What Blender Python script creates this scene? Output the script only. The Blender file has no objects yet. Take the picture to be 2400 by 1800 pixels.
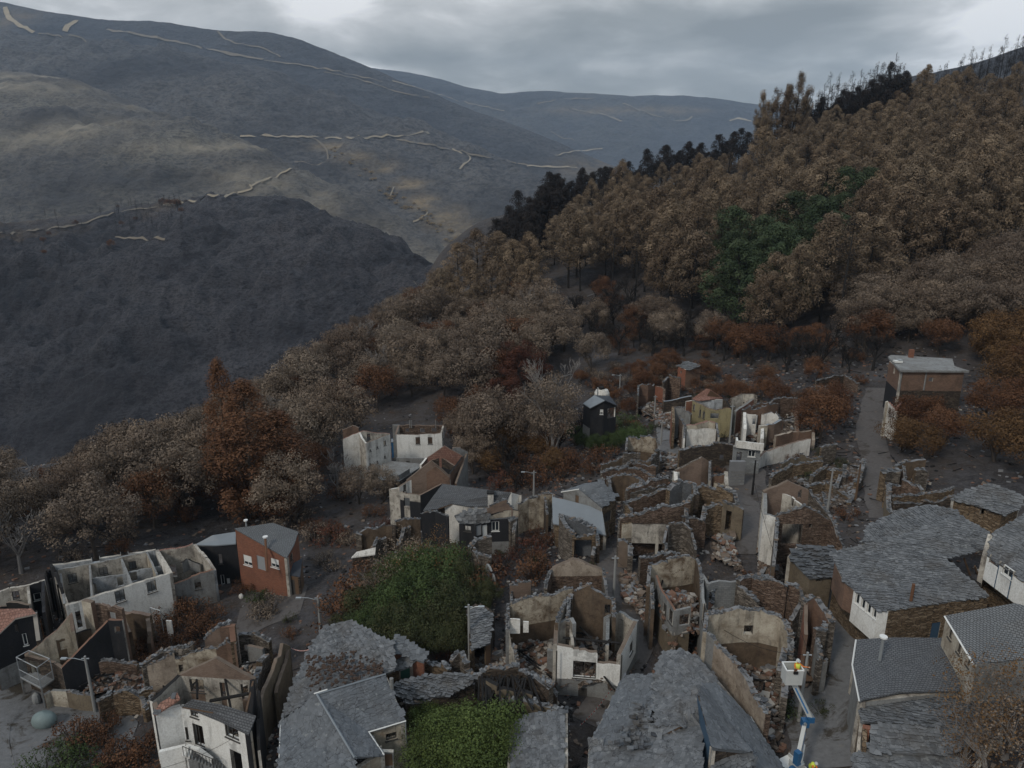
import bpy, math, random
import numpy as np
from mathutils import Vector, noise
from mathutils.bvhtree import BVHTree

# ---------------------------------------------------------------- camera, light, exposure
SC = bpy.context.scene
COL = SC.collection
PITCH = math.radians(16.3)
F = 1714.0            # focal length in pixels of the 2400 px wide photograph
CP, SP = math.cos(PITCH), math.sin(PITCH)
cam_d = bpy.data.cameras.new('camera')
cam_d.sensor_width = 36.0
cam_d.lens = 36.0 * F / 2400.0
cam_d.clip_start = 0.5
cam_d.clip_end = 30000.0
cam = bpy.data.objects.new('camera', cam_d)
cam.rotation_euler = (math.radians(90) - PITCH, 0, 0)
COL.objects.link(cam)
SC.camera = cam

world = bpy.data.worlds.new("World")
SC.world = world
world.use_nodes = True
nt = world.node_tree
nt.nodes.clear()
N = nt.nodes.new
L = nt.links.new
SUN_EL, SUN_AZ = math.radians(42), math.radians(-140)   # light from behind the camera's left shoulder
wout = N('ShaderNodeOutputWorld')
bg = N('ShaderNodeBackground')
sky = N('ShaderNodeTexSky')
sky.sky_type = 'NISHITA'
sky.sun_disc = False
sky.sun_elevation = SUN_EL
sky.sun_rotation = SUN_AZ
tc = N('ShaderNodeTexCoord')
sep = N('ShaderNodeSeparateXYZ')
L(tc.outputs['Generated'], sep.inputs[0])
def M(op, a, b=None, c=None, clamp=False, nt_=None):
    n = (nt_ or nt).nodes.new('ShaderNodeMath')
    n.operation = op
    n.use_clamp = clamp
    for i, v in enumerate((a, b, c)):
        if v is None: continue
        if isinstance(v, (int, float)): n.inputs[i].default_value = v
        else: (nt_ or nt).links.new(v, n.inputs[i])
    return n.outputs[0]
zc = M('ADD', M('MAXIMUM', sep.outputs[2], 0.0), 0.22)
comb = N('ShaderNodeCombineXYZ')
L(M('DIVIDE', sep.outputs[0], zc), comb.inputs[0])
L(M('DIVIDE', sep.outputs[1], zc), comb.inputs[1])
comb.inputs[2].default_value = 3.1
def noi(vec, sc, det, rough=0.55, dist=0.0):
    n = N('ShaderNodeTexNoise')
    n.inputs['Scale'].default_value = sc
    n.inputs['Detail'].default_value = det
    n.inputs['Roughness'].default_value = rough
    n.inputs['Distortion'].default_value = dist
    L(vec, n.inputs['Vector'])
    return n.outputs['Fac']
n1 = noi(comb.outputs[0], 0.75, 6, 0.45, 0.3)
n2 = noi(comb.outputs[0], 2.2, 7, 0.55, 0.3)
dens = M('ADD', M('MULTIPLY', n1, 0.66), M('MULTIPLY', n2, 0.34))
# long cloud banks: a darker bank climbing to the right, brighter openings left and right of it
ya = M('MAXIMUM', sep.outputs[1], 0.05)
az_ = M('DIVIDE', sep.outputs[0], ya); el_ = M('DIVIDE', sep.outputs[2], ya)
def gauss(x, c, w): return M('EXPONENT', M('MULTIPLY', M('POWER', M('DIVIDE', M('SUBTRACT', x, c), w), 2.0), -1.0))
wq = M('MULTIPLY', M('SUBTRACT', n1, 0.5), 0.16)
bank = M('MULTIPLY', gauss(M('ADD', M('SUBTRACT', el_, M('MULTIPLY', az_, 0.10)), wq), 0.15, 0.024), 0.085)
low = M('MULTIPLY', gauss(M('ADD', el_, wq), 0.085, 0.014), 0.045)
opl = M('MULTIPLY', gauss(az_, -0.24, 0.13), -0.075)
opr = M('MULTIPLY', gauss(az_, 0.66, 0.17), -0.085)
dens = M('ADD', M('ADD', M('ADD', dens, M('MULTIPLY', bank, M('SUBTRACT', 1.0, gauss(az_, 0.66, 0.2)))), low), M('ADD', opl, opr))
ramp = N('ShaderNodeValToRGB')
cr = ramp.color_ramp
cr.elements[0].position = 0.41; cr.elements[0].color = (0.95, 0.955, 0.96, 1)
cr.elements[1].position = 0.60; cr.elements[1].color = (0.235, 0.25, 0.25, 1)
e = cr.elements.new(0.46); e.color = (0.60, 0.61, 0.61, 1)
e = cr.elements.new(0.54); e.color = (0.335, 0.352, 0.35, 1)
L(dens, ramp.inputs[0])
skm = N('ShaderNodeMix'); skm.data_type = 'RGBA'; skm.blend_type = 'ADD'
skm.inputs[0].default_value = 0.006
L(ramp.outputs[0], skm.inputs[6]); L(sky.outputs[0], skm.inputs[7])
# blue tint added to the unseen sky overhead, cooling the ambient light
zb = N('ShaderNodeMapRange'); zb.inputs[1].default_value = 0.22; zb.inputs[2].default_value = 0.6
L(sep.outputs[2], zb.inputs[0])
skb = N('ShaderNodeMix'); skb.data_type = 'RGBA'; skb.blend_type = 'MULTIPLY'
L(zb.outputs[0], skb.inputs[0]); L(skm.outputs[2], skb.inputs[6]); skb.inputs[7].default_value = (0.88, 0.98, 1.10, 1)
L(skb.outputs[2], bg.inputs['Color'])
# an overcast dome is brighter overhead than near the horizon
L(M('ADD', M('MULTIPLY', M('MAXIMUM', sep.outputs[2], 0.0), 0.9), 0.95), bg.inputs['Strength'])
L(bg.outputs[0], wout.inputs['Surface'])

sun_d = bpy.data.lights.new('sun', 'SUN')
sun_d.energy = 1.85
sun_d.angle = math.radians(10)
sun_d.color = (1.0, 0.93, 0.82)
sun = bpy.data.objects.new('sun', sun_d)
_sv = Vector((math.sin(SUN_AZ) * math.cos(SUN_EL), math.cos(SUN_AZ) * math.cos(SUN_EL), math.sin(SUN_EL)))
sun.rotation_euler = _sv.to_track_quat('Z', 'Y').to_euler()
COL.objects.link(sun)
SC.view_settings.view_transform = 'Standard'
SC.view_settings.look = 'None'
SC.view_settings.gamma = 1.0
SC.view_settings.use_curve_mapping = False
SC.view_settings.exposure = -0.25

# ---------------------------------------------------------------- pixel <-> world helpers
def ray(px, py):
    u = (px - 1200.0) / F; w = (900.0 - py) / F
    return Vector((u, CP + w * SP, -SP + w * CP))
def PT(px, py, t): return ray(px, py) * t
def PZ(px, py, z):
    r = ray(px, py); return r * (z / r.z)

# ground control points: pixel x, pixel y, depth along the view axis
CTRL = [
 (1500,1800,58),(1380,1700,61),(1420,1500,70),(1420,1350,78),(1950,1790,55),(1950,1600,63),(1920,1450,70),(1900,1300,80),(1700,1250,85),
 (1700,1150,98),(1600,1000,125),(1540,1070,112),(1360,1000,143),(1350,880,165),(1600,850,162),(1700,760,185),(2000,800,150),(2050,1000,115),(2070,900,130),
 (1860,1060,110),(1860,960,126),
 (1350,650,225),(1500,560,265),(1700,500,275),(1060,700,245),(1180,640,245),(1800,360,335),(2100,246,370),(2400,158,430),(2400,400,265),(2100,450,255),(2400,700,155),(2150,650,175),
 (1900,620,205),(2300,1050,100),(2400,1250,76),(2400,900,120),(2100,1200,88),(2400,1800,49),(2250,1600,57),(1450,600,250),(1330,500,305),(1500,452,310),(1650,412,320),
 (0,1790,62),(50,1620,70),(300,1440,85),(600,1400,88),(700,1460,79),(650,1750,60),(1000,1450,75),(850,1300,95),(1000,1200,108),(950,1080,130),
 (1150,1000,146),(700,1150,122),(600,1200,115),(400,1250,106),(200,1250,102),(200,1160,125),(0,1250,108),(0,1110,150),(900,770,232),(650,910,192),
 (450,1010,172),(250,1060,160),(1000,900,170),(850,950,165),(1200,800,195),(1000,1600,66),(1250,1200,103),(1200,1350,80),(400,1650,70),(-200,1300,100),(-200,1100,140),
 (1000,640,300),(1150,540,310),
]
XY, ZV = [], []
for a, b, t in CTRL:
    p = PT(a, b, t); XY.append((p.x, p.y)); ZV.append(p.z)
for x, y, z in [(0,0,-44),(60,0,-38),(-60,0,-48),(150,30,-28),(-150,30,-60),(-150,100,-62),(-180,180,-110),(-120,240,-120),(-60,300,-115),
                (0,380,-90),(-150,350,-170),(80,420,-55),(250,460,25),(330,300,42),(250,150,-5),(400,150,40),(420,450,85),(180,480,-15),(-260,250,-170),(-20,460,-130),(200,90,-15),(320,60,0)]:
    XY.append((x, y)); ZV.append(z)
XY = np.array(XY, float); ZV = np.array(ZV, float)
_c2 = 14.0 ** 2
_n = len(XY)
_A = np.zeros((_n + 3, _n + 3))
_d = ((XY[:, None, :] - XY[None]) ** 2).sum(-1)
_A[:_n, :_n] = np.sqrt(_d + _c2) + np.eye(_n) * -1.2
_A[:_n, _n] = 1; _A[:_n, _n + 1:] = XY
_A[_n, :_n] = 1; _A[_n + 1:, :_n] = XY.T
_w = np.linalg.solve(_A, np.concatenate([ZV, [0, 0, 0]]))
def garr(X, Y):
    X = np.asarray(X, float); Y = np.asarray(Y, float)
    r = np.full(X.shape, _w[_n]) + _w[_n + 1] * X + _w[_n + 2] * Y
    for i in range(_n): r = r + _w[i] * np.sqrt((X - XY[i, 0]) ** 2 + (Y - XY[i, 1]) ** 2 + _c2)
    return r
# tabulate the ground once, look it up bilinearly afterwards
GX0, GY0, GS = -330.0, -10.0, 2.0
_gx = np.arange(GX0, 500, GS); _gy = np.arange(GY0, 560, GS)
GT = garr(*np.meshgrid(_gx, _gy))
for j in range(GT.shape[0]):
    for i in range(GT.shape[1]):
        x, y = _gx[i], _gy[j]
        far = min(1.0, max(0.0, (math.hypot(x, y) - 110) / 120))
        GT[j, i] += 0.45 * noise.noise((x * .11, y * .11, 0)) + 2.6 * far * noise.noise((x * .03, y * .03, 7)) + .9 * far * noise.noise((x * .12, y * .12, 17))
def g(x, y):
    fx = min(max((x - GX0) / GS, 0), GT.shape[1] - 1.001); fy = min(max((y - GY0) / GS, 0), GT.shape[0] - 1.001)
    i, j = int(fx), int(fy); fx -= i; fy -= j
    return float((GT[j, i] * (1 - fx) + GT[j, i + 1] * fx) * (1 - fy) + (GT[j + 1, i] * (1 - fx) + GT[j + 1, i + 1] * fx) * fy)
def PH(px, py, h=0.0):
    """point on the view ray that stands h metres above the ground"""
    r = ray(px, py); t = 30.0
    while t < 700:
        p = r * t
        if p.z - g(p.x, p.y) <= h: break
        t += 1.5
    a, b = t - 1.5, t
    for _ in range(14):
        m = (a + b) / 2; p = r * m
        if p.z - g(p.x, p.y) <= h: b = m
        else: a = m
    return r * b

def proj(p):
    d = p[1] * CP - p[2] * SP; w = (p[1] * SP + p[2] * CP) / d; return 1200 + F * p[0] / d, 900 - F * w, d
def inpoly(x, y, P):
    c = False; j = len(P) - 1
    for i in range(len(P)):
        if (P[i][1] > y) != (P[j][1] > y) and x < (P[j][0] - P[i][0]) * (y - P[i][1]) / (P[j][1] - P[i][1]) + P[i][0]: c = not c
        j = i
    return c
# ---------------------------------------------------------------- tagging
def tag(o, label=None, cat=None, group=None, kind=None):
    if label: o['label'] = label
    if cat: o['category'] = cat
    if group: o['group'] = group
    if kind: o['kind'] = kind
    return o
def thing(name, label, cat, loc=(0, 0, 0), group=None, rz=0.0):
    o = bpy.data.objects.new(name, None)
    COL.objects.link(o)
    o.location = loc; o.rotation_euler = (0, 0, rz)
    o.empty_display_size = 0.5
    return tag(o, label, cat, group)

class MB:
    """collects faces and links them as ONE mesh object"""
    def __init__(s): s.v, s.f, s.m, s.t = [], [], [], []
    def face(s, pts, m=0, t=0.5):
        n = len(s.v); s.v.extend([tuple(p) for p in pts]); s.f.append(tuple(range(n, n + len(pts)))); s.m.append(m); s.t.append(t)
    def mesh(s, vs, fs, m=0, t=0.5):
        n = len(s.v); s.v.extend([tuple(p) for p in vs])
        for f in fs: s.f.append(tuple(n + i for i in f)); s.m.append(m); s.t.append(t)
    def prism(s, poly, up, m=0, t=0.5):
        """extrude a closed 3-D polygon by the vector up"""
        n = len(poly); up = Vector(up); a = [Vector(p) for p in poly]; b = [p + up for p in a]
        fs = [tuple(range(n - 1, -1, -1)), tuple(range(n, 2 * n))] + [(i, (i + 1) % n, n + (i + 1) % n, n + i) for i in range(n)]
        s.mesh(a + b, fs, m, t)
    def box(s, c, sz, ax=None, m=0, t=0.5, jit=0.0, rng=None):
        """box centred at c; ax = (X,Y,Z) unit axes"""
        c = Vector(c); X, Y, Z = ax or (Vector((1, 0, 0)), Vector((0, 1, 0)), Vector((0, 0, 1)))
        vs = []
        for k in (-.5, .5):
            for (i, j) in ((-.5, -.5), (.5, -.5), (.5, .5), (-.5, .5)):
                p = c + X * (i * sz[0]) + Y * (j * sz[1]) + Z * (k * sz[2])
                if jit: p = p + Vector((rng.uniform(-jit, jit), rng.uniform(-jit, jit), rng.uniform(-jit, jit)))
                vs.append(p)
        s.mesh(vs, [(0, 3, 2, 1), (4, 5, 6, 7), (0, 1, 5, 4), (1, 2, 6, 5), (2, 3, 7, 6), (3, 0, 4, 7)], m, t)
    def tube(s, pts, rad, n=6, m=0, t=0.5, cap=True):
        pts = [Vector(p) for p in pts]; k = len(pts)
        if isinstance(rad, (int, float)): rad = [rad] * k
        vs = []
        for i, p in enumerate(pts):
            d = (pts[min(i + 1, k - 1)] - pts[max(i - 1, 0)]).normalized()
            a = d.cross(Vector((0, 0, 1)) if abs(d.z) < .9 else Vector((1, 0, 0))).normalized(); b = d.cross(a)
            for q in range(n):
                an = 2 * math.pi * q / n
                vs.append(p + (a * math.cos(an) + b * math.sin(an)) * rad[i])
        fs = []
        for i in range(k - 1):
            for q in range(n):
                fs.append((i * n + q, i * n + (q + 1) % n, (i + 1) * n + (q + 1) % n, (i + 1) * n + q))
        if cap: fs += [tuple(range(n - 1, -1, -1)), tuple(range((k - 1) * n, k * n))]
        s.mesh(vs, fs, m, t)
    def data(s, name, mats, org=(0, 0, 0), uv=True):
        me = bpy.data.meshes.new(name)
        V = np.array(s.v, dtype=np.float64).reshape(-1, 3)
        me.from_pydata((V - np.array(tuple(org))).tolist(), [], s.f)
        for mm in (mats if isinstance(mats, (list, tuple)) else [mats]): me.materials.append(mm)
        me.polygons.foreach_set('material_index', s.m)
        at = me.attributes.new('tint', 'FLOAT', 'FACE'); at.data.foreach_set('value', s.t)
        if uv:
            ul = me.uv_layers.new(name='UVMap'); arr = np.zeros(len(me.loops) * 2); Z = Vector((0, 0, 1)); li = 0
            for f in s.f:
                p = [Vector(V[i]) for i in f]; nrm = Vector((0, 0, 0))
                for q in range(1, len(p) - 1): nrm += (p[q] - p[0]).cross(p[q + 1] - p[0])
                if nrm.length < 1e-9: nrm = Vector((0, 0, 1))
                nrm.normalize(); ua = Z.cross(nrm)
                ua = Vector((1, 0, 0)) if ua.length < .05 else ua.normalized()
                va = nrm.cross(ua)
                for q in p:
                    arr[li] = q.dot(ua); arr[li + 1] = q.dot(va); li += 2
            ul.data.foreach_set('uv', arr)
        me.update()
        return me
    def build(s, name, mats, parent=None, uv=True, smooth=False, loc=(0, 0, 0)):
        r_ = parent
        while r_ is not None and r_.parent is not None: r_ = r_.parent
        org = r_.location if r_ is not None else loc
        me = s.data(name, mats, org, uv)
        if smooth: me.polygons.foreach_set('use_smooth', [True] * len(me.polygons))
        o = bpy.data.objects.new(name, me); COL.objects.link(o)
        if parent is not None: o.parent = parent
        else: o.location = loc
        return o

# ---------------------------------------------------------------- materials
def newmat(name, rough=0.9):
    m = bpy.data.materials.new(name); m.use_nodes = True
    t = m.node_tree; b = t.nodes['Principled BSDF']; b.inputs['Roughness'].default_value = rough
    b.inputs['Specular IOR Level'].default_value = 0.25
    return m, t, b
def _noise(t, vec, sc, det=4, rough=.6, dist=0):
    n = t.nodes.new('ShaderNodeTexNoise'); n.inputs['Scale'].default_value = sc; n.inputs['Detail'].default_value = det
    n.inputs['Roughness'].default_value = rough; n.inputs['Distortion'].default_value = dist; t.links.new(vec, n.inputs['Vector']); return n.outputs['Fac']
def _map(t, vec, sc=(1, 1, 1)):
    n = t.nodes.new('ShaderNodeMapping'); n.inputs['Scale'].default_value = sc; t.links.new(vec, n.inputs['Vector']); return n.outputs[0]
def _mix(t, f, a, b, mode='MIX'):
    n = t.nodes.new('ShaderNodeMix'); n.data_type = 'RGBA'; n.blend_type = mode
    for i, v in ((0, f), (6, a), (7, b)):
        if isinstance(v, (int, float)): n.inputs[i].default_value = v
        elif isinstance(v, (tuple, list)): n.inputs[i].default_value = (*v, 1) if len(v) == 3 else v
        else: t.links.new(v, n.inputs[i])
    return n.outputs[2]
def _ramp(t, f, stops):
    n = t.nodes.new('ShaderNodeValToRGB'); r = n.color_ramp
    r.elements[0].position = stops[0][0]; r.elements[1].position = stops[-1][0]
    def c(v): return (v, v, v, 1) if isinstance(v, (int, float)) else (*v, 1)
    r.elements[0].color = c(stops[0][1]); r.elements[1].color = c(stops[-1][1])
    for p, v in stops[1:-1]: r.elements.new(p).color = c(v)
    t.links.new(f, n.inputs[0]); return n.outputs[0]
def _bump(t, b, h, dist, st=1.0):
    n = t.nodes.new('ShaderNodeBump'); n.inputs['Distance'].default_value = dist; n.inputs['Strength'].default_value = st
    t.links.new(h, n.inputs['Height']); t.links.new(n.outputs[0], b.inputs['Normal'])
def _pos(t): return t.nodes.new('ShaderNodeNewGeometry').outputs['Position']
def _uv(t): return t.nodes.new('ShaderNodeTexCoord').outputs['UV']
def _tint(t):
    n = t.nodes.new('ShaderNodeAttribute'); n.attribute_name = 'tint'; return n.outputs['Fac']
def _rnd(t): return t.nodes.new('ShaderNodeObjectInfo').outputs['Random']

def m_plaster(name, col, stain=(.10, .085, .07), amt=.5, soot=.5, sc=.35):
    m, t, b = newmat(name); p = _pos(t)
    n = _noise(t, p, sc, 7, .65, .6)
    a = _ramp(t, n, [(.42, 0), (.72, 1)])
    c = _mix(t, M('MULTIPLY', a, amt, nt_=t), col, stain)
    st = _noise(t, _map(t, p, (1.6, 1.6, .35)), 1.1, 5, .7)            # runs of dirt down the wall
    c = _mix(t, M('MULTIPLY', _ramp(t, st, [(.52, 0), (.7, 1)]), soot, nt_=t), c, (.05, .045, .042))
    f = _noise(t, p, 7, 5, .7)
    c = _mix(t, .75, c, _ramp(t, f, [(.3, (.68, .65, .62)), (.5, (.92, .91, .9)), (.7, (1.08, 1.08, 1.08))]), 'MULTIPLY')
    bl = _noise(t, p, 1.7, 6, .75, .3)                                       # blotches where the coat has fallen
    c = _mix(t, M('MULTIPLY', _ramp(t, bl, [(.56, 0), (.62, 1)]), amt * .75, nt_=t), c, stain)
    so = M('MULTIPLY', M('SUBTRACT', 1.0, M('MULTIPLY', _tint(t), 2.2, nt_=t, clamp=True), nt_=t, clamp=True), _ramp(t, _noise(t, p, 1.1, 5, .6, .4), [(.42, .0), (.56, 1)]), nt_=t, clamp=True)
    c = _mix(t, so, c, (.03, .027, .025))                                    # soot licked up above the openings
    t.links.new(c, b.inputs['Base Color']); _bump(t, b, f, .03); return m
def m_stone(name, c1, c2, c3, sc=2.2, flat=3.0, joint=(.02, .017, .014), amt=.5):
    m, t, b = newmat(name); p = _map(t, _pos(t), (1, 1, flat))
    v = t.nodes.new('ShaderNodeTexVoronoi'); v.inputs['Scale'].default_value = sc; t.links.new(p, v.inputs['Vector'])
    e = t.nodes.new('ShaderNodeTexVoronoi'); e.feature = 'DISTANCE_TO_EDGE'; e.inputs['Scale'].default_value = sc; t.links.new(p, e.inputs['Vector'])
    s = t.nodes.new('ShaderNodeSeparateColor'); t.links.new(v.outputs['Color'], s.inputs[0])
    c = _ramp(t, s.outputs[0], [(0, c1), (.5, c2), (1, c3)])
    big = _noise(t, _pos(t), .3, 5, .6)
    c = _mix(t, _ramp(t, big, [(.4, 0), (.7, amt)]), c, (.05, .038, .028))
    j = _ramp(t, e.outputs['Distance'], [(0, 0), (.07, 1)])
    c = _mix(t, j, joint, c); t.links.new(c, b.inputs['Base Color']); _bump(t, b, j, .05); return m
def m_brick(name, c1, c2, w=.26, h=.09, mort=(.16, .12, .09), soot=.35):
    m, t, b = newmat(name); n = t.nodes.new('ShaderNodeTexBrick'); t.links.new(_uv(t), n.inputs['Vector'])
    n.inputs['Scale'].default_value = 1; n.inputs['Brick Width'].default_value = w; n.inputs['Row Height'].default_value = h
    n.inputs['Mortar Size'].default_value = .012; n.inputs['Color1'].default_value = (*c1, 1); n.inputs['Color2'].default_value = (*c2, 1); n.inputs['Mortar'].default_value = (*mort, 1)
    big = _noise(t, _pos(t), .45, 6, .65, .5)
    c = _mix(t, _ramp(t, big, [(.45, 0), (.72, soot)]), n.outputs['Color'], (.045, .035, .03))
    f = _noise(t, _pos(t), 6, 3, .6); c = _mix(t, .4, c, _mix(t, f, (.5, .48, .46), (1, 1, 1)), 'MULTIPLY')
    t.links.new(c, b.inputs['Base Color']); _bump(t, b, n.outputs['Fac'], -.015); return m
def m_slate(name, dark, light, moss=.2, mosscol=(.06, .045, .03), rough=.7, crk=1.9):
    m, t, b = newmat(name, rough); p = _pos(t)
    c = _mix(t, _tint(t), dark, light)
    wv = t.nodes.new('ShaderNodeTexNoise'); wv.inputs['Scale'].default_value = 1.6; wv.inputs['Detail'].default_value = 3; t.links.new(p, wv.inputs['Vector'])
    wp = t.nodes.new('ShaderNodeVectorMath'); wp.operation = 'MULTIPLY_ADD'; t.links.new(wv.outputs['Color'], wp.inputs[0]); wp.inputs[1].default_value = (.55, .55, .55); t.links.new(p, wp.inputs[2])
    vo_ = t.nodes.new('ShaderNodeTexVoronoi'); vo_.feature = 'DISTANCE_TO_EDGE'; vo_.inputs['Scale'].default_value = crk; t.links.new(wp.outputs[0], vo_.inputs['Vector'])
    vc = t.nodes.new('ShaderNodeTexVoronoi'); vc.inputs['Scale'].default_value = crk; t.links.new(wp.outputs[0], vc.inputs['Vector']); sc_ = t.nodes.new('ShaderNodeSeparateColor'); t.links.new(vc.outputs['Color'], sc_.inputs[0])
    c = _mix(t, .5, c, _ramp(t, sc_.outputs[0], [(0, (.72, .72, .72)), (1, (1.18, 1.18, 1.18))]), 'MULTIPLY')
    gaps = M('MULTIPLY', _ramp(t, vo_.outputs['Distance'], [(.008, 1), (.04, 0)]), _ramp(t, _noise(t, p, .9, 3, .5), [(.40, .05), (.56, .75)]), nt_=t)
    c = _mix(t, gaps, c, (.022, .022, .025))
    big = _noise(t, p, .35, 6, .65); c = _mix(t, _ramp(t, big, [(.5, 0), (.75, moss)]), c, mosscol)
    f = _noise(t, p, 5, 4, .6); c = _mix(t, .6, c, _mix(t, f, (.45, .45, .45), (1.15, 1.15, 1.15)), 'MULTIPLY')
    lich = _noise(t, p, 2.7, 3, .5); c = _mix(t, _ramp(t, lich, [(.62, 0), (.72, .35)]), c, (.30, .31, .30))
    t.links.new(c, b.inputs['Base Color']); _bump(t, b, f, .02); return m
def m_tile(name, c1, c2, w=.26, h=.19, soot=.3):
    m, t, b = newmat(name, .75); n = t.nodes.new('ShaderNodeTexBrick'); t.links.new(_uv(t), n.inputs['Vector'])
    n.inputs['Scale'].default_value = 1; n.inputs['Brick Width'].default_value = w; n.inputs['Row Height'].default_value = h; n.inputs['Mortar Size'].default_value = .02
    n.inputs['Color1'].default_value = (*c1, 1); n.inputs['Color2'].default_value = (*c2, 1); n.inputs['Mortar'].default_value = (c1[0] * .35, c1[1] * .35, c1[2] * .35, 1)
    big = _noise(t, _pos(t), .5, 6, .65); c = _mix(t, _ramp(t, big, [(.45, 0), (.75, soot)]), n.outputs['Color'], (.05, .045, .045))
    t.links.new(c, b.inputs['Base Color']); _bump(t, b, n.outputs['Fac'], -.03); return m
def m_leaf(name, a, b_, c_, rv=.25, spread=1.0, trans=.0):
    """foliage: per-leaf tint plus a shift per tree"""
    m, t, b = newmat(name, .85); b.inputs['Specular IOR Level'].default_value = .15
    c = _ramp(t, _tint(t), [(0, a), (.5, b_), (1, c_)])
    r = _rnd(t); c = _mix(t, rv, c, _ramp(t, r, [(0, (.55, .42, .34)), (.35, (.95, .9, .84)), (.7, (1.14, 1.0, .85)), (1, (1.35, 1.3, 1.2))]), 'MULTIPLY')
    pn = _noise(t, _pos(t), .22, 3, .5); c = _mix(t, .5, c, _ramp(t, pn, [(.35, (.62, .58, .56)), (.65, (1.25, 1.22, 1.15))]), 'MULTIPLY')
    t.links.new(c, b.inputs['Base Color']); return m
def m_plain(name, col, rough=.8, metal=0, var=.25, sc=2.0):
    m, t, b = newmat(name, rough); b.inputs['Metallic'].default_value = metal
    f = _noise(t, _pos(t), sc, 5, .6); c = _mix(t, var, col, _mix(t, f, tuple(x * .3 for x in col), tuple(min(1, x * 1.5) for x in col)))
    t.links.new(c, b.inputs['Base Color']); return m
# ---------------------------------------------------------------- ground and hills
def ground_mat():
    m, t, b = newmat('scorched ground'); p = _pos(t)
    n = _noise(t, p, .06, 8, .65, .8); f = _noise(t, p, .55, 8, .7, .4); h = _noise(t, p, 3, 6, .7)
    c = _ramp(t, n, [(.3, (.018, .017, .019)), (.45, (.034, .030, .030)), (.55, (.046, .037, .032)), (.7, (.070, .067, .072))])
    c = _mix(t, _ramp(t, f, [(.45, 0), (.65, .8)]), c, (.068, .064, .068))
    c = _mix(t, _ramp(t, f, [(.3, .6), (.42, 0)]), c, (.065, .034, .018))
    c = _mix(t, _ramp(t, h, [(.5, 0), (.75, .6)]), c, (.12, .105, .095))
    t.links.new(c, b.inputs['Base Color'])
    _bump(t, b, M('ADD', f, M('MULTIPLY', h, .3, nt_=t), nt_=t), .5); return m
gm = ground_mat()
ny, nx = GT.shape
vs = [(_gx[i], _gy[j], GT[j, i]) for j in range(ny) for i in range(nx)]
fs = [(j * nx + i, j * nx + i + 1, (j + 1) * nx + i + 1, (j + 1) * nx + i) for j in range(ny - 1) for i in range(nx - 1)]
me = bpy.data.meshes.new('ground'); me.from_pydata([tuple(map(float, v)) for v in vs], [], fs); me.materials.append(gm)
me.polygons.foreach_set('use_smooth', [True] * len(fs))
ground = bpy.data.objects.new('ground', me); COL.objects.link(ground); tag(ground, kind='structure')

def hill_mat(name, base, pale, dark, ochre, och_amt, sc, noff=0.0, pale_rng=(.45, .68), attr=True):
    m, t, b = newmat(name); p = _pos(t)
    q = _map(t, p, (1, 1, 2.2))
    n = _noise(t, q, .9 / sc, 9, .62, .6); f = _noise(t, q, 7 / sc, 8, .7, .3); k = _noise(t, q, 40 / sc, 5, .7)
    c = _ramp(t, n, [(.3, dark), (pale_rng[0], base), (pale_rng[1], pale)])
    c = _mix(t, _ramp(t, f, [(.55, 0), (.72, .55)]), c, dark)
    c = _mix(t, _ramp(t, f, [(.28, .5), (.42, 0)]), c, pale)
    c = _mix(t, _ramp(t, k, [(.46, 0), (.6, .75)]), c, dark)
    c = _mix(t, _ramp(t, _noise(t, _map(t, p, (1, 1, 3)), 16 / sc, 6, .7, .5), [(.53, 0), (.6, .6)]), c, dark)
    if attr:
        a = t.nodes.new('ShaderNodeAttribute'); a.attribute_name = 'dry'  # dry grass tone, which also paints sunlit patches on hill_middle
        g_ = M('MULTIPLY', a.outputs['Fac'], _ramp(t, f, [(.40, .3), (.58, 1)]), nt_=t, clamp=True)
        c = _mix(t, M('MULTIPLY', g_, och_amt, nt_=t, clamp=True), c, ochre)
        a2 = t.nodes.new('ShaderNodeAttribute'); a2.attribute_name = 'char'  # char tone, which also paints cloud shade on hill_middle
        c = _mix(t, M('MULTIPLY', a2.outputs['Fac'], .8, nt_=t, clamp=True), c, dark)
    t.links.new(c, b.inputs['Base Color'])
    _bump(t, b, M('ADD', f, M('MULTIPLY', k, .4, nt_=t), nt_=t), sc * .05); return m

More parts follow.
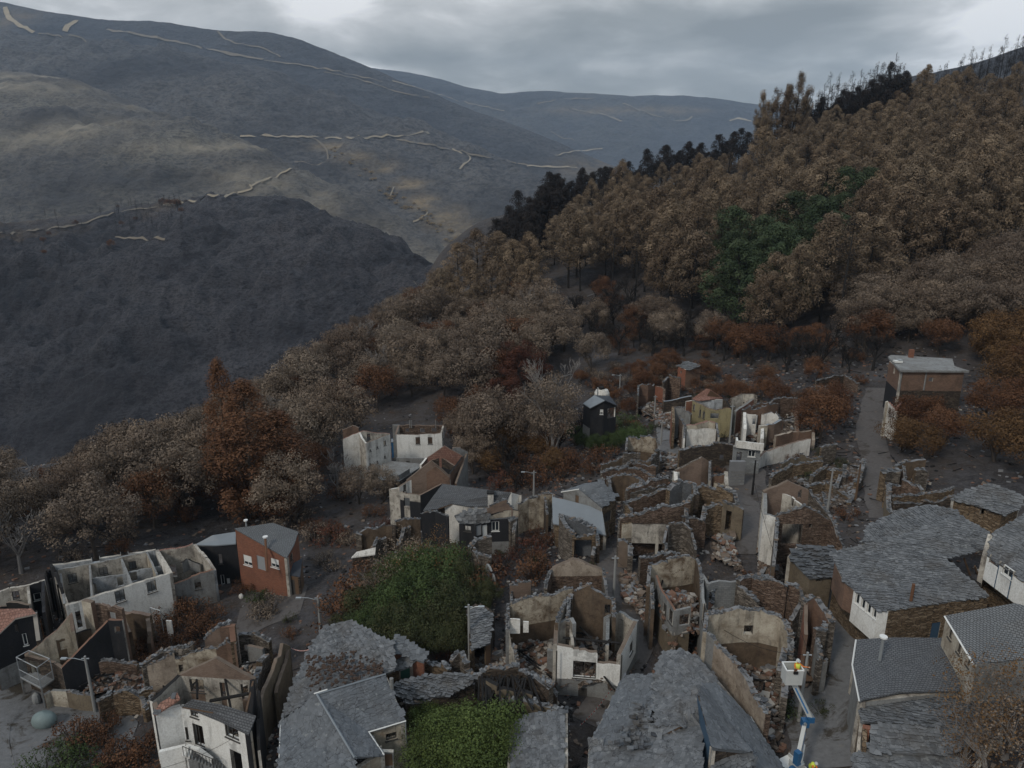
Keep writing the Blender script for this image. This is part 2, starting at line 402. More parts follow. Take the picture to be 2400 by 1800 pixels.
HILLS = {}
def interp(lst, x):
    xs = [a[0] for a in lst]
    return np.interp(x, xs, [a[1] for a in lst]), np.interp(x, xs, [a[2] for a in lst])
def smooth(a, k):
    for _ in range(k):
        b = a.copy(); b[1:-1] = (a[:-2] + 2 * a[1:-1] + a[2:]) / 4; a = b
    return a
def loft(name, crest, foot, nu, nv, bulge, amp, wl, mat, seed, spots=(), char_shade=(), back=.35):
    """a hillside: foot line to crest line and over the back, all at real distances"""
    s = np.linspace(0, 1, nu)
    cx = crest[0][0] + s * (crest[-1][0] - crest[0][0]); fx = foot[0][0] + s * (foot[-1][0] - foot[0][0])
    cy, ct = interp(crest, cx); fy, ft = interp(foot, fx)
    cy = smooth(cy, 3); ct = smooth(ct, 10); fy = smooth(fy, 6); ft = smooth(ft, 10)
    Cr = np.array([PT(cx[i], cy[i], ct[i]) for i in range(nu)]); Ft = np.array([PT(fx[i], fy[i], ft[i]) for i in range(nu)])
    nb = max(6, nv // 6); rows = []
    for j in range(nv + 1):
        v = j / nv; P = Ft * (1 - v) + Cr * v; P[:, 2] += bulge * math.sin(math.pi * v) * (1 - .3 * v); rows.append(P)
    span = np.linalg.norm((Cr - Ft)[:, :2], axis=1).mean()
    for j in range(1, nb + 1):
        d = span * back * j / nb; P = Cr.copy(); P[:, 1] += d; P[:, 2] -= .12 * d + .5 * d * (j / nb); rows.append(P)
    R = np.array(rows); nr = R.shape[0]
    dirx = Cr[-1] - Cr[0]; dirx[2] = 0; dirx /= np.linalg.norm(dirx)
    for j in range(nr):
        v = min(j / nv, 1.0); fade = min(1, v * 5) * (.18 + .82 * min(1, (1 - v) * 7)) if j <= nv else .18
        for i in range(nu):
            p = R[j, i]; a = p[:2] @ dirx[:2]
            q = (a / wl, p[1] / (wl * 2.3), seed); h = noise.ridged_multi_fractal(q, 1.0, 2.1, 6, 1.0, 2.0) - 1.0
            h2 = noise.fractal((p[0] / wl * 6, p[1] / wl * 6, seed + 5), .8, 2.1, 5)
            R[j, i, 2] += fade * amp * (h * .8 + h2 * .42)
    me = bpy.data.meshes.new(name)
    fsx = [(j * nu + i, j * nu + i + 1, (j + 1) * nu + i + 1, (j + 1) * nu + i) for j in range(nr - 1) for i in range(nu - 1)]
    V = R.reshape(-1, 3); me.from_pydata(V.tolist(), [], fsx); me.materials.append(mat)
    me.polygons.foreach_set('use_smooth', [True] * len(fsx))
    for nm, sp in (('dry', spots), ('char', char_shade)):
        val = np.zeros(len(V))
        for (px, py, t, rx, ry) in sp:                  # dry grass and char, with sunlit patches and cloud shade painted in
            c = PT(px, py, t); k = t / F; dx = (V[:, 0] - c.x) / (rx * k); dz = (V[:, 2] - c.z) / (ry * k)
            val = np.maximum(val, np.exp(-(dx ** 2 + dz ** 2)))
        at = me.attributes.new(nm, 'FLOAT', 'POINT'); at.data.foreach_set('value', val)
    o = bpy.data.objects.new(name, me); COL.objects.link(o); tag(o, kind='structure')
    HILLS[name] = (o, BVHTree.FromPolygons([Vector(v) for v in V], fsx)); return o

DK = (.022, .022, .026)
hm1 = hill_mat('charred slope', (.052, .051, .059), (.082, .079, .086), (.013, .013, .017), (.20, .13, .06), .5, 90)  # tones differ per hill partly to stand in for cloud shade
hm2 = hill_mat('ashy sunlit hill', (.115, .110, .108), (.20, .185, .155), (.045, .045, .052), (.30, .262, .205), .95, 300)  # ash and scree, with sunlight put into the pale colours
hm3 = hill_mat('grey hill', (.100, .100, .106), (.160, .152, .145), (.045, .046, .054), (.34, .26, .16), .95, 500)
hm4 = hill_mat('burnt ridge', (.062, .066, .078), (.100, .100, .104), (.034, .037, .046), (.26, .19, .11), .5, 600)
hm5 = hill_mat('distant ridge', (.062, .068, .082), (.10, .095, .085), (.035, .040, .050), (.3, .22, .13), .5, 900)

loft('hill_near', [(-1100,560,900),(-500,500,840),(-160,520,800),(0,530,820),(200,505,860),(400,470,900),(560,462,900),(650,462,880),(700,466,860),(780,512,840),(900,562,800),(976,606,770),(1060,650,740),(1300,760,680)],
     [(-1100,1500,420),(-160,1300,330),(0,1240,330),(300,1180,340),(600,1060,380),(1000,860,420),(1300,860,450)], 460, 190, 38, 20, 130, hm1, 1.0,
     spots=[(400,470,880,60,25),(150,560,800,80,30),(80,500,830,50,20)], char_shade=[(250,600,750,260,50),(100,700,700,90,200),(540,760,600,120,60)])
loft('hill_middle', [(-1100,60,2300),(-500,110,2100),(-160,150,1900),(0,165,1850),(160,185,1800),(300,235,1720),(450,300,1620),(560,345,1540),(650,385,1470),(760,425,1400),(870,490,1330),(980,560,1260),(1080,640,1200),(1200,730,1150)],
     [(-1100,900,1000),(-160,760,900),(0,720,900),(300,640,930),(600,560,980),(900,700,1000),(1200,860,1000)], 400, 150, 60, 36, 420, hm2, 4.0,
     spots=[(60,180,1750,130,18),(90,215,1650,160,22),(300,320,1450,120,30),(220,330,1450,80,30),(570,350,1400,140,14),(0,300,1500,60,40),(600,415,1200,80,25),(450,250,1600,150,16),(800,470,1300,60,26),(900,540,1240,60,34),(990,600,1190,50,34),(720,425,1350,60,20)],  # pale grass and scree spots that also paint in sunlit patches
     char_shade=[(330,420,1150,240,38),(100,470,1000,160,40)])  # dark spots painting the cloud shadow over the knoll
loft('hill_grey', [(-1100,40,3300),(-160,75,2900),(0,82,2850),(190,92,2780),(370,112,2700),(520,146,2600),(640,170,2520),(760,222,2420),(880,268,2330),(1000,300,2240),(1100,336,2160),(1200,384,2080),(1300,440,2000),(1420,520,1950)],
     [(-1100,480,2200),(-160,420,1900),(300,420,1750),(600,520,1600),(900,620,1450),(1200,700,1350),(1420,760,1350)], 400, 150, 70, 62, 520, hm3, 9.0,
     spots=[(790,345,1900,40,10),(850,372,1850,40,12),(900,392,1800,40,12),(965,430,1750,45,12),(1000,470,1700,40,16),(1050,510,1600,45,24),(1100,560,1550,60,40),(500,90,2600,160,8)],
     char_shade=[(620,330,1950,110,30),(760,400,1800,90,26),(450,180,2500,160,30),(1180,540,1600,60,60)])
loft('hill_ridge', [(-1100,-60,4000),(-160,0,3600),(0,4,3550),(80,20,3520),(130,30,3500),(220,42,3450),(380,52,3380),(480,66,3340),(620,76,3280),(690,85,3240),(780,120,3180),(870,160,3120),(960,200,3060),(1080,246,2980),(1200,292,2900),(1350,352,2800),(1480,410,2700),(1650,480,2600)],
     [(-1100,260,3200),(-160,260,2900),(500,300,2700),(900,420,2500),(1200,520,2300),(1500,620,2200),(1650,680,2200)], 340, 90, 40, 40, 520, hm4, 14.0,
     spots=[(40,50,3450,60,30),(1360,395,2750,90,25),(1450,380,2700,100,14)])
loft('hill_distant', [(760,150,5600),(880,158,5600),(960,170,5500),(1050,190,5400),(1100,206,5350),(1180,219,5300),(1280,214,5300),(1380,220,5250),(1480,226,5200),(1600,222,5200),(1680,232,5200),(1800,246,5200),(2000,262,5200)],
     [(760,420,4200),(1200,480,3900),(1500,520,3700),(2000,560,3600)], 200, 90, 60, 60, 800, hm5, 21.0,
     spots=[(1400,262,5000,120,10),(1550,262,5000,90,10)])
loft('hill_bald', [(1880,300,900),(1960,240,880),(2040,208,860),(2130,180,840),(2230,160,800),(2310,140,780),(2400,110,760),(2520,70,740)],
     [(1880,420,560),(2520,330,560)], 80, 50, 6, 6, 120, hm4, 31.0)

# dirt tracks and firebreaks draped on the hills
_vv, _ff = [], []
for _k, (_o, _t) in HILLS.items():
    _b = len(_vv); _vv += [v.co.copy() for v in _o.data.vertices]; _ff += [tuple(_b + i for i in p.vertices) for p in _o.data.polygons]
ALLH = BVHTree.FromPolygons(_vv, _ff)
def track(pts, w, hill, mat, lift=.8, label=None):
    tree = ALLH; P = []; segs = []
    for a in range(len(pts) - 1):
        (x0, y0), (x1, y1) = pts[a], pts[a + 1]; n = max(2, int(math.hypot(x1 - x0, y1 - y0) / 3))
        for i in range(n):
            f = i / n; d = ray(x0 + (x1 - x0) * f, y0 + (y1 - y0) * f).normalized()
            h = tree.ray_cast(Vector((0, 0, 0)), d)
            if h[0]:
                if P and (h[0] - P[-1]).length > 260: segs.append(P); P = []
                P.append(h[0])
    for P in segs + [P]:
        if len(P) > 4: track_piece(P, w, tree, mat, lift)
def track_piece(P, w, tree, mat, lift):
    A = smooth(np.array([tuple(p) for p in P]), 16); b = MB(); Lf, Rt = [], []
    rng = random.Random(len(P))
    for i in range(len(A)):
        d = Vector(A[min(i + 1, len(A) - 1)] - A[max(i - 1, 0)]); d.z = 0; d.normalize(); nrm = Vector((-d.y, d.x, 0))
        ww = w * rng.uniform(.85, 1.1) * .25
        for s, lst in ((1, Lf), (-1, Rt)):
            q = Vector(A[i]) + nrm * s * ww; h = tree.ray_cast(Vector((q.x, q.y, 3000)), Vector((0, 0, -1)))
            lst.append(Vector((q.x, q.y, (h[0].z if h[0] else A[i][2]) + lift * 1.8)))
    zs = smooth(np.array([[a.z, c.z] for a, c in zip(Lf, Rt)]), 7); up_ = np.maximum(0, np.array([[a.z, c.z] for a, c in zip(Lf, Rt)]) - zs); zs = zs + smooth(up_, 3)
    for i in range(len(A)): Lf[i].z, Rt[i].z = zs[i]
    for i in range(len(A) - 1):
        if (Lf[i + 1] - Lf[i]).length < 260: b.face([Lf[i], Rt[i], Rt[i + 1], Lf[i + 1]])
    if b.f: tag(b.build('dirt_track', mat), kind='structure')
mtk = m_plain('track earth', (.27, .23, .175), .95, 0, .6, .05)
mtk2 = m_plain('dull track earth', (.17, .145, .115), .95, 0, .6, .05)
mfb = m_plain('firebreak earth', (.30, .245, .17), .95, 0, .75, .06)
track([(590,440),(612,428),(640,420),(655,408),(700,404)], 6, 'hill_middle', mtk, 1.5)
track([(585,436),(596,448),(560,455),(480,468),(430,476),(380,485)], 5, 'hill_middle', mtk, 1.5)
track([(430,478),(350,488),(280,498),(180,530),(70,545),(0,548)], 4.5, 'hill_near', mtk2)
track([(270,559),(340,562),(390,566)], 3, 'hill_near', mtk2)
track([(690,382),(740,388),(772,372),(765,350),(745,330),(715,322)], 7, 'hill_grey', mtk2, 2)
track([(560,322),(700,324),(840,324),(930,322),(1008,314)], 10, 'hill_grey', mtk, 2)
track([(930,330),(1040,350),(1120,368),(1160,376),(1240,390)], 9, 'hill_grey', mtk2, 2)
track([(1060,352),(1108,372),(1085,392),(1075,402)], 9, 'hill_grey', mtk, 2)
track([(968,523),(990,515),(1005,505),(1000,497)], 5, 'hill_grey', mtk, 2)
track([(915,462),(922,445),(925,438)], 5, 'hill_grey', mtk, 2)
track([(250,72),(330,84),(450,108),(540,130),(620,142)], 26, 'hill_ridge', mtk2, 3)
track([(620,144),(740,160),(880,190),(900,196)], 12, 'hill_ridge', mtk2, 3)
track([(510,76),(530,95),(545,104),(620,115),(660,138)], 14, 'hill_ridge', mtk2, 3)
track([(760,172),(850,190),(940,222),(1010,232)], 9, 'hill_ridge', mtk2, 3)
track([(920,192),(1000,215),(1100,245),(1185,262)], 12, 'hill_ridge', mtk, 3)
track([(12,18),(20,45),(60,70),(82,80)], 42, 'hill_ridge', mfb, 3)
track([(180,50),(158,64),(148,84)], 48, 'hill_ridge', mfb, 3)
track([(90,82),(170,88),(220,100)], 10, 'hill_ridge', mtk2, 3)
track([(1300,367),(1360,356),(1415,350)], 12, 'hill_ridge', mtk, 3)
track([(1235,392),(1300,395),(1355,396)], 12, 'hill_ridge', mtk, 3)
track([(1290,310),(1310,322),(1350,333)], 8, 'hill_distant', mtk2, 4)
track([(1260,245),(1310,236),(1400,232)], 24, 'hill_distant', mtk2, 4)
track([(1340,258),(1420,272),(1460,288)], 26, 'hill_distant', mtk2, 4)
track([(1460,245),(1530,272),(1590,288),(1620,284),(1622,272)], 26, 'hill_distant', mtk2, 4)
track([(1710,285),(1740,280),(1765,288)], 22, 'hill_distant', mtk, 4)
# the village lanes
LANES = []
def onlane(x, y, m): return any(abs(x - a) < w_ + m and abs(y - b_) < w_ + m and math.hypot(x - a, y - b_) < w_ + m for a, b_, w_ in LANES)
def lane(pts, w, mat, lift=.06, name='lane'):
    P = []
    for a in range(len(pts) - 1):
        (x0, y0), (x1, y1) = pts[a], pts[a + 1]
        for i in range(12):
            f = i / 12; P.append(tuple(PH(x0 + (x1 - x0) * f, y0 + (y1 - y0) * f)))
    A = smooth(np.array(P), 4); n = len(A); nw = 6; b = MB(); vs = []
    for i in range(n):
        d = Vector(A[min(i + 1, n - 1)] - A[max(i - 1, 0)]); d.z = 0; d.normalize(); nr_ = Vector((-d.y, d.x, 0)); ww = w[0] + (w[1] - w[0]) * i / n
        LANES.append((A[i][0], A[i][1], ww / 2))
        ww *= 1 + .18 * noise.noise((A[i][0] * .4, A[i][1] * .4, 3))
        for k in range(nw + 1):
            q = Vector(A[i]) + nr_ * (k / nw - .5) * ww; vs.append((q.x, q.y, g(q.x, q.y) + lift))
    b.mesh(vs, [(i * (nw + 1) + k, i * (nw + 1) + k + 1, (i + 1) * (nw + 1) + k + 1, (i + 1) * (nw + 1) + k) for i in range(n - 1) for k in range(nw)])
    return tag(b.build(name, mat, smooth=True), kind='structure')
def lane_mat(name, a, b2, c3):
    m, t, b = newmat(name, .8); p = _pos(t); n = _noise(t, p, .35, 8, .7, .8); f = _noise(t, p, 2.5, 7, .7)
    c = _ramp(t, n, [(.38, b2), (.46, a), (.62, a), (.66, c3)]); c = _mix(t, .5, c, _ramp(t, f, [(.3, .55), (.7, 1.35)]), 'MULTIPLY')
    t.links.new(c, b.inputs['Base Color']); _bump(t, b, f, .04); return m
lm1 = lane_mat('lane concrete', (.125, .124, .126), (.045, .038, .03), (.15, .14, .13))
lm2 = lane_mat('worn track', (.085, .076, .072), (.045, .036, .03), (.12, .105, .10))
lane([(1960,1800),(1940,1700),(1945,1600),(1950,1500),(1940,1420),(1900,1340)], (6.5, 3.2), lm1)
lane([(2085,1215),(2060,1130),(2050,1060),(2035,1010),(2045,960),(2060,905)], (4.0, 3.6), lm2)
lane([(1770,1300),(1740,1240),(1730,1180),(1745,1120),(1740,1080)], (9, 5), lm2)
lane([(1385,1700),(1440,1600),(1500,1500),(1470,1420),(1430,1350),(1425,1280)], (3.2, 3), lm2)
lane([(1590,1090),(1575,1060),(1568,1010),(1555,960)], (4.2, 4), lm1)
lane([(-60,1720),(40,1690),(120,1740),(120,1830)], (15, 12), lm1)
lane([(560,1440),(640,1420),(720,1400)], (13, 7), lm2)
# ---------------------------------------------------------------- building kit
FOOT = []
MT = {
 'white': m_plaster('white render', (.66, .65, .62), (.30, .26, .21), .5, .6),
 'white2': m_plaster('clean white render', (.72, .72, .70), (.42, .39, .34), .28, .3),
 'cream': m_plaster('cream render', (.44, .40, .33), (.18, .14, .10), .9, .6, .5),
 'inner': m_plaster('sooty inner plaster', (.46, .43, .38), (.09, .075, .065), .9, .7, .45),
 'innerb': m_plaster('bluish inner plaster', (.34, .36, .38), (.07, .065, .06), .8, .6, .5),
 'peel': m_plaster('peeling plaster over mud', (.40, .355, .285), (.11, .075, .048), 1.2, .5, .8),
 'pink': m_plaster('pinkish plaster', (.33, .28, .23), (.13, .095, .07), .9, .5, .6),
 'mud': m_plaster('bare mud wall', (.125, .092, .064), (.055, .038, .028), .9, .5, .9),
 'tanmud': m_plaster('tan mud wall', (.165, .135, .098), (.085, .066, .047), .8, .45, .7),
 'yellow': m_plaster('yellow render', (.27, .235, .135), (.17, .14, .08), .5, .5),
 'conc': m_plaster('grey concrete', (.22, .225, .225), (.11, .10, .09), .7, .5, .5),
 'block': m_brick('concrete blocks', (.24, .25, .255), (.19, .20, .205), .4, .2, (.13, .13, .13), .5),
 'black': m_plaster('black charred cladding', (.022, .023, .027), (.012, .012, .013), .6, .4),
 'stone': m_stone('brown schist masonry', (.085, .058, .036), (.16, .112, .07), (.25, .19, .13), 2.3),
 'stoneg': m_stone('grey schist masonry', (.07, .058, .048), (.13, .11, .092), (.24, .21, .18), 2.3),
 'stoner': m_stone('reddish scorched masonry', (.07, .045, .034), (.135, .090, .066), (.215, .155, .12), 2.6),
 'stoned': m_stone('blackened masonry', (.03, .024, .02), (.06, .046, .037), (.11, .085, .065), 2.3),
 'brick': m_brick('red brick', (.30, .115, .068), (.22, .08, .05)),
 'brickd': m_brick('dusty brick', (.22, .135, .098), (.165, .095, .068), soot=.7),
 'brickp': m_brick('pale dusty brick', (.25, .185, .15), (.20, .14, .112), soot=.6),
 'slate': m_slate('slate slabs', (.060, .064, .070), (.205, .210, .218), .6),
 'slated': m_slate('dark slate slabs', (.045, .048, .055), (.15, .158, .168), .7),
 'slateb': m_slate('blue grey slate', (.082, .090, .100), (.158, .168, .182), .25, crk=1.8),
 'tile': m_tile('dark roof tiles', (.088, .092, .10), (.115, .12, .128)),
 'tileg': m_tile('grey roof tiles', (.125, .13, .135), (.15, .155, .16)),
 'tiler': m_tile('faded red tiles', (.28, .155, .12), (.20, .10, .075), .25, .3),
 'sheet': m_plain('grey metal sheet', (.17, .19, .21), .5, 0, .3, .6),
 'sheetb': m_plain('black roofing', (.035, .04, .05), .6, 0, .3, 1),
 'rubble': m_stone('rubble ground', (.05, .036, .028), (.11, .08, .062), (.20, .165, .14), 5, 1, amt=.6),
 'rock': m_plain('broken stone', (.15, .115, .09), .95, 0, .7, 1.3),
 'rockr': m_plain('broken brick', (.155, .088, .062), .95, 0, .7, 1.6),
 'rockg': m_plain('broken slate', (.17, .17, .175), .9, 0, .6, 1.3),
 'rockw': m_plain('broken plaster', (.30, .275, .245), .9, 0, .5, 1.3),
 'char': m_plain('charred timber', (.014, .013, .013), .9, 0, .3),
 'wframe': m_plain('white frame paint', (.62, .62, .60), .5, 0, .1),
 'grame': m_plain('grey frame paint', (.25, .26, .27), .5, 0, .15),
 'bframe': m_plain('burnt frame', (.06, .055, .05), .7, 0, .3),
 'glass': m_plain('dark glass', (.02, .025, .03), .1, 0, .1),
 'moss': m_plain('brown moss', (.055, .036, .027), .95, 0, .4),
 'steel': m_plain('galvanised steel', (.33, .35, .36), .45, .5, .2),
 'rust': m_plain('rusty steel', (.14, .07, .04), .8, .2, .5),
 'blue': m_plain('blue paint', (.022, .09, .20), .5, 0, .2),
 'bluedk': m_plain('dark blue paint', (.04, .075, .12), .6, 0, .2),
 'green': m_plain('green paint', (.03, .085, .065), .6, 0, .2),
 'wood': m_plain('weathered wood', (.11, .07, .045), .85, 0, .4),
 'pole': m_plain('concrete pole', (.23, .23, .225), .85, 0, .3),
}
class B(MB):
    """mesh builder whose materials are named by string; strips are linked one by one"""
    def __init__(s): super().__init__(); s.pc = []
    def out(s, name, parent=None, smooth=False, loc=(0, 0, 0)):
        if len(s.pc) > 1:
            for a in s.pc:
                q = B(); q.tube(*a); o = q.out(name, parent)
            return o
        for a in s.pc: s.tube(*a)
        names = []
        for k in s.m:
            if k not in names: names.append(k)
        ix = {k: i for i, k in enumerate(names)}; s.m = [ix[k] for k in s.m]
        return s.build(name, [MT[k] for k in names], parent, smooth=smooth, loc=loc)
    def strip(s, a, b, rad, m, n=4): s.pc.append(([a, b], rad, n, m))
SOOT = ('white', 'white2', 'inner', 'innerb', 'cream', 'yellow', 'conc')
_seed = [11]
def nrng():
    _seed[0] += 1; return random.Random(_seed[0])
class Hs:
    def __init__(h, name, label, cat, ref, group=None):
        p = PH(*ref); h.z0 = p.z; h.root = thing(name, label, cat, (p.x, p.y, g(p.x, p.y)), group); h.rng = nrng()
    def c(h, px, py, dz=0.0): return PZ(px, py, h.z0 + dz)
    def p3(h, q): return q.copy() if isinstance(q, Vector) else h.c(*q)
    def foot(h, pts):
        P = [tuple(h.p3(q))[:2] for q in pts]; cx = sum(p[0] for p in P) / len(P); cy = sum(p[1] for p in P) / len(P)
        FOOT.append((P, cx, cy, max(math.hypot(p[0] - cx, p[1] - cy) for p in P)))
def planepix(A, n, px, py):
    r = ray(px, py); return r * (A.dot(n) / r.dot(n))
def wall(h, pts, ops=None, f='white', k='inner', cap=None, th=.35, jag=.0, caps=False, name='wall', base=None, parent=None, drop=0.0, step=.45, low=None, lowz=None):
    """standing wall through the points (tops); holes are real openings"""
    th = th * .66 if caps else th
    P = [None if isinstance(q, tuple) and q[0] == 'on' else h.p3(q) for q in pts]
    for i, q in enumerate(pts):                       # a gable point lies in the plane of its two neighbours
        if P[i] is None:
            a_, c_ = P[i - 1], P[i + 1]; d_ = Vector((c_.x - a_.x, c_.y - a_.y, 0)).normalized(); P[i] = planepix(a_, Vector((-d_.y, d_.x, 0)), q[1], q[2])
    ops = ops or {}; b = B(); rng = h.rng; fr = []; cap = cap or ('rockg' if caps else k)
    for i in range(len(P) - 1):
        A, C = P[i], P[i + 1]; d = Vector((C.x - A.x, C.y - A.y, 0)); ln = d.length
        if ln < .1: continue
        d /= ln; n = Vector((-d.y, d.x, 0))
        if n.dot(A + C) > 0: n = -n                       # n points to the camera
        bz = (min(g(A.x + d.x * ln * q / 4, A.y + d.y * ln * q / 4) for q in range(5)) - .8) if base is None else h.z0 + base
        O = []
        for o in ops.get(i, ()):
            x0, y0, x1, y1 = o[:4]; ym, xm = (y0 + y1) / 2, (x0 + x1) / 2
            s0 = (planepix(A, n, x0, ym) - A).dot(d); s1 = (planepix(A, n, x1, ym) - A).dot(d)
            z1 = planepix(A, n, xm, y0).z; z0 = planepix(A, n, xm, y1).z
            s0, s1 = min(s0, s1), max(s0, s1); s0 = max(.08, s0); s1 = min(ln - .08, s1)
            if s1 - s0 > .15: O.append((s0, s1, z0, z1)); fr.append((A, d, n, s0, s1, z0, z1, o[4] if len(o) > 4 else 'h'))
        nn = max(1, int(ln / step)); S = sorted(set([ln * q / nn for q in range(nn + 1)] + [v for o in O for v in o[:2]])); eps = rng.uniform(.004, .02)
        S2 = [S[0]]
        for v in S[1:]:
            if v - S2[-1] > .02: S2.append(v)
            elif any(abs(v - w_) < 1e-6 for o in O for w_ in o[:2]): S2[-1] = v
        S = S2; nn = len(S) - 1
        sd = rng.uniform(0, 99); top = []
        for s in S:
            z = A.z + (C.z - A.z) * s / ln + eps
            if jag:
                q = noise.fractal((s * .45, sd, 0), .7, 2.2, 4); z += jag * q * 1.3 + rng.uniform(-.5, .5) * jag * .6
                if drop or caps: z -= max(0, noise.noise((s * .22, sd, 4)) - .12) * (drop or .32) * 4
            for o in O:
                if o[0] - .01 <= s <= o[1] + .01 and o[3] < z and z - o[3] < .12: z = o[3] + .12
            top.append(max(z, bz + .9))
        nb = -n * th
        for q in range(nn):
            sa, sb = S[q], S[q + 1]; mid = (sa + sb) / 2; iv = [(bz, bz)]; cut = sorted([(o[2], o[3]) for o in O if o[0] < mid < o[1]])
            segs = []; zlo = bz
            for (za, zb) in cut:
                if za > zlo + .02: segs.append((zlo, zlo, za, za, False))
                zlo = max(zlo, zb)
            ta, tb = top[q], top[q + 1]
            if max(ta, tb) > zlo + .02: segs.append((zlo, zlo, max(ta, zlo + .01), max(tb, zlo + .01), True))
            pa = Vector((A.x, A.y, 0)) + d * sa; pb = Vector((A.x, A.y, 0)) + d * sb
            def V(p, z, back=False): return Vector((p.x, p.y, z)) + (nb if back else Vector((0, 0, 0)))
            for (l0, l1, t0, t1, istop) in segs:
                if low and l0 < h.z0 + lowz < min(t0, t1):
                    zz = h.z0 + lowz; b.face([V(pa, l0), V(pb, l1), V(pb, zz), V(pa, zz)], low); b.face([V(pa, zz), V(pb, zz), V(pb, t1), V(pa, t0)], f)
                else:
                    so = .27 if (l0 > bz + .5 and f in SOOT) else .5; zm = min(l0 + 1.5, min(t0, t1) - .05)
                    if so < .5 and zm > l0 + .3: b.face([V(pa, l0), V(pb, l1), V(pb, zm), V(pa, zm)], f, so); b.face([V(pa, zm), V(pb, zm), V(pb, t1), V(pa, t0)], f, .33)
                    else: b.face([V(pa, l0), V(pb, l1), V(pb, t1), V(pa, t0)], f, so)
                b.face([V(pa, l0, 1), V(pa, t0, 1), V(pb, t1, 1), V(pb, l1, 1)], k)
                b.face([V(pa, t0), V(pb, t1), V(pb, t1, 1), V(pa, t0, 1)], cap if istop else f)
                if l0 > bz + .01: b.face([V(pa, l0), V(pa, l0, 1), V(pb, l1, 1), V(pb, l1)], k)
        # jambs and ends
        for s_, lo, hi in [(0, bz, top[0]), (ln, bz, top[-1])] + [(o[j], o[2], o[3]) for o in O for j in (0, 1)]:
            p = Vector((A.x, A.y, 0)) + d * s_; b.face([Vector((p.x, p.y, lo)), Vector((p.x, p.y, hi)), Vector((p.x, p.y, hi)) + nb, Vector((p.x, p.y, lo)) + nb], k)
        if caps:
            for row in (0, 1, 2):
                s = 0
                while s < ln:
                    w_ = rng.uniform(.12, .36); zz = np.interp(s, S, top)
                    if rng.random() < (.8, .6, .3)[row] * (.25 + 1.3 * max(0, .5 + noise.noise((s * .5, sd, 9)))):
                        c = Vector((A.x, A.y, 0)) + d * s - n * (th * rng.uniform(.15, .85)); c.z = zz + rng.uniform(-.02, .06) + row * .06
                        a = rng.uniform(-.9, .9); X = (d * math.cos(a) + n * math.sin(a) + Vector((0, 0, rng.uniform(-.25, .25)))).normalized(); Y = Vector((0, 0, 1)).cross(X).normalized(); Zz = X.cross(Y)
                        b.box(c, (w_, th * rng.uniform(.3, .8), rng.uniform(.03, .08)), (X, Y, Zz), 'slate' if rng.random() < .6 else rng.choice(('rock', 'rockg', 'slated')), rng.random(), .05, rng)
                    s += w_ * rng.uniform(.4, .9)
    o_ = b.out(name, parent or h.root)
    for q in fr: opening(h, *q, th, parent or h.root)
    return P
def opening(h, A, d, n, s0, s1, z0, z1, ty, th, parent):
    if ty == 'h': return
    w_, hh = s1 - s0, z1 - z0; c = Vector((A.x, A.y, 0)) + d * ((s0 + s1) / 2) - n * .1; ax = (d, n, Vector((0, 0, 1))); t = .07
    fm = {'w': 'wframe', 's': 'wframe', 'b': 'bframe', 'd': 'grame', 'D': 'wframe', 'k': 'bframe', 'B': 'bluedk', 'G': 'green', 'W': 'wood'}[ty]
    b = B(); door = ty in 'dDkBGW'
    for s in (-1, 1): b.box(c + d * (s * (w_ / 2 - t / 2)) + Vector((0, 0, z0 + hh / 2)), (t, .08, hh), ax, fm)
    b.box(c + Vector((0, 0, z1 - t / 2)), (w_ - 2 * t, .078, t), ax, fm)
    if not door:
        b.box(c + Vector((0, 0, z0 + t / 2)), (w_ - 2 * t, .078, t), ax, fm)
        if w_ > .7: b.box(c + Vector((0, 0, z0 + hh / 2)), (t * .8, .074, hh - 2 * t), ax, fm)
        b.box(c + n * .12 + Vector((0, 0, z0 - .05)), (w_ + .16, .16, .06), ax, fm)
    o = b.out('door' if door else 'window', parent)
    p = B()
    if door:
        p.box(c + Vector((0, 0, z0 + (hh - t) / 2)), (w_ - 2 * t, .05, hh - t), ax, fm); p.out('leaf', o)
    elif ty == 'w':
        p.box(c - n * .02 + Vector((0, 0, z0 + hh / 2)), (w_ - 2 * t, .02, hh - 2 * t), ax, 'glass'); p.out('pane', o)
    elif ty == 's':
        k = max(3, int(hh * .62 / .09))
        for i in range(k): p.box(c + n * .05 + Vector((0, 0, z1 - t - (i + .5) * .09)), (w_ - 2 * t, .03, .08), ax, 'wframe')
        p.out('shutter', o); q = B(); q.box(c - n * .02 + Vector((0, 0, z0 + hh / 2)), (w_ - 2 * t, .02, hh - 2 * t), ax, 'glass'); q.out('pane', o)
def polyframe(P):
    n = Vector((0, 0, 0))
    for i in range(1, len(P) - 1): n += (P[i] - P[0]).cross(P[i + 1] - P[0])
    n.normalize()
    if n.z < 0: n = -n
    u = Vector((0, 0, 1)).cross(n); u = Vector((1, 0, 0)) if u.length < .03 else u.normalized(); return u, n.cross(u), n
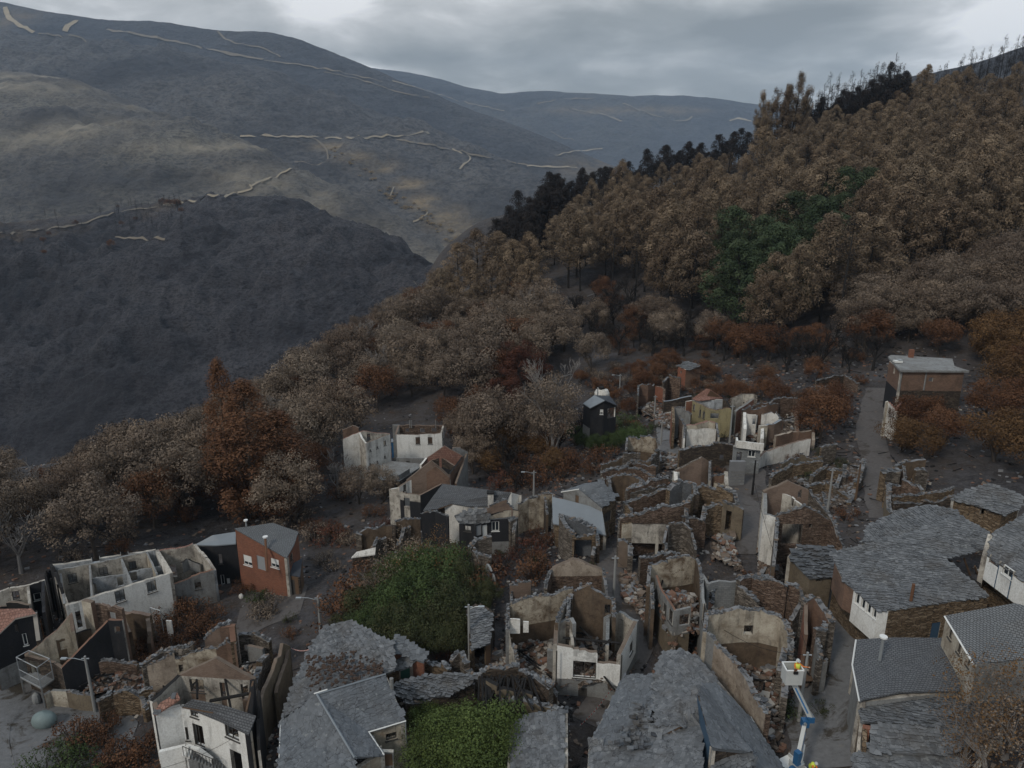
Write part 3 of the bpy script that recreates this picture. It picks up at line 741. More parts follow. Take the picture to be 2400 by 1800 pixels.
def roof(h, pts, m='tile', th=.14, slabs=None, name='roof', parent=None, sm='slate', over=None, lo=0, hi=1, edge=None, rough=.06, hole=None, cover=1.0):
    P = [h.p3(q) for q in pts]; u, v, n = polyframe(P); b = B(); rng = h.rng
    n_ = len(P); top = P; bot = [p - Vector((0, 0, th)) for p in P]
    # triangulate as a fan from the centroid so slightly skewed roofs stay clean
    c = sum(P, Vector((0, 0, 0))) / n_
    for i in range(n_):
        q = (i + 1) % n_
        if (P[i] - P[q]).length < .01: continue
        b.face([top[i], top[q], c], m); b.face([bot[q], bot[i], c - Vector((0, 0, th))], 'wood')
        b.face([top[i], bot[i], bot[q], top[q]], edge or m)
    if slabs:
        o = P[0]; Q = [((p - o).dot(u), (p - o).dot(v)) for p in P]; H = [(p - o).dot(n) for p in P]
        cq = ((c - o).dot(u), (c - o).dot(v)); ch = (c - o).dot(n)
        def hgt(a, e):
            best = None
            for i in range(n_):
                (x1, y1), (x2, y2) = Q[i], Q[(i + 1) % n_]; dt = (x1 - cq[0]) * (y2 - cq[1]) - (x2 - cq[0]) * (y1 - cq[1])
                if abs(dt) < 1e-6: continue
                l1 = ((a - cq[0]) * (y2 - cq[1]) - (x2 - cq[0]) * (e - cq[1])) / dt; l2 = ((x1 - cq[0]) * (e - cq[1]) - (a - cq[0]) * (y1 - cq[1])) / dt
                w0 = min(l1, l2)
                if best is None or w0 > best[0]: best = (w0, ch + l1 * (H[i] - ch) + l2 * (H[(i + 1) % n_] - ch))
            return best[1]
        u0, u1 = min(q[0] for q in Q), max(q[0] for q in Q); v0, v1 = min(q[1] for q in Q), max(q[1] for q in Q)
        y = v0; r = 0
        while y < v1 + slabs * .3:
            x = u0 + rng.uniform(-slabs, 0); rh = slabs * rng.uniform(.65, 1.0)
            while x < u1:
                w_ = slabs * rng.uniform(.55, 1.6); cx, cy = x + w_ / 2, y + rng.uniform(-.3, .3) * slabs * .6
                if inpoly(cx, min(max(cy, v0 + .02), v1 - .02), Q) and rng.random() < cover:
                    hh = rh * rng.uniform(1.0, 1.5); lift = rng.uniform(.035, .035 + rough); dx = rng.uniform(-.25, .25) * slabs
                    cr = [(-w_ * .52, -hh * .5 + rng.uniform(-.1, .16) * slabs), (-w_ * rng.uniform(0, .2), -hh * .5 + rng.uniform(-.16, .04) * slabs), (w_ * .52, -hh * .5 + rng.uniform(-.1, .18) * slabs), (w_ * .48 + dx * .3, hh * .5), (-w_ * .5 + dx * .3, hh * .5)]
                    ww = []
                    for a, e in cr:
                        uu, vv = cx + a, cy + e; z_ = hgt(uu, vv) + (lift + rng.uniform(0, rough * .5) if e < 0 else .012)
                        ww.append(o + u * uu + v * vv + n * z_)
                    t_ = min(1, max(0, rng.gauss(.5, .15))); b.face(ww, sm, t_)
                    dn = n * -.07; b.face([ww[1], ww[0], ww[0] + dn, ww[1] + dn], sm, 0); b.face([ww[2], ww[1], ww[1] + dn, ww[2] + dn], sm, 0)
                x += w_ * rng.uniform(.8, .98)
            y += rh * .78; r += 1
    return b.out(name, parent or h.root)
def inset(P, k): 
    c = sum(P, Vector((0, 0, 0))) / len(P); o = []
    for p in P:
        d = c - p; d.z = 0; o.append(p + d.normalized() * k if d.length > k else p)
    return o
def under(h, pts, f='stone', ops=None, drop=.18, k=.35, name='wall', close=True, **kw):
    """walls standing under a roof outline"""
    P = inset([h.p3(q) for q in pts], k); P = [p - Vector((0, 0, drop)) for p in P]
    if close: P = P + [P[0]]
    wall(h, P, ops, f, 'inner', name=name, **kw)
def stones(b, rng, P, n, zf, mats, s0=.18, s1=.55):
    xs = [p[0] for p in P]; ys = [p[1] for p in P]; k = 0
    while k < n:
        x, y = rng.uniform(min(xs), max(xs)), rng.uniform(min(ys), max(ys)); k += 1
        if not inpoly(x, y, P): continue
        s = rng.uniform(s0, s1) * (1 if rng.random() < .9 else 1.7); a = rng.uniform(0, 6.28); e = rng.uniform(-.5, .5)
        X = Vector((math.cos(a) * math.cos(e), math.sin(a) * math.cos(e), math.sin(e))); Y = Vector((0, 0, 1)).cross(X).normalized(); Z = X.cross(Y)
        b.box((x, y, zf(x, y) + s * .12), (s, s * rng.uniform(.5, .9), s * rng.uniform(.15, .6)), (X, Y, Z), rng.choice(mats), rng.random(), s * .12, rng)
def rubble(label, pts, h=None, hh=.8, n=260, mats=('rock', 'rock', 'rockr', 'rockg', 'rockw'), px=None, beams=4, s1=.55, base=None, m='rubble'):
    """heap of fallen masonry inside or beside a ruin"""
    rng = nrng(); P = [tuple(h.p3(q))[:2] for q in pts] if h else [tuple(PH(*q))[:2] for q in pts]
    cx = sum(p[0] for p in P) / len(P); cy = sum(p[1] for p in P) / len(P); R = max(math.hypot(p[0] - cx, p[1] - cy) for p in P); sd = rng.uniform(0, 99)
    P = [(cx + (x - cx) * 1.0, cy + (y - cy) * 1.0) for x, y in P]
    def zf(x, y):
        r = math.hypot(x - cx, y - cy) / R
        return g(x, y) + hh * max(0, 1.05 - r * r) + .45 * hh * noise.fractal((x * .45, y * .45, sd), .8, 2.1, 5) + .05
    b = B(); st = .5; nx_ = int(2 * R / st) + 1; idx = {}
    for j in range(nx_ + 1):
        for i in range(nx_ + 1):
            x, y = cx - R + i * st, cy - R + j * st; x += rng.uniform(-.12, .12); y += rng.uniform(-.12, .12); idx[i, j] = (x, y, zf(x, y) + rng.uniform(-.12, .12) * min(1, hh))
    for j in range(nx_):
        for i in range(nx_):
            q = [idx[i, j], idx[i + 1, j], idx[i + 1, j + 1], idx[i, j + 1]]; mx, my = sum(a[0] for a in q) / 4, sum(a[1] for a in q) / 4
            if inpoly(mx, my, P): b.face(q[:3], m, rng.random()); b.face([q[0], q[2], q[3]], m, rng.random())
    stones(b, rng, P, n, zf, mats, .12, s1)
    for i in range(beams):
        x, y = rng.uniform(cx - R * .5, cx + R * .5), rng.uniform(cy - R * .5, cy + R * .5)
        if not inpoly(x, y, P): continue
        a = rng.uniform(0, 6.28); e = rng.uniform(-.1, .5); l = rng.uniform(1.5, min(4, R)); D = Vector((math.cos(a) * math.cos(e), math.sin(a) * math.cos(e), math.sin(e))) * l / 2; c = Vector((x, y, zf(x, y) + .35))
        b.tube([c - D, c + D], .09, 5, 'char')
    o = b.out('rubble', loc=(cx, cy, g(cx, cy))); return tag(o, label, 'rubble', kind='stuff')
def _cv(x0, y0, s):
    def f(*a):
        if len(a) <= 3: return (x0 + a[0] / s, y0 + a[1] / s) + tuple(a[2:])
        return (x0 + a[0] / s, y0 + a[1] / s, x0 + a[2] / s, y0 + a[3] / s) + tuple(a[4:])
    return f
r1 = _cv(0, 1200, 2.766); r2 = _cv(600, 1200, 2.766); r3 = _cv(1200, 1200, 2.766); r4 = _cv(1800, 1200, 2.765)
r5 = _cv(1200, 800, 3.318); r6 = _cv(1750, 800, 3.017); r7 = _cv(700, 900, 3.687)
# ================================================= foreground, centre
# white rounded house without a roof
h = Hs('burnt_house', 'roofless white house with a rounded front wall over a grey stone base, burnt window', 'house', r3(550, 940, 5.0))
P = wall(h, [r3(300, 735, .3), r3(293, 868, .1), r3(390, 885, -.1), r3(555, 918, -.4), r3(705, 925, 0)], {2: [r3(395, 970, 550, 1078, 'b'), r3(428, 1142, 486, 1240, 'k')]}, 'white2', 'inner', 'rock', jag=.22, low='conc', lowz=-3.2, drop=.5)
wall(h, [r3(705, 925, 0), r3(812, 712, 0)], {0: [r3(764, 850, 780, 912, 'b')]}, 'white2', 'inner', 'rock', jag=.1, low='conc', lowz=-3.3)
wall(h, [r3(812, 712, 0), r3(690, 650, .2), r3(612, 690, .2)], None, 'inner', 'conc', 'block', jag=.3)
wall(h, [r3(612, 690, .1), r3(606, 860, -.4)], None, 'block', 'inner', 'block', jag=.2, th=.3)
wall(h, [r3(300, 735, .3), r3(372, 695, .8), r3(392, 740, .6)], None, 'inner', 'conc', jag=.4)
wall(h, [r3(372, 760, 0), r3(385, 865, -.6)], None, 'inner', 'inner', jag=.4, th=.25)
b = B(); b.strip(h.c(*r3(330, 815, -.4)), h.c(*r3(715, 850, -.4)), .13, 'char'); b.strip(h.c(*r3(440, 745, -.6)), h.c(*r3(600, 905, -.9)), .1, 'char'); b.strip(h.c(*r3(640, 820, -.3)), h.c(*r3(540, 925, -.8)), .09, 'char'); b.out('beam', h.root)
b = B(); b.strip(h.c(*r3(290, 900, 0)), h.c(*r3(290, 900, 0)) - Vector((0, 0, 4.6)), .06, 'bframe'); b.strip(h.c(*r3(712, 928, 0)), h.c(*r3(712, 928, 0)) - Vector((0, 0, 4.4)), .06, 'bframe'); b.out('downpipe', h.root)
h.foot([r3(300, 735), r3(293, 868), r3(555, 918), r3(705, 925), r3(812, 712)])
rubble('rubble inside the roofless white house with the rounded front', [r3(300, 735, 0), r3(293, 868), r3(390, 885), r3(555, 918), r3(705, 925), r3(812, 712), r3(600, 700)], h, 1.6, 220)
# brown shell behind it
h = Hs('ruined_house', 'bare brown walled shell directly behind the rounded white house', 'ruin', r3(500, 505, 6))
wall(h, [r3(390, 560, -.4), r3(400, 520, 0), r3(510, 500, .6), r3(645, 560, -.2)], {2: [r3(600, 600, 645, 668)]}, 'mud', 'stoneg', caps=True, jag=.35, th=.55)
wall(h, [r3(645, 560, -.2), r3(650, 690, -1.2)], None, 'stoneg', 'mud', caps=True, jag=.4, th=.5)
wall(h, [r3(382, 540, 0), r3(375, 700, -1.0)], None, 'mud', 'stoneg', caps=True, jag=.35, th=.5)
h.foot([r3(390, 560), r3(400, 520), r3(645, 560), r3(650, 690), r3(375, 700)])
rubble('rubble floor of the brown shell behind the rounded white house', [r3(390, 560, -1), r3(640, 570, -1), r3(650, 700, -1), r3(375, 700, -1)], h, 1.5, 120)
# peeled plaster ruin
h = Hs('ruined_house', 'roofless ruin with peeling cream plaster above brown walls, left of the rounded white house', 'ruin', r3(100, 560, 5.5))
wall(h, [r2(1645, 600, -.2), r3(0, 590, 0), r3(160, 545, .3), r3(395, 500, .4)], None, 'peel', 'stoneg', caps=True, jag=.3, th=.5, low='mud', lowz=-2.6)
wall(h, [r2(1645, 600, -.2), r2(1640, 760, -.6), r2(1655, 860, -2.2), r2(1690, 990, -3.0)], None, 'inner', 'conc', caps=True, jag=.4, th=.45)
wall(h, [r3(385, 545, .2), r3(320, 660, 0), r3(300, 730, -.3)], None, 'inner', 'mud', caps=True, jag=.35, th=.45)
wall(h, [r2(1632, 700, -.2), r2(1712, 700, -.2)], None, 'white', 'white', jag=.2, th=.12, base=-1.6); wall(h, [r2(1732, 712, -.3), r2(1768, 712, -.3)], None, 'white', 'white', jag=.1, th=.12, base=-1.4)
wall(h, [r3(228, 900, -2.6), r3(295, 905, -2.6)], None, 'conc', 'conc', jag=.1, th=.3)
h.foot([r2(1645, 600), r3(395, 500), r3(295, 905), r2(1690, 990)])
rubble('broken tiles and stones filling the ruin with peeling cream plaster', [r2(1650, 640, -1), r3(380, 560, -1), r3(290, 760, -1), r3(285, 1100, -3), r2(1700, 1000, -3)], h, 1.1, 420, ('rock', 'rockr', 'rockw', 'rockw', 'rockg'))
# stone gable ruin
h = Hs('ruined_house', 'small stone ruin with an intact gable end, above the peeling cream ruin', 'ruin', r3(395, 312, 6))
wall(h, [r3(262, 372, -1.6), ('on',) + r3(395, 310), r3(585, 378, -1.8)], None, 'pink', 'stoner', 'rock', jag=.12, th=.5, low='stoner', lowz=-2.4)
wall(h, [r3(262, 372, -1.6), r3(235, 440, -2.0), r3(228, 500, -2.6)], {1: []}, 'stoner', 'stoneg', caps=True, jag=.4, th=.5)
wall(h, [r3(585, 378, -1.8), r3(600, 470, -2), r3(606, 540, -3)], None, 'stoneg', 'stoneg', caps=True, jag=.4, th=.45)
wall(h, [r3(436, 470, -1.8), r3(440, 520, -2.2)], None, 'stoner', 'stoner', caps=True, jag=.2, th=.4)
h.foot([r3(262, 372), r3(395, 310), r3(585, 378), r3(606, 540), r3(228, 500)])
rubble('rubble inside the small stone gable ruin', [r3(262, 380, -2), r3(585, 390, -2), r3(606, 540, -3), r3(228, 500, -3)], h, 1.2, 120)
# house of thin grey concrete walls on a stone base
h = Hs('ruined_house', 'ruin with thin grey concrete window walls on a curved stone base, rubble filled', 'ruin', r3(1050, 640, 5.6))
wall(h, [r3(930, 410, .9), r3(960, 500, .3), r3(1050, 640, 0)], {0: [], 1: [r3(978, 590, 1000, 690, 'b'), r3(1016, 632, 1044, 722, 'b')]}, 'conc', 'inner', 'rockr', jag=.12, th=.22, low='tanmud', lowz=-2.6)
wall(h, [r3(1050, 640, 0), r3(1162, 620, .1)], {0: [r3(1086, 664, 1160, 734, 'h')]}, 'conc', 'inner', 'conc', jag=.1, th=.22, low='tanmud', lowz=-2.6)
wall(h, [r3(905, 345, 1.1), r3(1010, 315, 1.4), r3(1120, 290, 1.6), r3(1190, 300, 1.2)], None, 'peel', 'stoneg', caps=True, jag=.3, th=.5, low='mud', lowz=-1.6)
wall(h, [r3(905, 345, 1.1), r3(895, 470, .6), r3(900, 640, -1.2)], None, 'stoneg', 'mud', caps=True, jag=.4, th=.5)
wall(h, [r3(1190, 300, 1.2), r3(1218, 420, .8), r3(1222, 560, 0)], None, 'mud', 'conc', caps=True, jag=.3, th=.4)
h.foot([r3(895, 345), r3(1190, 300), r3(1222, 640), r3(1050, 700), r3(900, 700)])
rubble('red brown rubble inside the thin walled grey ruin', [r3(930, 400), r3(1180, 380), r3(1222, 600), r3(1160, 640), r3(1050, 650), r3(960, 520)], h, 3.2, 420, ('rock', 'rockr', 'rockr', 'rockg', 'rockw'))
# grey block ruin right of it
h = Hs('ruined_house', 'roofless grey concrete block ruin with an empty doorway between two stone ruins', 'ruin', r3(1340, 455, 5))
wall(h, [r3(1225, 400, .3), r3(1268, 470, 0), r3(1345, 452, 0), r3(1456, 452, 0)], {1: [r3(1268, 505, 1325, 640, 'h')]}, 'block', 'block', 'conc', jag=.15, th=.25)
wall(h, [r3(1225, 400, .3), r3(1228, 560, 0), r3(1258, 700, -.6)], {1: [r3(1234, 600, 1252, 740, 'b')]}, 'conc', 'inner', 'conc', jag=.2, th=.25)
h.foot([r3(1225, 400), r3(1456, 452), r3(1440, 640), r3(1258, 700)])
rubble('rubble heap above the grey concrete block ruin', [r3(1240, 300), r3(1400, 330), r3(1540, 400), r3(1456, 452), r3(1268, 480)], h, 1.8, 260, ('rock', 'rockr', 'rockg', 'rockw'))
# curved slate capped ruin
h = Hs('ruined_house', 'ruin of curved red brown walls under a thick slate coping, behind the cream walled ruin', 'ruin', r3(1700, 440, 5))
wall(h, [r3(1462, 470, -.3), r3(1530, 520, -.6), r3(1585, 590, -1.2)], None, 'stoneg', 'stoneg', caps=True, jag=.4, th=.7)
wall(h, [r3(1480, 450, 0), r3(1560, 405, .4), r3(1690, 420, .5), r3(1790, 455, .3), r3(1865, 510, -.3)], None, 'stoner', 'stoneg', caps=True, jag=.35, th=.8)
wall(h, [r3(1865, 510, -.3), r3(1882, 600, -1.5), r3(1820, 700, -2.5)], None, 'stoneg', 'stoner', caps=True, jag=.5, th=.6)
wall(h, [r3(1560, 440, 0), r3(1690, 450, .2), r3(1785, 480, .1)], None, 'stoner', 'mud', caps=True, jag=.3, th=.5)
h.foot([r3(1462, 470), r3(1560, 405), r3(1865, 510), r3(1820, 700), r3(1585, 590)])
rubble('rubble inside the ruin with curved red brown walls', [r3(1500, 480, -1), r3(1690, 450, -1), r3(1860, 540, -1), r3(1820, 690, -2), r3(1600, 600, -2)], h, 1.2, 160)
# cream walled U shaped ruin
h = Hs('ruined_house', 'long roofless ruin, its cream inner wall pierced by a dark hole', 'ruin', r3(1500, 650, 6))
wall(h, [r3(1275, 672, .2), r3(1380, 650, .3), r3(1500, 640, .3)], None, 'cream', 'stoneg', caps=True, jag=.25, th=.7, low='mud', lowz=-2.9)
wall(h, [r3(1500, 640, .3), r3(1620, 635, .4), r3(1745, 690, 0)], {0: [r3(1503, 735, 1562, 795, 'h')]}, 'cream', 'stoneg', caps=True, jag=.25, th=.7, low='mud', lowz=-2.9)
wall(h, [r3(1745, 690, 0), r3(1790, 780, -.4), r3(1790, 880, -1.2), r3(1760, 1000, -1.8), r3(1745, 1180, -2.6)], None, 'cream', 'stoneg', caps=True, jag=.35, th=.75)
wall(h, [r3(1275, 672, .2), r3(1262, 780, -.1), r3(1310, 840, -.4)], {}, 'conc', 'cream', caps=True, jag=.2, th=.5)
wall(h, [r3(1310, 840, -.4), r3(1460, 1010, -1.0), r3(1560, 1180, -1.4), r3(1640, 1330, -2.0)], None, 'pink', 'stoner', caps=True, jag=.35, th=.7)
h.foot([r3(1275, 672), r3(1620, 635), r3(1790, 780), r3(1745, 1180), r3(1640, 1330), r3(1310, 840)])
rubble('stone rubble filling the long cream walled ruin', [r3(1330, 800, -2), r3(1700, 820, -2), r3(1740, 1000, -3), r3(1735, 1200, -3), r3(1680, 1400, -3), r3(1480, 1010, -2)], h, 1.3, 620, ('rock', 'rock', 'rockr', 'rockw', 'rockg'))
# tall wall remnants right of it
h = Hs('ruined_house', 'narrow ruin with an orange brick wall and slate topped curved wall beside the lane', 'ruin', r4(340, 640, 5.5))
wall(h, [r4(250, 590, .2), r4(300, 570, .3), r4(360, 640, 0), r4(392, 720, -.4)], None, 'brickd', 'stoneg', caps=True, jag=.3, th=.9)
wall(h, [r4(392, 720, -.4), r4(380, 780, -.8), r4(310, 800, -1)], None, 'stoneg', 'stoner', caps=True, jag=.3, th=.7)
wall(h, [r4(232, 610, -.2), r4(236, 780, -.9)], None, 'brick', 'brickd', 'rock', jag=.3, th=.3)
wall(h, [r4(310, 800, -1), r4(328, 960, -2.2), r4(388, 975, -2.6)], None, 'conc', 'stoneg', caps=True, jag=.3, th=.5)
h.foot([r4(232, 590), r4(392, 640), r4(392, 975), r4(310, 975)])
rubble('loose stones inside the narrow brick ruin beside the lane', [r4(240, 640, -2), r4(380, 760, -2), r4(385, 970, -3), r4(250, 960, -3)], h, 1.0, 160)
# low stone building with slate pieces
h = Hs('stone_barn', 'low stone barn under a heap of loose dark slates, beside the lane', 'barn', r4(250, 410, 4.6))
roof(h, [r4(135, 285, .4), r4(200, 215, .9), r4(420, 225, .9), r4(455, 255, .8), r4(425, 420, -.2), r4(270, 430, -.2), r4(180, 340, .2)], 'slated', slabs=.55, sm='slated', rough=.16, cover=.85)
under(h, [r4(135, 285, .4), r4(200, 215, .9), r4(455, 255, .8), r4(425, 420, -.2), r4(270, 430, -.2)], 'tanmud', {3: [r4(312, 425, 348, 452)]}, k=.2)
h.foot([r4(135, 285), r4(200, 215), r4(455, 255), r4(425, 420), r4(270, 430)])
# brick and stone gable building
h = Hs('burnt_house', 'tall burnt building with two red brown gables, white plastered room and a large black opening', 'house', r6(420, 1165, 7))
wall(h, [r6(205, 1245, -.9), ('on',) + r6(420, 1165), r6(590, 1250, -1.0)], {0: [r6(248, 1292, 396, 1438, 'h')], 1: [r6(440, 1290, 462, 1322)]}, 'stoner', 'stoneg', caps=True, jag=.25, th=.5)
wall(h, [r6(205, 1245, -.9), r6(120, 1215, -.6), r6(120, 1065, .4)], {0: [], 1: []}, 'white', 'inner', 'conc', jag=.4, th=.35)
wall(h, [r6(120, 1062, .4), ('on',) + r6(290, 992), r6(440, 1062, .4)], {1: [r6(362, 1050, 388, 1110)]}, 'brickp', 'stoneg', 'rock', jag=.1, th=.4)
wall(h, [r6(120, 1075, .2), r6(215, 1065, .2), r6(310, 1100, 0)], {1: []}, 'inner', 'inner', 'white', jag=.08, th=.22)
wall(h, [r6(310, 1100, 0), r6(388, 1165, -.4)], {0: [r6(312, 1110, 332, 1170)]}, 'inner', 'inner', 'white', jag=.08, th=.22)
wall(h, [r6(440, 1062, .4), r6(480, 1120, -.2), r6(590, 1250, -1.0)], None, 'stoneg', 'stoneg', caps=True, jag=.35, th=.5)
wall(h, [r6(590, 1250, -1.0), r6(645, 1360, -1.8), r6(690, 1450, -3)], None, 'stoner', 'stoneg', caps=True, jag=.4, th=.5)
wall(h, [r6(205, 1245, -.9), r6(195, 1400, -1.4), r6(180, 1560, -3)], None, 'stoneg', 'mud', caps=True, jag=.4, th=.5)
h.foot([r6(110, 1050), r6(290, 992), r6(440, 1062), r6(590, 1250), r6(690, 1450), r6(195, 1560)])
rubble('rubble round the foot of the tall building with red brown gables', [r6(80, 1400, -6), r6(200, 1400, -6), r6(260, 1640, -6), r6(90, 1640, -6)], h, .8, 160)
# ================================================= big slate roofs in the foreground
h = Hs('slate_house', 'large slate roofed house at the bottom centre with a raised stone dormer roof', 'house', (1590, 1535, 5.6))
rp = [(1464,1583,-.9),(1530,1580,-.5),(1510,1650,-.4),(1485,1700,-.7),(1383,1745,-1.6)]
A = h.c(1592, 1524, .5); Bk = h.c(1612, 1850, 2.2)
roof(h, [(1464,1582,-1.0),(1536,1582,0),(1530,1660,.4),(1512,1700,.3),(1462,1746,-.4),(1383,1744,-1.6)], 'slateb', slabs=.34, sm='slateb', rough=.012)
roof(h, [(1536,1560,.1),(1555,1530,.3),(1592,1522,.5),(1640,1545,.3),(1682,1590,.1),(1640,1640,.5),(1600,1700,1.0),(1540,1700,.6),(1531,1640,.3)], 'slated', slabs=.4, rough=.06)
roof(h, [(1512,1700,.25),(1600,1700,1.0),(1640,1640,.55),(1650,1830,1.5),(1380,1830,-.9),(1386,1748,-1.7),(1462,1746,-.5)], 'slate', slabs=.38, rough=.025)
roof(h, [r3(1215, 1190, 2.4), r3(1240, 1120, .8), r3(1330, 1110, .2), r3(1550, 1340, -1.0), r3(1790, 1700, -2.4), r3(1560, 1700, .2), r3(1560, 1545, .9), r3(1500, 1550, 1.2), r3(1300, 1530, 2.4)], 'slateb', slabs=.34, sm='slateb', rough=.015, name='right_roof', th=.2)
wall(h, [r3(1203, 1190, 2.25), r3(1296, 1530, 2.25)], None, 'bluedk', 'inner', 'stoned', th=.25, base=-1.5, name='dormer_wall')
wall(h, [r3(1298, 1532, 2.2), r3(1500, 1552, 1.0)], None, 'stoned', 'inner', 'stoned', th=.25, base=-1.5, name='dormer_wall')
roof(h, [r3(1290, 1640, .9), r3(1400, 1580, 1.0), r3(1555, 1560, .8), r3(1560, 1740, .2), r3(1280, 1740, .6)], 'slate', slabs=.38, rough=.08, name='lower_roof')
under(h, [(1464,1583,-1.1),(1536,1582,-.2),(1592,1524,.1),(1682,1590,-.2),(1760,1681,-1.7),(1850,1830,-2.6),(1380,1830,-1.2),(1383,1745,-1.8)], 'stone', k=.3)
b = B(); b.strip(h.c(1760,1680,-1.55), h.c(1845,1825,-2.3), .05, 'wframe', 4); b.strip(h.c(1385,1750,-1.8), h.c(1386,1830,-1.5), .05, 'wframe', 4); b.out('gutter', h.root)
for px, py in ((1512, 1690), (1482, 1735)):
    b = B(); c = h.c(px, py, 0); rg_ = random.Random(px)
    for i in range(46): b.box(c + Vector((rg_.gauss(0, .55), rg_.gauss(0, .7), rg_.uniform(.1, .4))), (.4, .3, .1), None, 'slated', rg_.random(), .08, rg_)
    tag(b.out('loose_slates', h.root), kind='stuff')
h.foot([(1464,1583), (1592,1524), (1682,1590), (1850,1830), (1380,1830), (1383,1745)])
# slate roof at the right of the green tree
h = Hs('stone_barn', 'narrow stone barn with a pale slate roof between the bright green bush and the alley', 'barn', (1320, 1670, 4.0))
roof(h, [(1205,1690,-.5),(1250,1672,0),(1322,1664,.5),(1322,1830,.6),(1195,1830,-.7)], 'slate', slabs=.36, rough=.045)
under(h, [(1205,1690,-.5),(1322,1664,.5),(1322,1830,.6),(1195,1830,-.7)], 'stone', k=.15)
h.foot([(1205,1690), (1322,1664), (1322,1830), (1195,1830)])
h = Hs('ruined_wall', 'curved stone wall with slate coping over an orange arch, above the narrow barn', 'wall', (1240, 1640, 3.8))
wall(h, [r2(1535, 1290, -.6), r2(1600, 1245, 0), r2(1700, 1222, .3), r2(1800, 1240, .2), r3(250, 1285, -.2), r3(330, 1300, -.4)], None, 'tanmud', 'stoneg', caps=True, jag=.2, th=.8)
# L shaped blue grey hip roof
h = Hs('slate_house', 'house with L shaped blue grey hipped roof and white gutter', 'house', (865, 1715, 4.6))
ap = r2(395, 1185, 2.0)
roof(h, [ap, r2(840, 1050, 1.6), r2(885, 1190, .9), r2(972, 1352, 0), r2(728, 1425, 0)], 'slateb', slabs=.38, sm='slateb', rough=.012)
roof(h, [ap, r2(728, 1425, 0), r2(830, 1575, -.3), r2(640, 1592, .6)], 'slateb', slabs=.38, sm='slateb', rough=.012)
roof(h, [ap, r2(640, 1592, .6), r2(640, 1680, .4), r2(140, 1680, -.6), r2(165, 1358, -.6)], 'slateb', slabs=.38, sm='slateb', rough=.012)
under(h, [r2(165, 1358, -.6), r2(395, 1185, .6), r2(840, 1050, .6), r2(972, 1352, 0), r2(728, 1425, 0), r2(830, 1575, -.3), r2(640, 1700, -.4), r2(140, 1690, -.6)], 'cream', {3: [r2(842, 1432, 912, 1475, 'b')], 4: [r2(735, 1500, 790, 1650)]}, k=.4)
b = B(); b.strip(h.c(*r2(728, 1425, .02)), h.c(*r2(830, 1575, -.3)), .07, 'wframe'); b.strip(h.c(*r2(728, 1427, 0)), h.c(*r2(972, 1354, 0)), .06, 'wframe'); b.strip(h.c(*r2(375, 1178, 2.1)), h.c(*r2(462, 1150, 2.1)), .06, 'wframe')
b.strip(h.c(*r2(160, 1360, -.6)), h.c(*r2(150, 1625, -.6)), .05, 'wframe'); b.strip(h.c(*r2(968, 1360, -.1)), h.c(*r2(968, 1360, -.1)) - Vector((0, 0, 4.2)), .05, 'grame'); b.out('gutter', h.root)
b = B(); b.strip(h.c(*ap) + Vector((0, 0, .06)), h.c(*r2(840, 1050, 1.65)), .08, 'sheet'); b.strip(h.c(*ap) + Vector((0, 0, .06)), h.c(*r2(640, 1592, .68)), .09, 'sheet'); b.out('ridge_cap', h.root)
wall(h, [r2(745, 1555, -.6), r2(890, 1560, -.8)], {0: [r2(888 - 60, 1570, 885, 1650, 'W')]}, 'conc', 'inner', th=.3)
h.foot([r2(165, 1358), r2(395, 1185), r2(840, 1050), r2(972, 1352), r2(830, 1575), r2(640, 1700), r2(140, 1690)])
b = B(); c = PH(*r2(885, 1210), 4.6); b.strip(c, c + Vector((0, 0, 1.9)), .16, 'conc', 8); tagp = b.out('flue_pipe', h.root)
# mossy stone slate roof behind
h = Hs('slate_house', 'house under a big rough slate roof strewn with brown moss, touching the green thicket', 'house', (700, 1600, 4.0))
roof(h, [r2(375, 835, .6), r2(440, 745, 1.2), r2(620, 705, 1.8), r2(890, 850, 2.2), r2(900, 1020, 1.7), r2(855, 1045, 1.5), r2(395, 1185, .9), r2(165, 1345, -.5), r2(250, 1090, 0)], 'slated', slabs=.4, rough=.07)
under(h, [r2(375, 835, .5), r2(620, 705, 1.6), r2(890, 850, 1.9), r2(855, 1045, 1.3), r2(395, 1185, .7), r2(165, 1345, -.7), r2(250, 1090, -.2)], 'stone', k=.4)
b = B(); rr = random.Random(5)
for i in range(420):
    x, y = rr.uniform(330, 830), rr.uniform(900, 1130); y += (600 - x) * .12
    if rr.random() < .9 - abs(y - 1000) / 200: b.box(h.c(*r2(x, y, 1.45 + (900 - y) * -.0034)), (rr.uniform(.1, .3), rr.uniform(.1, .3), .08), None, 'moss', .5, .06, rr)
tag(b.out('moss_and_litter', h.root), kind='stuff')
h.foot([r2(375, 835), r2(620, 705), r2(890, 850), r2(855, 1045), r2(165, 1345)])
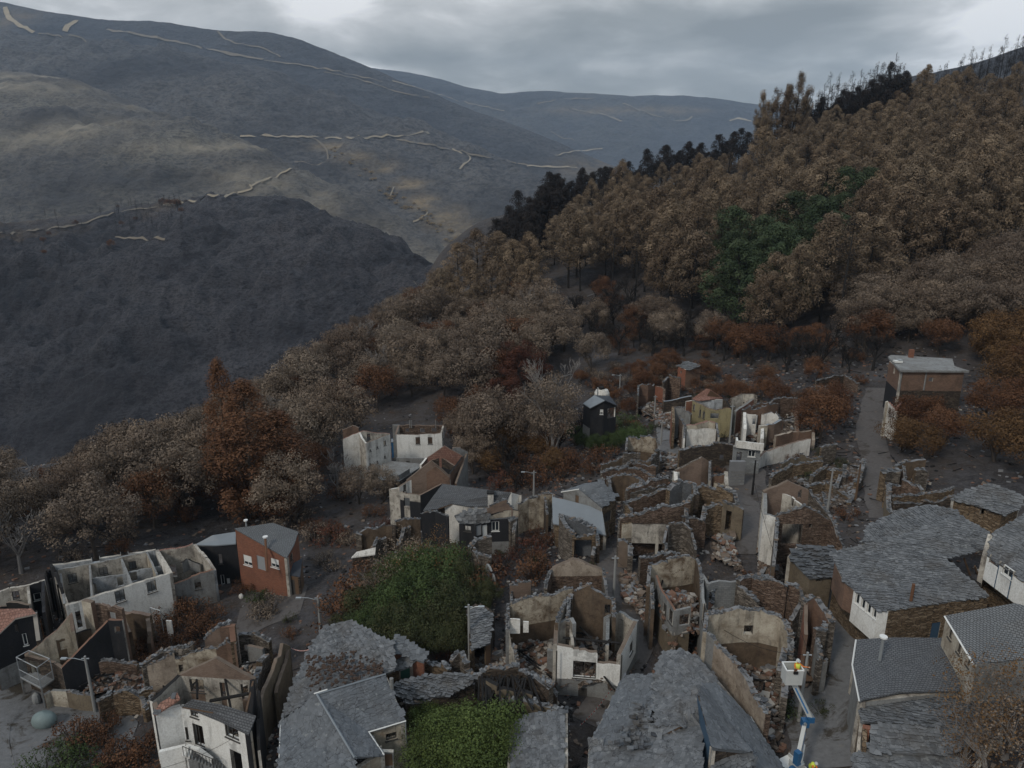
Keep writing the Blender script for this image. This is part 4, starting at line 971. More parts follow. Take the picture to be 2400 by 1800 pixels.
# little gabled annex with green shutter
h = Hs('small_annex', 'small slate roofed annex with a green shutter, right of the mossy roof', 'shed', r2(960, 960, 3.6))
roof(h, [r2(892, 812, 1.6), r2(912, 790, 1.7), r2(1120, 912, .9), r2(1085, 975, .4), r2(895, 905, .9)], 'slateb', slabs=.38, sm='slateb', rough=.02)
roof(h, [r2(860, 1010, -.2), r2(940, 940, .3), r2(1040, 955, .4), r2(1000, 1000, 0), r2(935, 1025, -.2)], 'slate', slabs=.36)
wall(h, [r2(895, 905, .7), r2(1085, 975, .2)], None, 'brick', 'brick', th=.25)
wall(h, [r2(848, 1022, -.3), r2(922, 1022, -.3)], None, 'stone', 'stone', th=.3); wall(h, [r2(926, 1005, -.3), r2(1004, 990, -.2), r2(1050, 965, 0)], {0: [r2(936, 1012, 998, 1082, 'G')]}, 'pink', 'inner', th=.25)
h.foot([r2(850, 800), r2(1120, 912), r2(1085, 1020), r2(850, 1060)])
# collapsed stretch with slates
h = Hs('collapsed_roof', 'collapsed strip of slate roof over stone walls, between the annex and the black pit', 'ruin', r2(1130, 1110, 2.8))
roof(h, [r2(895, 1110, 0), r2(1080, 1060, .3), r2(1300, 1040, .8), r2(1430, 1060, .9), r2(1400, 1115, .5), r2(1240, 1190, 0), r2(1000, 1210, -.5), r2(900, 1190, -.3)], 'slated', slabs=.34, rough=.14, cover=.9)
wall(h, [r2(970, 1240, -.6), r2(1240, 1195, -.3), r2(1420, 1120, .2)], None, 'stoned', 'stone', caps=True, jag=.4, th=.6)
wall(h, [r2(1270, 960, .6), r2(1320, 920, 1.0), r2(1350, 990, .6), r2(1440, 1060, .4)], None, 'stoneg', 'stoneg', caps=True, jag=.4, th=.7)
wall(h, [r2(1090, 960, .5), r2(1200, 985, .4), r2(1240, 1030, .2)], None, 'stone', 'stone', caps=True, jag=.3, th=.7)
h.foot([r2(895, 1080), r2(1430, 1040), r2(1400, 1115), r2(970, 1250)])
# black collapsed pit
h = Hs('ruined_house', 'burnt out ruin with blackened walls and charred beams below the rounded white house', 'ruin', r2(1600, 1030, 4.5))
wall(h, [r2(1440, 1060, 0), r2(1560, 1025, .4), r2(1700, 1020, .4), r2(1800, 1080, 0), r2(1900, 1150, -.3), r3(130, 1060, -.3)], None, 'stoned', 'stoneg', caps=True, jag=.4, th=.7)
wall(h, [r2(1490, 1110, .2), r2(1560, 1150, 0), r2(1700, 1160, -.2), r2(1790, 1200, -.6)], None, 'tanmud', 'stoned', 'char', jag=.4, th=.4)
wall(h, [r2(1490, 1090, .3), r2(1500, 1290, -1)], None, 'mud', 'stoned', 'char', jag=.4, th=.4)
wall(h, [r3(130, 1060, -.3), r3(230, 1130, -.8), r3(290, 1210, -1.8)], {0: [r3(150, 1110, 225, 1200)]}, 'mud', 'stoneg', caps=True, jag=.4, th=.5)
b = B(); rr = random.Random(9)
for i in range(26):
    a = h.c(*r2(1450 + i * 13, 1075 + rr.uniform(-20, 20), .2)); b.strip(a, a + Vector((rr.uniform(-1, 1.5), -rr.uniform(1.5, 3), -rr.uniform(.6, 1.8))), .09, 'char', 5)
b.out('charred_rafter', h.root)
h.foot([r2(1440, 1060), r2(1700, 1020), r3(230, 1130), r3(290, 1210), r2(1500, 1290)])
rubble('charred debris in the blackened pit below the rounded white house', [r2(1480, 1180, -3), r2(1760, 1130, -3), r3(240, 1180, -3), r2(1800, 1290, -4), r2(1500, 1300, -4)], h, .8, 260, ('rock', 'char', 'char', 'rockg'))
# open slate shed
h = Hs('open_shed', 'small open fronted slate shed right of the green thicket', 'shed', r2(1440, 880, 3.2))
roof(h, [r2(1375, 650, 1.2), r2(1440, 605, 1.5), r2(1535, 660, 1.0), r2(1520, 850, 0), r2(1400, 890, 0)], 'slated', slabs=.34, rough=.07)
wall(h, [r2(1385, 890, -.2), r2(1400, 900, -.2)], None, 'stone', 'stone', th=.3); wall(h, [r2(1490, 862, -.2), r2(1520, 850, -.2)], None, 'wood', 'stone', th=.3)
wall(h, [r2(1520, 850, -.2), r2(1535, 660, .8), r2(1440, 605, 1.3), r2(1375, 650, 1.0), r2(1385, 890, -.2)], None, 'stoned', 'stoned', th=.4)
h.foot([r2(1375, 650), r2(1440, 605), r2(1535, 660), r2(1520, 850), r2(1400, 890)])
# ================================================= right hand barns
h = Hs('slate_barn', 'wide slate roofed barn with a white glazed gallery at its corner and a rusty flue', 'barn', r4(790, 640, 5.2))
roof(h, [r4(402, 262, 1.0), r4(600, 215, 1.6), r4(960, 120, 2.6), r4(1240, 22, 3.6), r4(1435, 128, 3.0), r4(1392, 240, 2.0), r4(1150, 302, 1.6), r4(900, 330, 1.3), r4(560, 500, .1), r4(500, 455, .3)], 'slate', slabs=.34, rough=.035)
roof(h, [r4(560, 500, .1), r4(900, 330, 1.31), r4(1150, 302, 1.6), r4(1435, 540, .4), r4(1180, 580, 0), r4(790, 632, 0), r4(712, 640, 0)], 'slate', slabs=.34, rough=.035)
wall(h, [r4(780, 645, -.15), r4(1150, 590, -.1), r4(1432, 548, .2)], {0: [r4(1055, 715, 1142, 822, 'B')]}, 'stone', 'inner', th=.5)
wall(h, [r4(712, 645, -.15), r4(780, 645, -.15)], None, 'white2', 'inner', th=.2, base=-3.2)
wall(h, [r4(556, 505, 0), r4(712, 645, -.15)], {0: [r4(566 + i * 37, 528 + i * 33, 592 + i * 37, 600 + i * 30, 'w') for i in range(4)]}, 'white2', 'inner', th=.18, base=-3.1, name='gallery')
wall(h, [r4(430, 330, .3), r4(480, 440, .1), r4(500, 465, .1), r4(556, 505, 0)], None, 'brickd', 'inner', th=.25, base=-2.4)
wall(h, [r4(430, 400, -1.6), r4(556, 640, -3.0), r4(700, 790, -3.2), r4(785, 800, -3.2)], None, 'stone', 'inner', th=.4)
wall(h, [r4(1160, 310, 1.2), r4(1260, 400, .6), r4(1370, 470, .3)], None, 'stoned', 'stoned', 'char', th=.3, base=-3)
b = B()
for x, y in ((1190, 320), (1270, 300), (1340, 350)): b.strip(h.c(*r4(x, y, 1.0)), h.c(*r4(x + 40, y + 110, -1.0)), .09, 'wood', 5)
b.out('rafter', h.root)
b = B(); c = h.c(*r4(926, 575, .2)); b.strip(c, c + Vector((0, 0, 1.6)), .13, 'rust', 8); b.out('flue_pipe', h.root)
h.foot([r4(402, 262), r4(1240, 22), r4(1435, 128), r4(1435, 540), r4(712, 645)])
h = Hs('slate_barn', 'upper strip of slate roof running behind the wide barn, its ridge overlapping it', 'barn', r4(640, 185, 4.0))
roof(h, [r4(610, 192, 0), r4(650, 90, .8), r4(840, -10, 2.0), r4(1050, -45, 2.8), r4(1230, -10, 3.2), r4(1245, 22, 3.2), r4(960, 130, 1.8), r4(720, 190, .4)], 'slated', slabs=.36, rough=.05)
under(h, [r4(610, 192, 0), r4(650, 90, .8), r4(1050, -45, 2.8), r4(1235, 0, 3.2), r4(960, 130, 1.7)], 'stone', k=.4)
h.foot([r4(610, 192), r4(650, 90), r4(1050, -45), r4(1235, 0)])
h = Hs('slate_barn', 'slate roofed barn at the right edge with white wall panels over brown stone', 'barn', r4(1430, 290, 5.5))
roof(h, [r4(1420, 280, 0), r4(1460, 135, 1.4), r4(1680, 10, 3.0), r4(1780, 60, 3.0), r4(1780, 500, 0), r4(1640, 430, 0)], 'slate', slabs=.34, rough=.035)
wall(h, [r4(1420, 290, -.1), r4(1660, 470, -.2), r4(1760, 530, -.2)], {0: [r4(1430, 292, 1500, 352), r4(1518, 358, 1590, 420, 'w')]}, 'white2', 'inner', th=.2, base=-2.3, name='panel_wall')
wall(h, [r4(1385, 360, -2.25), r4(1700, 600, -2.3)], None, 'stone', 'inner', th=.4)
wall(h, [r4(1420, 290, -.15), r4(1460, 150, 1.2)], None, 'stone', 'inner', th=.4)
b = B()
for x in (1497, 1583): b.strip(h.c(*r4(x, 345 + (x - 1497) * .75, -.1)), h.c(*r4(x, 345 + (x - 1497) * .75, -.1)) - Vector((0, 0, 2.2)), .05, 'bluedk')
b.out('post', h.root)
h.foot([r4(1385, 280), r4(1680, 10), r4(1780, 60), r4(1700, 600)])
h = Hs('slate_barn', 'small stone barn with a tilted slate roof and one tiny window near the orange trees', 'barn', r6(1730, 1225, 4.5))
roof(h, [r6(1440, 1112, 0), r6(1560, 1050, .8), r6(1715, 1003, 1.6), r6(1860, 1050, 1.4), r6(1965, 1108, 1.0), r6(1928, 1180, .2), r6(1825, 1228, -.2), r6(1600, 1150, -.1)], 'slate', slabs=.36, rough=.05)
under(h, [r6(1440, 1112, 0), r6(1715, 1003, 1.4), r6(1965, 1108, .9), r6(1825, 1228, -.2), r6(1600, 1150, -.1)], 'stone', {3: [r6(1650, 1185, 1678, 1228)]}, k=.35)
h.foot([r6(1440, 1112), r6(1715, 1003), r6(1965, 1108), r6(1825, 1228)])
h = Hs('tiled_house', 'house with a smooth dark tiled roof and a white capped flue, right of the lane', 'house', r4(560, 1000, 4.8))
roof(h, [r4(570, 825, .9), r4(820, 812, 1.2), r4(1145, 815, 1.0), r4(1215, 930, .8), r4(1290, 1060, .5), r4(1240, 1160, .1), r4(860, 1165, 0), r4(620, 1215, -.1), r4(592, 1228, -.2), r4(545, 990, .3)], 'tile')
under(h, [r4(570, 825, .8), r4(1145, 815, .9), r4(1290, 1060, .4), r4(1240, 1160, 0), r4(592, 1228, -.3), r4(545, 990, .2)], 'conc', k=.2)
b = B(); b.strip(h.c(*r4(570, 828, .95)), h.c(*r4(546, 990, .35)), .06, 'wframe'); b.strip(h.c(*r4(546, 990, .35)), h.c(*r4(592, 1226, -.15)), .06, 'wframe'); b.out('gutter', h.root)
b = B(); c = h.c(*r4(724, 960, .7)); b.strip(c, c + Vector((0, 0, 2.0)), .12, 'steel', 8); f = b.out('flue_pipe', h.root); b = B(); b.strip(c + Vector((0, 0, 2.02)), c + Vector((0, 0, 2.14)), .3, 'wframe', 10); b.out('cowl', f)
h.foot([r4(570, 825), r4(1145, 815), r4(1290, 1060), r4(592, 1228), r4(545, 990)])
h = Hs('tiled_house', 'house with a grey shingled roof and cream wall with two dark windows, right edge', 'house', r4(1330, 985, 5.0))
roof(h, [r4(1145, 672, .8), r4(1380, 628, 1.6), r4(1600, 590, 2.4), r4(1800, 640, 2.8), r4(1800, 935, .6), r4(1335, 985, 0)], 'tileg')
wall(h, [r4(1152, 690, .6), r4(1325, 995, -.1)], {0: [r4(1172, 745, 1196, 830, 'b'), r4(1228, 840, 1252, 925, 'b'), r4(1290, 950, 1312, 1010, 'b')]}, 'cream', 'inner', th=.3)
wall(h, [r4(1325, 995, -.1), r4(1800, 945, .4)], None, 'conc', 'inner', th=.3)
b = B(); b.strip(h.c(*r4(1145, 676, .78)), h.c(*r4(1335, 990, -.02)), .08, 'wframe'); b.out('gutter', h.root)
h.foot([r4(1145, 672), r4(1600, 590), r4(1800, 640), r4(1800, 945), r4(1335, 985)])
h = Hs('slate_house', 'house with a rough slate roof in front of the smooth dark tiled roof', 'house', r4(600, 1390, 4.4))
roof(h, [r4(592, 1230, .2), r4(860, 1170, .5), r4(1240, 1165, .6), r4(1500, 1240, .6), r4(1500, 1470, 0), r4(1260, 1400, .1), r4(900, 1370, .1), r4(600, 1360, -.1)], 'slated', slabs=.34, rough=.07)
roof(h, [r4(665, 1375, 0), r4(900, 1375, .1), r4(1260, 1405, .1), r4(1400, 1450, 0), r4(1200, 1560, -.6), r4(1000, 1570, -.7), r4(660, 1540, -.9)], 'slate', slabs=.38, rough=.035)
roof(h, [r4(548, 1560, -1.4), r4(660, 1535, -1.2), r4(1000, 1570, -.9), r4(1200, 1560, -.8), r4(1300, 1640, -1.0), r4(1300, 1800, -1.6), r4(548, 1800, -2.0)], 'slate', slabs=.38, rough=.025)
wall(h, [r4(612, 1400, -.2), r4(662, 1408, -.1)], None, 'brick', 'brick', th=.4, name='chimney', base=-2.4)
wall(h, [r4(612, 1400, -.2), r4(608, 1530, -1)], None, 'stoneg', 'stone', th=.3, base=-2.4)
under(h, [r4(592, 1232, .1), r4(1500, 1240, .5), r4(1500, 1470, -.1), r4(1300, 1800, -1.8), r4(548, 1800, -2.2), r4(560, 1540, -1.5)], 'stone', k=.15)
h.foot([r4(592, 1230), r4(1240, 1165), r4(1500, 1240), r4(1300, 1800), r4(548, 1800)])
# ================================================= left part of the village
# brick house with monopitch slate roof
h = Hs('brick_house', 'intact red brick house with a sloping grey roof and two white shuttered windows', 'house', r1(1858, 295, 5.2))
TL, TR = h.c(*r1(1524, 108, 1.9)), h.c(*r1(1858, 295, 0))
roof(h, [r1(1520, 106, 2.0), r1(1770, 70, 1.9), r1(1935, 128, .9), r1(1905, 215, .35), r1(1858, 298, 0)], 'tileg')
wall(h, [TL - Vector((0, 0, .15)), TR - Vector((0, 0, .15))], {0: [r1(1580, 283, 1632, 345, 's'), r1(1668, 288, 1718, 375, 'd'), r1(1757, 305, 1808, 360, 's')]}, 'brick', 'inner', th=.3)
wall(h, [TR - Vector((0, 0, .2)), h.c(*r1(1932, 135, .75))], {0: [r1(1880, 270, 1898, 330, 'b')]}, 'brick', 'inner', th=.3)
b = B(); b.strip(h.c(*r1(1732, 385, -1.2)), h.c(*r1(1720, 165, 1.8)), .13, 'rust', 8); f = b.out('flue_pipe', h.root); b = B(); c = h.c(*r1(1720, 165, 1.8)); b.strip(c, c + Vector((0, 0, .14)), .3, 'wframe', 10); b.out('cowl', f)
b = B(); c = h.c(*r1(1597, 92, 2.0)); b.strip(c, c + Vector((0, 0, .7)), .1, 'steel', 8); f = b.out('vent_pipe', h.root); b = B(); b.strip(c + Vector((0, 0, .7)), c + Vector((0, 0, .85)), .24, 'wframe', 10); b.out('cowl', f)
h.foot([r1(1522, 108), r1(1770, 70), r1(1935, 130), r1(1858, 300)])
h = Hs('wooden_shed', 'dark lean to shed against the right side of the red brick house', 'shed', r1(1870, 400, 2.8))
roof(h, [r1(1865, 405, 0), r1(1900, 330, .7), r1(1960, 300, .9), r1(1945, 420, -.1)], 'sheetb')
wall(h, [r1(1868, 410, -.1), r1(1942, 425, -.2)], {0: [r1(1885, 440, 1915, 570, 'k')]}, 'wood', 'stoned', th=.2)
wall(h, [r1(1942, 425, -.2), r1(1958, 305, .8)], None, 'wood', 'stoned', th=.2)
# black clad house
h = Hs('burnt_house', 'black clad house with grey sheet roof, joined to the red brick house', 'house', r1(1265, 222, 5.5))
roof(h, [r1(1262, 212, 0), r1(1380, 150, .9), r1(1528, 128, 1.1), r1(1528, 205, .3), r1(1400, 215, .1)], 'sheet')
wall(h, [r1(1268, 225, -.15), r1(1400, 222, -.1), r1(1540, 208, .1)], {1: [r1(1408, 272, 1442, 338, 'b'), r1(1420, 408, 1455, 470, 'w'), r1(1474, 430, 1494, 520, 'D')]}, 'black', 'stoned', th=.3)
wall(h, [r1(1268, 225, -.15), r1(1375, 155, .7)], None, 'black', 'stoned', th=.3)
h.foot([r1(1265, 215), r1(1528, 128), r1(1540, 215), r1(1400, 225)])
# long white roofless house
h = Hs('burnt_house', 'long white roofless house with several empty inner rooms and two shuttered windows', 'house', r1(700, 520, 5.4))
A, Bq, C_, D_ = r1(425, 610, 0), r1(1098, 398, 0), r1(1008, 250, 0), r1(325, 350, 0)
wall(h, [A, Bq], {0: [r1(745, 508, 812, 585, 'b'), r1(952, 448, 1015, 522, 'b'), r1(495, 640, 530, 760, 'h')]}, 'white2', 'inner', 'inner', jag=.1, th=.35)
wall(h, [D_, C_], {0: [r1(592, 295, 646, 328, 'h'), r1(780, 262, 830, 290, 'h')]}, 'innerb', 'white', 'inner', jag=.15, th=.35)
wall(h, [A, r1(375, 480, 0), D_], None, 'inner', 'white', 'inner', jag=.2, th=.35)
wall(h, [Bq, r1(1050, 320, .7), C_], None, 'white', 'inner', 'inner', jag=.12, th=.35)
E_, F_ = r1(375, 380, .1), r1(945, 262, .1)
wall(h, [E_, F_], {0: [r1(440, 400, 500, 460, 'b'), r1(642, 358, 700, 408, 'b'), r1(835, 320, 885, 372, 'b')]}, 'inner', 'inner', 'conc', jag=.12, th=.25)
wall(h, [r1(590, 440, -.4), r1(1085, 345, -.4)], {0: [r1(580, 470, 630, 540, 'h'), r1(760, 420, 800, 480, 'h'), r1(845, 390, 890, 450, 'h')]}, 'innerb', 'inner', 'conc', jag=.15, th=.2)
wall(h, [r1(588, 340, 0), r1(602, 560, -.2)], None, 'inner', 'inner', 'conc', jag=.15, th=.2)
wall(h, [r1(780, 300, 0), r1(850, 470, -.2)], None, 'innerb', 'inner', 'conc', jag=.12, th=.2)
wall(h, [r1(945, 262, 0), r1(1010, 400, 0)], None, 'cream', 'innerb', 'conc', jag=.12, th=.2)
wall(h, [r1(400, 400, 0), r1(425, 600, -.1)], None, 'cream', 'inner', 'conc', jag=.2, th=.2)
h.foot([A, Bq, C_, D_])
rubble('ash and debris on the floors of the long white roofless house', [A, Bq, C_, D_], h, 1.2, 260, ('rock', 'rockg', 'char', 'rockw'))
# annex
h = Hs('burnt_house', 'roofless annex with a sooty gable, between long white house and black clad house', 'house', r1(1250, 440, 4.0))
wall(h, [r1(1105, 480, -.5), r1(1240, 425, -.1), r1(1385, 378, .2)], {0: [], 1: [r1(1262, 455, 1305, 500, 'b')]}, 'conc', 'inner', 'rockr', jag=.15, th=.35)
wall(h, [r1(1385, 378, .2), r1(1330, 300, 1.0), r1(1250, 208, 1.8)], {1: [r1(1232, 245, 1258, 290, 'h')]}, 'inner', 'innerb', 'inner', jag=.2, th=.3)
wall(h, [r1(1250, 208, 1.8), r1(1130, 240, 1.5), r1(1020, 250, 1.4)], {1: [r1(1100, 340, 1190, 420, 'h')]}, 'inner', 'white', 'tiler', jag=.25, th=.3)
wall(h, [r1(1180, 330, .4), r1(1215, 300, .6), r1(1290, 330, .3)], None, 'conc', 'inner', 'char', jag=.3, th=.2, base=-1)
h.foot([r1(1105, 480), r1(1385, 378), r1(1250, 208), r1(1020, 250)])
rubble('burnt debris inside the roofless annex with the sooty gable', [r1(1105, 470, 0), r1(1370, 378, 0), r1(1250, 215, 0), r1(1040, 260, 0)], h, 1.3, 200)
# charred frame left
h = Hs('burnt_wall', 'narrow charred wooden wall frame at the left end of the long white house', 'wall', r1(330, 450, 5))
wall(h, [r1(295, 375, .6), r1(320, 350, .7), r1(355, 400, .5), r1(395, 520, .2)], {0: []}, 'black', 'black', 'char', jag=.5, th=.3)
b = B()
for x, y in ((300, 380), (330, 430), (372, 470), (235, 640)): c = h.c(*r1(x, y, .4)); b.strip(c, c - Vector((0, 0, 5)), .1, 'char', 5)
b.out('post', h.root)
# far left roofless white
h = Hs('burnt_house', 'roofless cream walled house at the left edge with one burnt window and a blackened bay', 'house', r1(180, 490, 5))
wall(h, [r1(-60, 540, 0), r1(60, 500, .1), r1(190, 480, .1)], {1: [r1(78, 512, 128, 572, 'b')], 0: []}, 'inner', 'white', 'inner', jag=.15, th=.3)
wall(h, [r1(190, 480, .1), r1(290, 448, .3)], {0: [r1(218, 525, 268, 572, 'w')]}, 'black', 'white', 'inner', jag=.2, th=.3)
wall(h, [r1(190, 480, .1), r1(200, 600, -.3)], None, 'cream', 'inner', jag=.2, th=.25); wall(h, [r1(290, 448, .3), r1(292, 640, -.6)], None, 'stoned', 'black', jag=.3, th=.3)
wall(h, [r1(-60, 640, -.6), r1(40, 595, -.4), r1(190, 612, -.4)], None, 'char', 'inner', 'rock', jag=.3, th=.3)
h.foot([r1(-60, 540), r1(290, 448), r1(292, 640), r1(-60, 660)])
rubble('debris behind the black gabled house at the left edge', [r1(-40, 560, -2), r1(280, 470, -2), r1(280, 620, -2), r1(-40, 640, -2)], h, 1.4, 160)
# black gabled house, red tiles
h = Hs('burnt_house', 'black clad gabled house with faded red roof tiles over a pale base, left edge', 'house', r1(170, 800, 5.5))
wall(h, [r1(-60, 850, .2), r1(0, 795, .6), r1(110, 685, 1.6), r1(240, 662, 1.5), r1(262, 828, -.6)], {1: [r1(97, 720, 145, 780, 'h')], 2: [r1(118, 790, 178, 868, 'w')]}, 'black', 'stoned', 'rockw', jag=.06, th=.35, low='conc', lowz=-2.9)
roof(h, [r1(-60, 840, .4), r1(100, 690, 1.75), r1(235, 660, 1.7), r1(205, 625, 1.9), r1(0, 628, 2.3), r1(-60, 650, 2.2)], 'tiler', edge='rockw')
b = B(); c = h.c(*r1(262, 700, 0)); b.strip(c, c - Vector((0, 0, 4)), .05, 'rust'); b.out('downpipe', h.root)
h.foot([r1(-60, 850), r1(262, 828), r1(235, 650), r1(-60, 640)])
# slanted ruin with balcony
h = Hs('burnt_house', 'burnt house with a slanting black side wall and a small front balcony', 'house', r1(400, 1010, 4.2))
wall(h, [r1(160, 935, 0), r1(365, 775, 1.6), r1(470, 660, 3.0)], {1: []}, 'cream', 'cream', 'brickp', jag=.15, th=.3)
wall(h, [r1(470, 660, 3.0), r1(484, 770, 1.8)], None, 'brickp', 'cream', 'brickp', jag=.2, th=.3)
wall(h, [r1(400, 1015, 0), r1(590, 820, 1.9), r1(700, 705, 3.0), r1(790, 700, 3.0)], {1: [], 2: [r1(742, 742, 778, 785, 'h')]}, 'black', 'inner', 'rockr', jag=.1, th=.3)
wall(h, [r1(365, 850, .4), r1(480, 800, .6), r1(590, 760, .8)], {0: [r1(390, 835, 440, 890, 'W')]}, 'mud', 'inner', 'char', jag=.3, th=.3)
wall(h, [r1(528, 585, 3.6), r1(590, 605, 3.5)], None, 'cream', 'brickd', 'rock', jag=.2, th=.5)
wall(h, [r1(590, 605, 3.3), r1(650, 600, 3.2), r1(790, 640, 3.0)], {1: [r1(700, 650, 750, 700, 'h')]}, 'stoner', 'brickd', 'brickp', jag=.3, th=.3)
wall(h, [r1(400, 1020, -.1), r1(350, 980, 0), r1(160, 940, 0)], {1: [r1(205, 970, 260, 1080, 'h')]}, 'stoned', 'cream', 'rock', jag=.2, th=.3)
h.foot([r1(160, 935), r1(470, 660), r1(790, 690), r1(400, 1015)])
rubble('debris on the floor between the slanting black wall and the pale gable wall', [r1(180, 940, -1), r1(470, 700, 0), r1(700, 720, 0), r1(400, 1000, -1)], h, 1.6, 220)
# balcony of the same house
fl = [h.c(*r1(q[0], q[1], -1.7)) for q in ((135, 1075), (268, 1145), (350, 1085), (215, 1030))]
b = B(); b.prism([p - Vector((0, 0, .12)) for p in fl], (0, 0, .12), 'conc'); bal = b.out('balcony', h.root)
b = B()
for i in range(2):
    p, q = fl[i], fl[i + 1]
    for z in (.95, .1): b.tube([p + Vector((0, 0, z)), q + Vector((0, 0, z))], .035, 4, 'grame')
    for k in range(15): m_ = p.lerp(q, k / 14); b.tube([m_ + Vector((0, 0, .1)), m_ + Vector((0, 0, .95))], .018, 4, 'grame', cap=False)
b.out('railing', bal)
b = B()
for p in fl: b.strip(p, p + Vector((0, 0, 2.3)), .05, 'grame')
for i in range(4): b.strip(fl[i] + Vector((0, 0, 2.3)), fl[(i + 1) % 4] + Vector((0, 0, 2.3)), .05, 'grame')
b.out('canopy_bar', bal)
b = B()
for p in fl[:2]: b.strip(p, p - Vector((0, 0, 2.4)), .09, 'conc')
b.out('balcony_post', bal)
h = Hs('retaining_wall', 'low cream retaining wall beside the lane under the collapsed reddish roof', 'wall', r1(380, 1165, 1.7))
wall(h, [r1(290, 1190, 0), r1(330, 1162, .1), r1(428, 1165, .1)], None, 'cream', 'stone', 'conc', th=.3)
wall(h, [r1(428, 1165, .1), r1(500, 1180, .1), r1(600, 1195, 0)], None, 'tanmud', 'stone', caps=True, jag=.15, th=.5)
# collapsed roof mound
rubble('mound of reddish roof debris of a collapsed house beside the lamp pole', [r1(600, 985, 2), r1(880, 960, 2), r1(1000, 1060, 1.5), r1(900, 1180, 1), r1(640, 1200, .8), r1(490, 1150, .8)], None, 2.0, 900, ('rockr', 'rockr', 'rock', 'rockg'), s1=.45, beams=9, m='stoner')
h = Hs('ruined_house', 'remains of low stone walls round the mound of reddish roof debris', 'ruin', r1(800, 1180, 2.2))
wall(h, [r1(640, 1240, 0), r1(730, 1185, .2), r1(900, 1180, .3), r1(990, 1150, .4)], None, 'stone', 'stoner', caps=True, jag=.5, th=.7)
wall(h, [r1(900, 1180, .3), r1(935, 1260, 0), r1(1000, 1180, .3)], None, 'pink', 'stone', caps=True, jag=.4, th=.5)
wall(h, [r1(600, 985, .6), r1(700, 960, .9), r1(880, 965, 1.0)], None, 'stoner', 'stone', caps=True, jag=.3, th=.5)
h.foot([r1(600, 985), r1(880, 960), r1(1000, 1150), r1(640, 1240)])
# orange-brown ruin behind
h = Hs('ruined_house', 'orange brown ruin overgrown by rust coloured bushes, behind the slanting black wall', 'ruin', r1(900, 720, 3.8))
wall(h, [r1(760, 655, .5), r1(850, 665, .3), r1(970, 680, 0)], None, 'mud', 'stone', 'brickp', jag=.35, th=.5)
wall(h, [r1(970, 680, 0), r1(985, 790, -.8), r1(980, 860, -1.8)], None, 'brickd', 'mud', 'rock', jag=.5, th=.4)
wall(h, [r1(790, 700, .2), r1(830, 800, -.3), r1(800, 880, -.8)], None, 'stoned', 'mud', 'rock', jag=.4, th=.4)
b = B(); p0, p1, p2 = h.c(*r1(972, 618, .4)), h.c(*r1(1040, 640, .4)), h.c(*r1(982, 680, 0))
b.strip(p0, p1, .05, 'steel'); b.strip(p0, p0 - Vector((0, 0, 3.5)), .05, 'steel'); b.strip(p1, p1 - Vector((0, 0, 3.5)), .05, 'steel'); b.out('frame_bar', h.root)
wall(h, [r1(1075, 705, -.6), r1(1108, 708, -.6)], None, 'white', 'white', th=.15, name='door_leaf')
h.foot([r1(760, 655), r1(970, 680), r1(980, 860), r1(800, 880)])
# central left ruin of brick stacks
h = Hs('ruined_house', 'large ruin with broken brick stacks above the two storey white house', 'ruin', r1(1150, 920, 4.6))
wall(h, [r1(920, 1000, -.5), r1(1060, 905, .2), r1(1180, 890, .5), r1(1250, 865, .8)], None, 'stoneg', 'stone', caps=True, jag=.35, th=.7)
wall(h, [r1(930, 1010, -.8), r1(1040, 960, -.2), r1(1130, 925, .1)], {1: []}, 'pink', 'stoneg', caps=True, jag=.3, th=.3)
wall(h, [r1(1130, 925, .1), r1(1270, 900, .3), r1(1400, 890, .5)], {0: [r1(1160, 990, 1190, 1040, 'h')]}, 'peel', 'stone', caps=True, jag=.3, th=.5)
wall(h, [r1(1325, 820, 1.0), r1(1420, 745, 2.2), r1(1490, 720, 2.4)], None, 'brickp', 'brickd', caps=True, jag=.3, th=.8)
wall(h, [r1(1425, 760, 2.0), r1(1520, 740, 2.2), r1(1530, 830, 1.4)], None, 'brickd', 'stone', 'rockr', jag=.3, th=.5)
wall(h, [r1(1400, 890, .5), r1(1465, 845, 1.1), r1(1530, 860, 1.0)], None, 'brickd', 'stoneg', caps=True, jag=.35, th=.5)
wall(h, [r1(1545, 800, .8), r1(1640, 790, .8), r1(1740, 830, .6)], {0: [r1(1580, 860, 1640, 900, 'h')]}, 'stoneg', 'stone', caps=True, jag=.2, th=.6)
wall(h, [r1(1600, 870, .2), r1(1700, 890, .2)], None, 'conc', 'conc', 'rock', jag=.2, th=.3)
h.foot([r1(920, 1000), r1(1180, 890), r1(1420, 740), r1(1540, 790), r1(1740, 830), r1(1700, 960), r1(1400, 960), r1(1180, 1050)])
rubble('red brown rubble between the broken brick stacks and the tall tan wall', [r1(1500, 930, 0), r1(1560, 860, 0), r1(1730, 900, 0), r1(1700, 1000, 0), r1(1560, 1030, 0)], h, 2.2, 340)
rubble('stones in the plastered room under the grey slate gable', [r1(960, 1010, -1), r1(1200, 940, -1), r1(1380, 900, -1), r1(1190, 1050, -1), r1(1030, 1130, -1)], h, 1.3, 220)
h = Hs('mud_wall', 'long tall tan mud wall running away along the narrow brown alley', 'wall', r1(1790, 960, 5.0))
wall(h, [r1(1655, 1130, -.3), r1(1700, 985, .2), r1(1745, 900, .4)], {0: [r1(1735, 1210, 1755, 1300, 'k')]}, 'stoneg', 'stone', caps=True, jag=.3, th=.8)
wall(h, [r1(1690, 1400, -1.2), r1(1710, 1180, -.4), r1(1790, 985, .2)], None, 'tanmud', 'stone', 'rock', jag=.3, th=.3)
wall(h, [r1(1790, 985, .2), r1(1838, 860, .5), r1(1882, 875, -.1)], None, 'tanmud', 'stone', 'rock', jag=.35, th=.3)
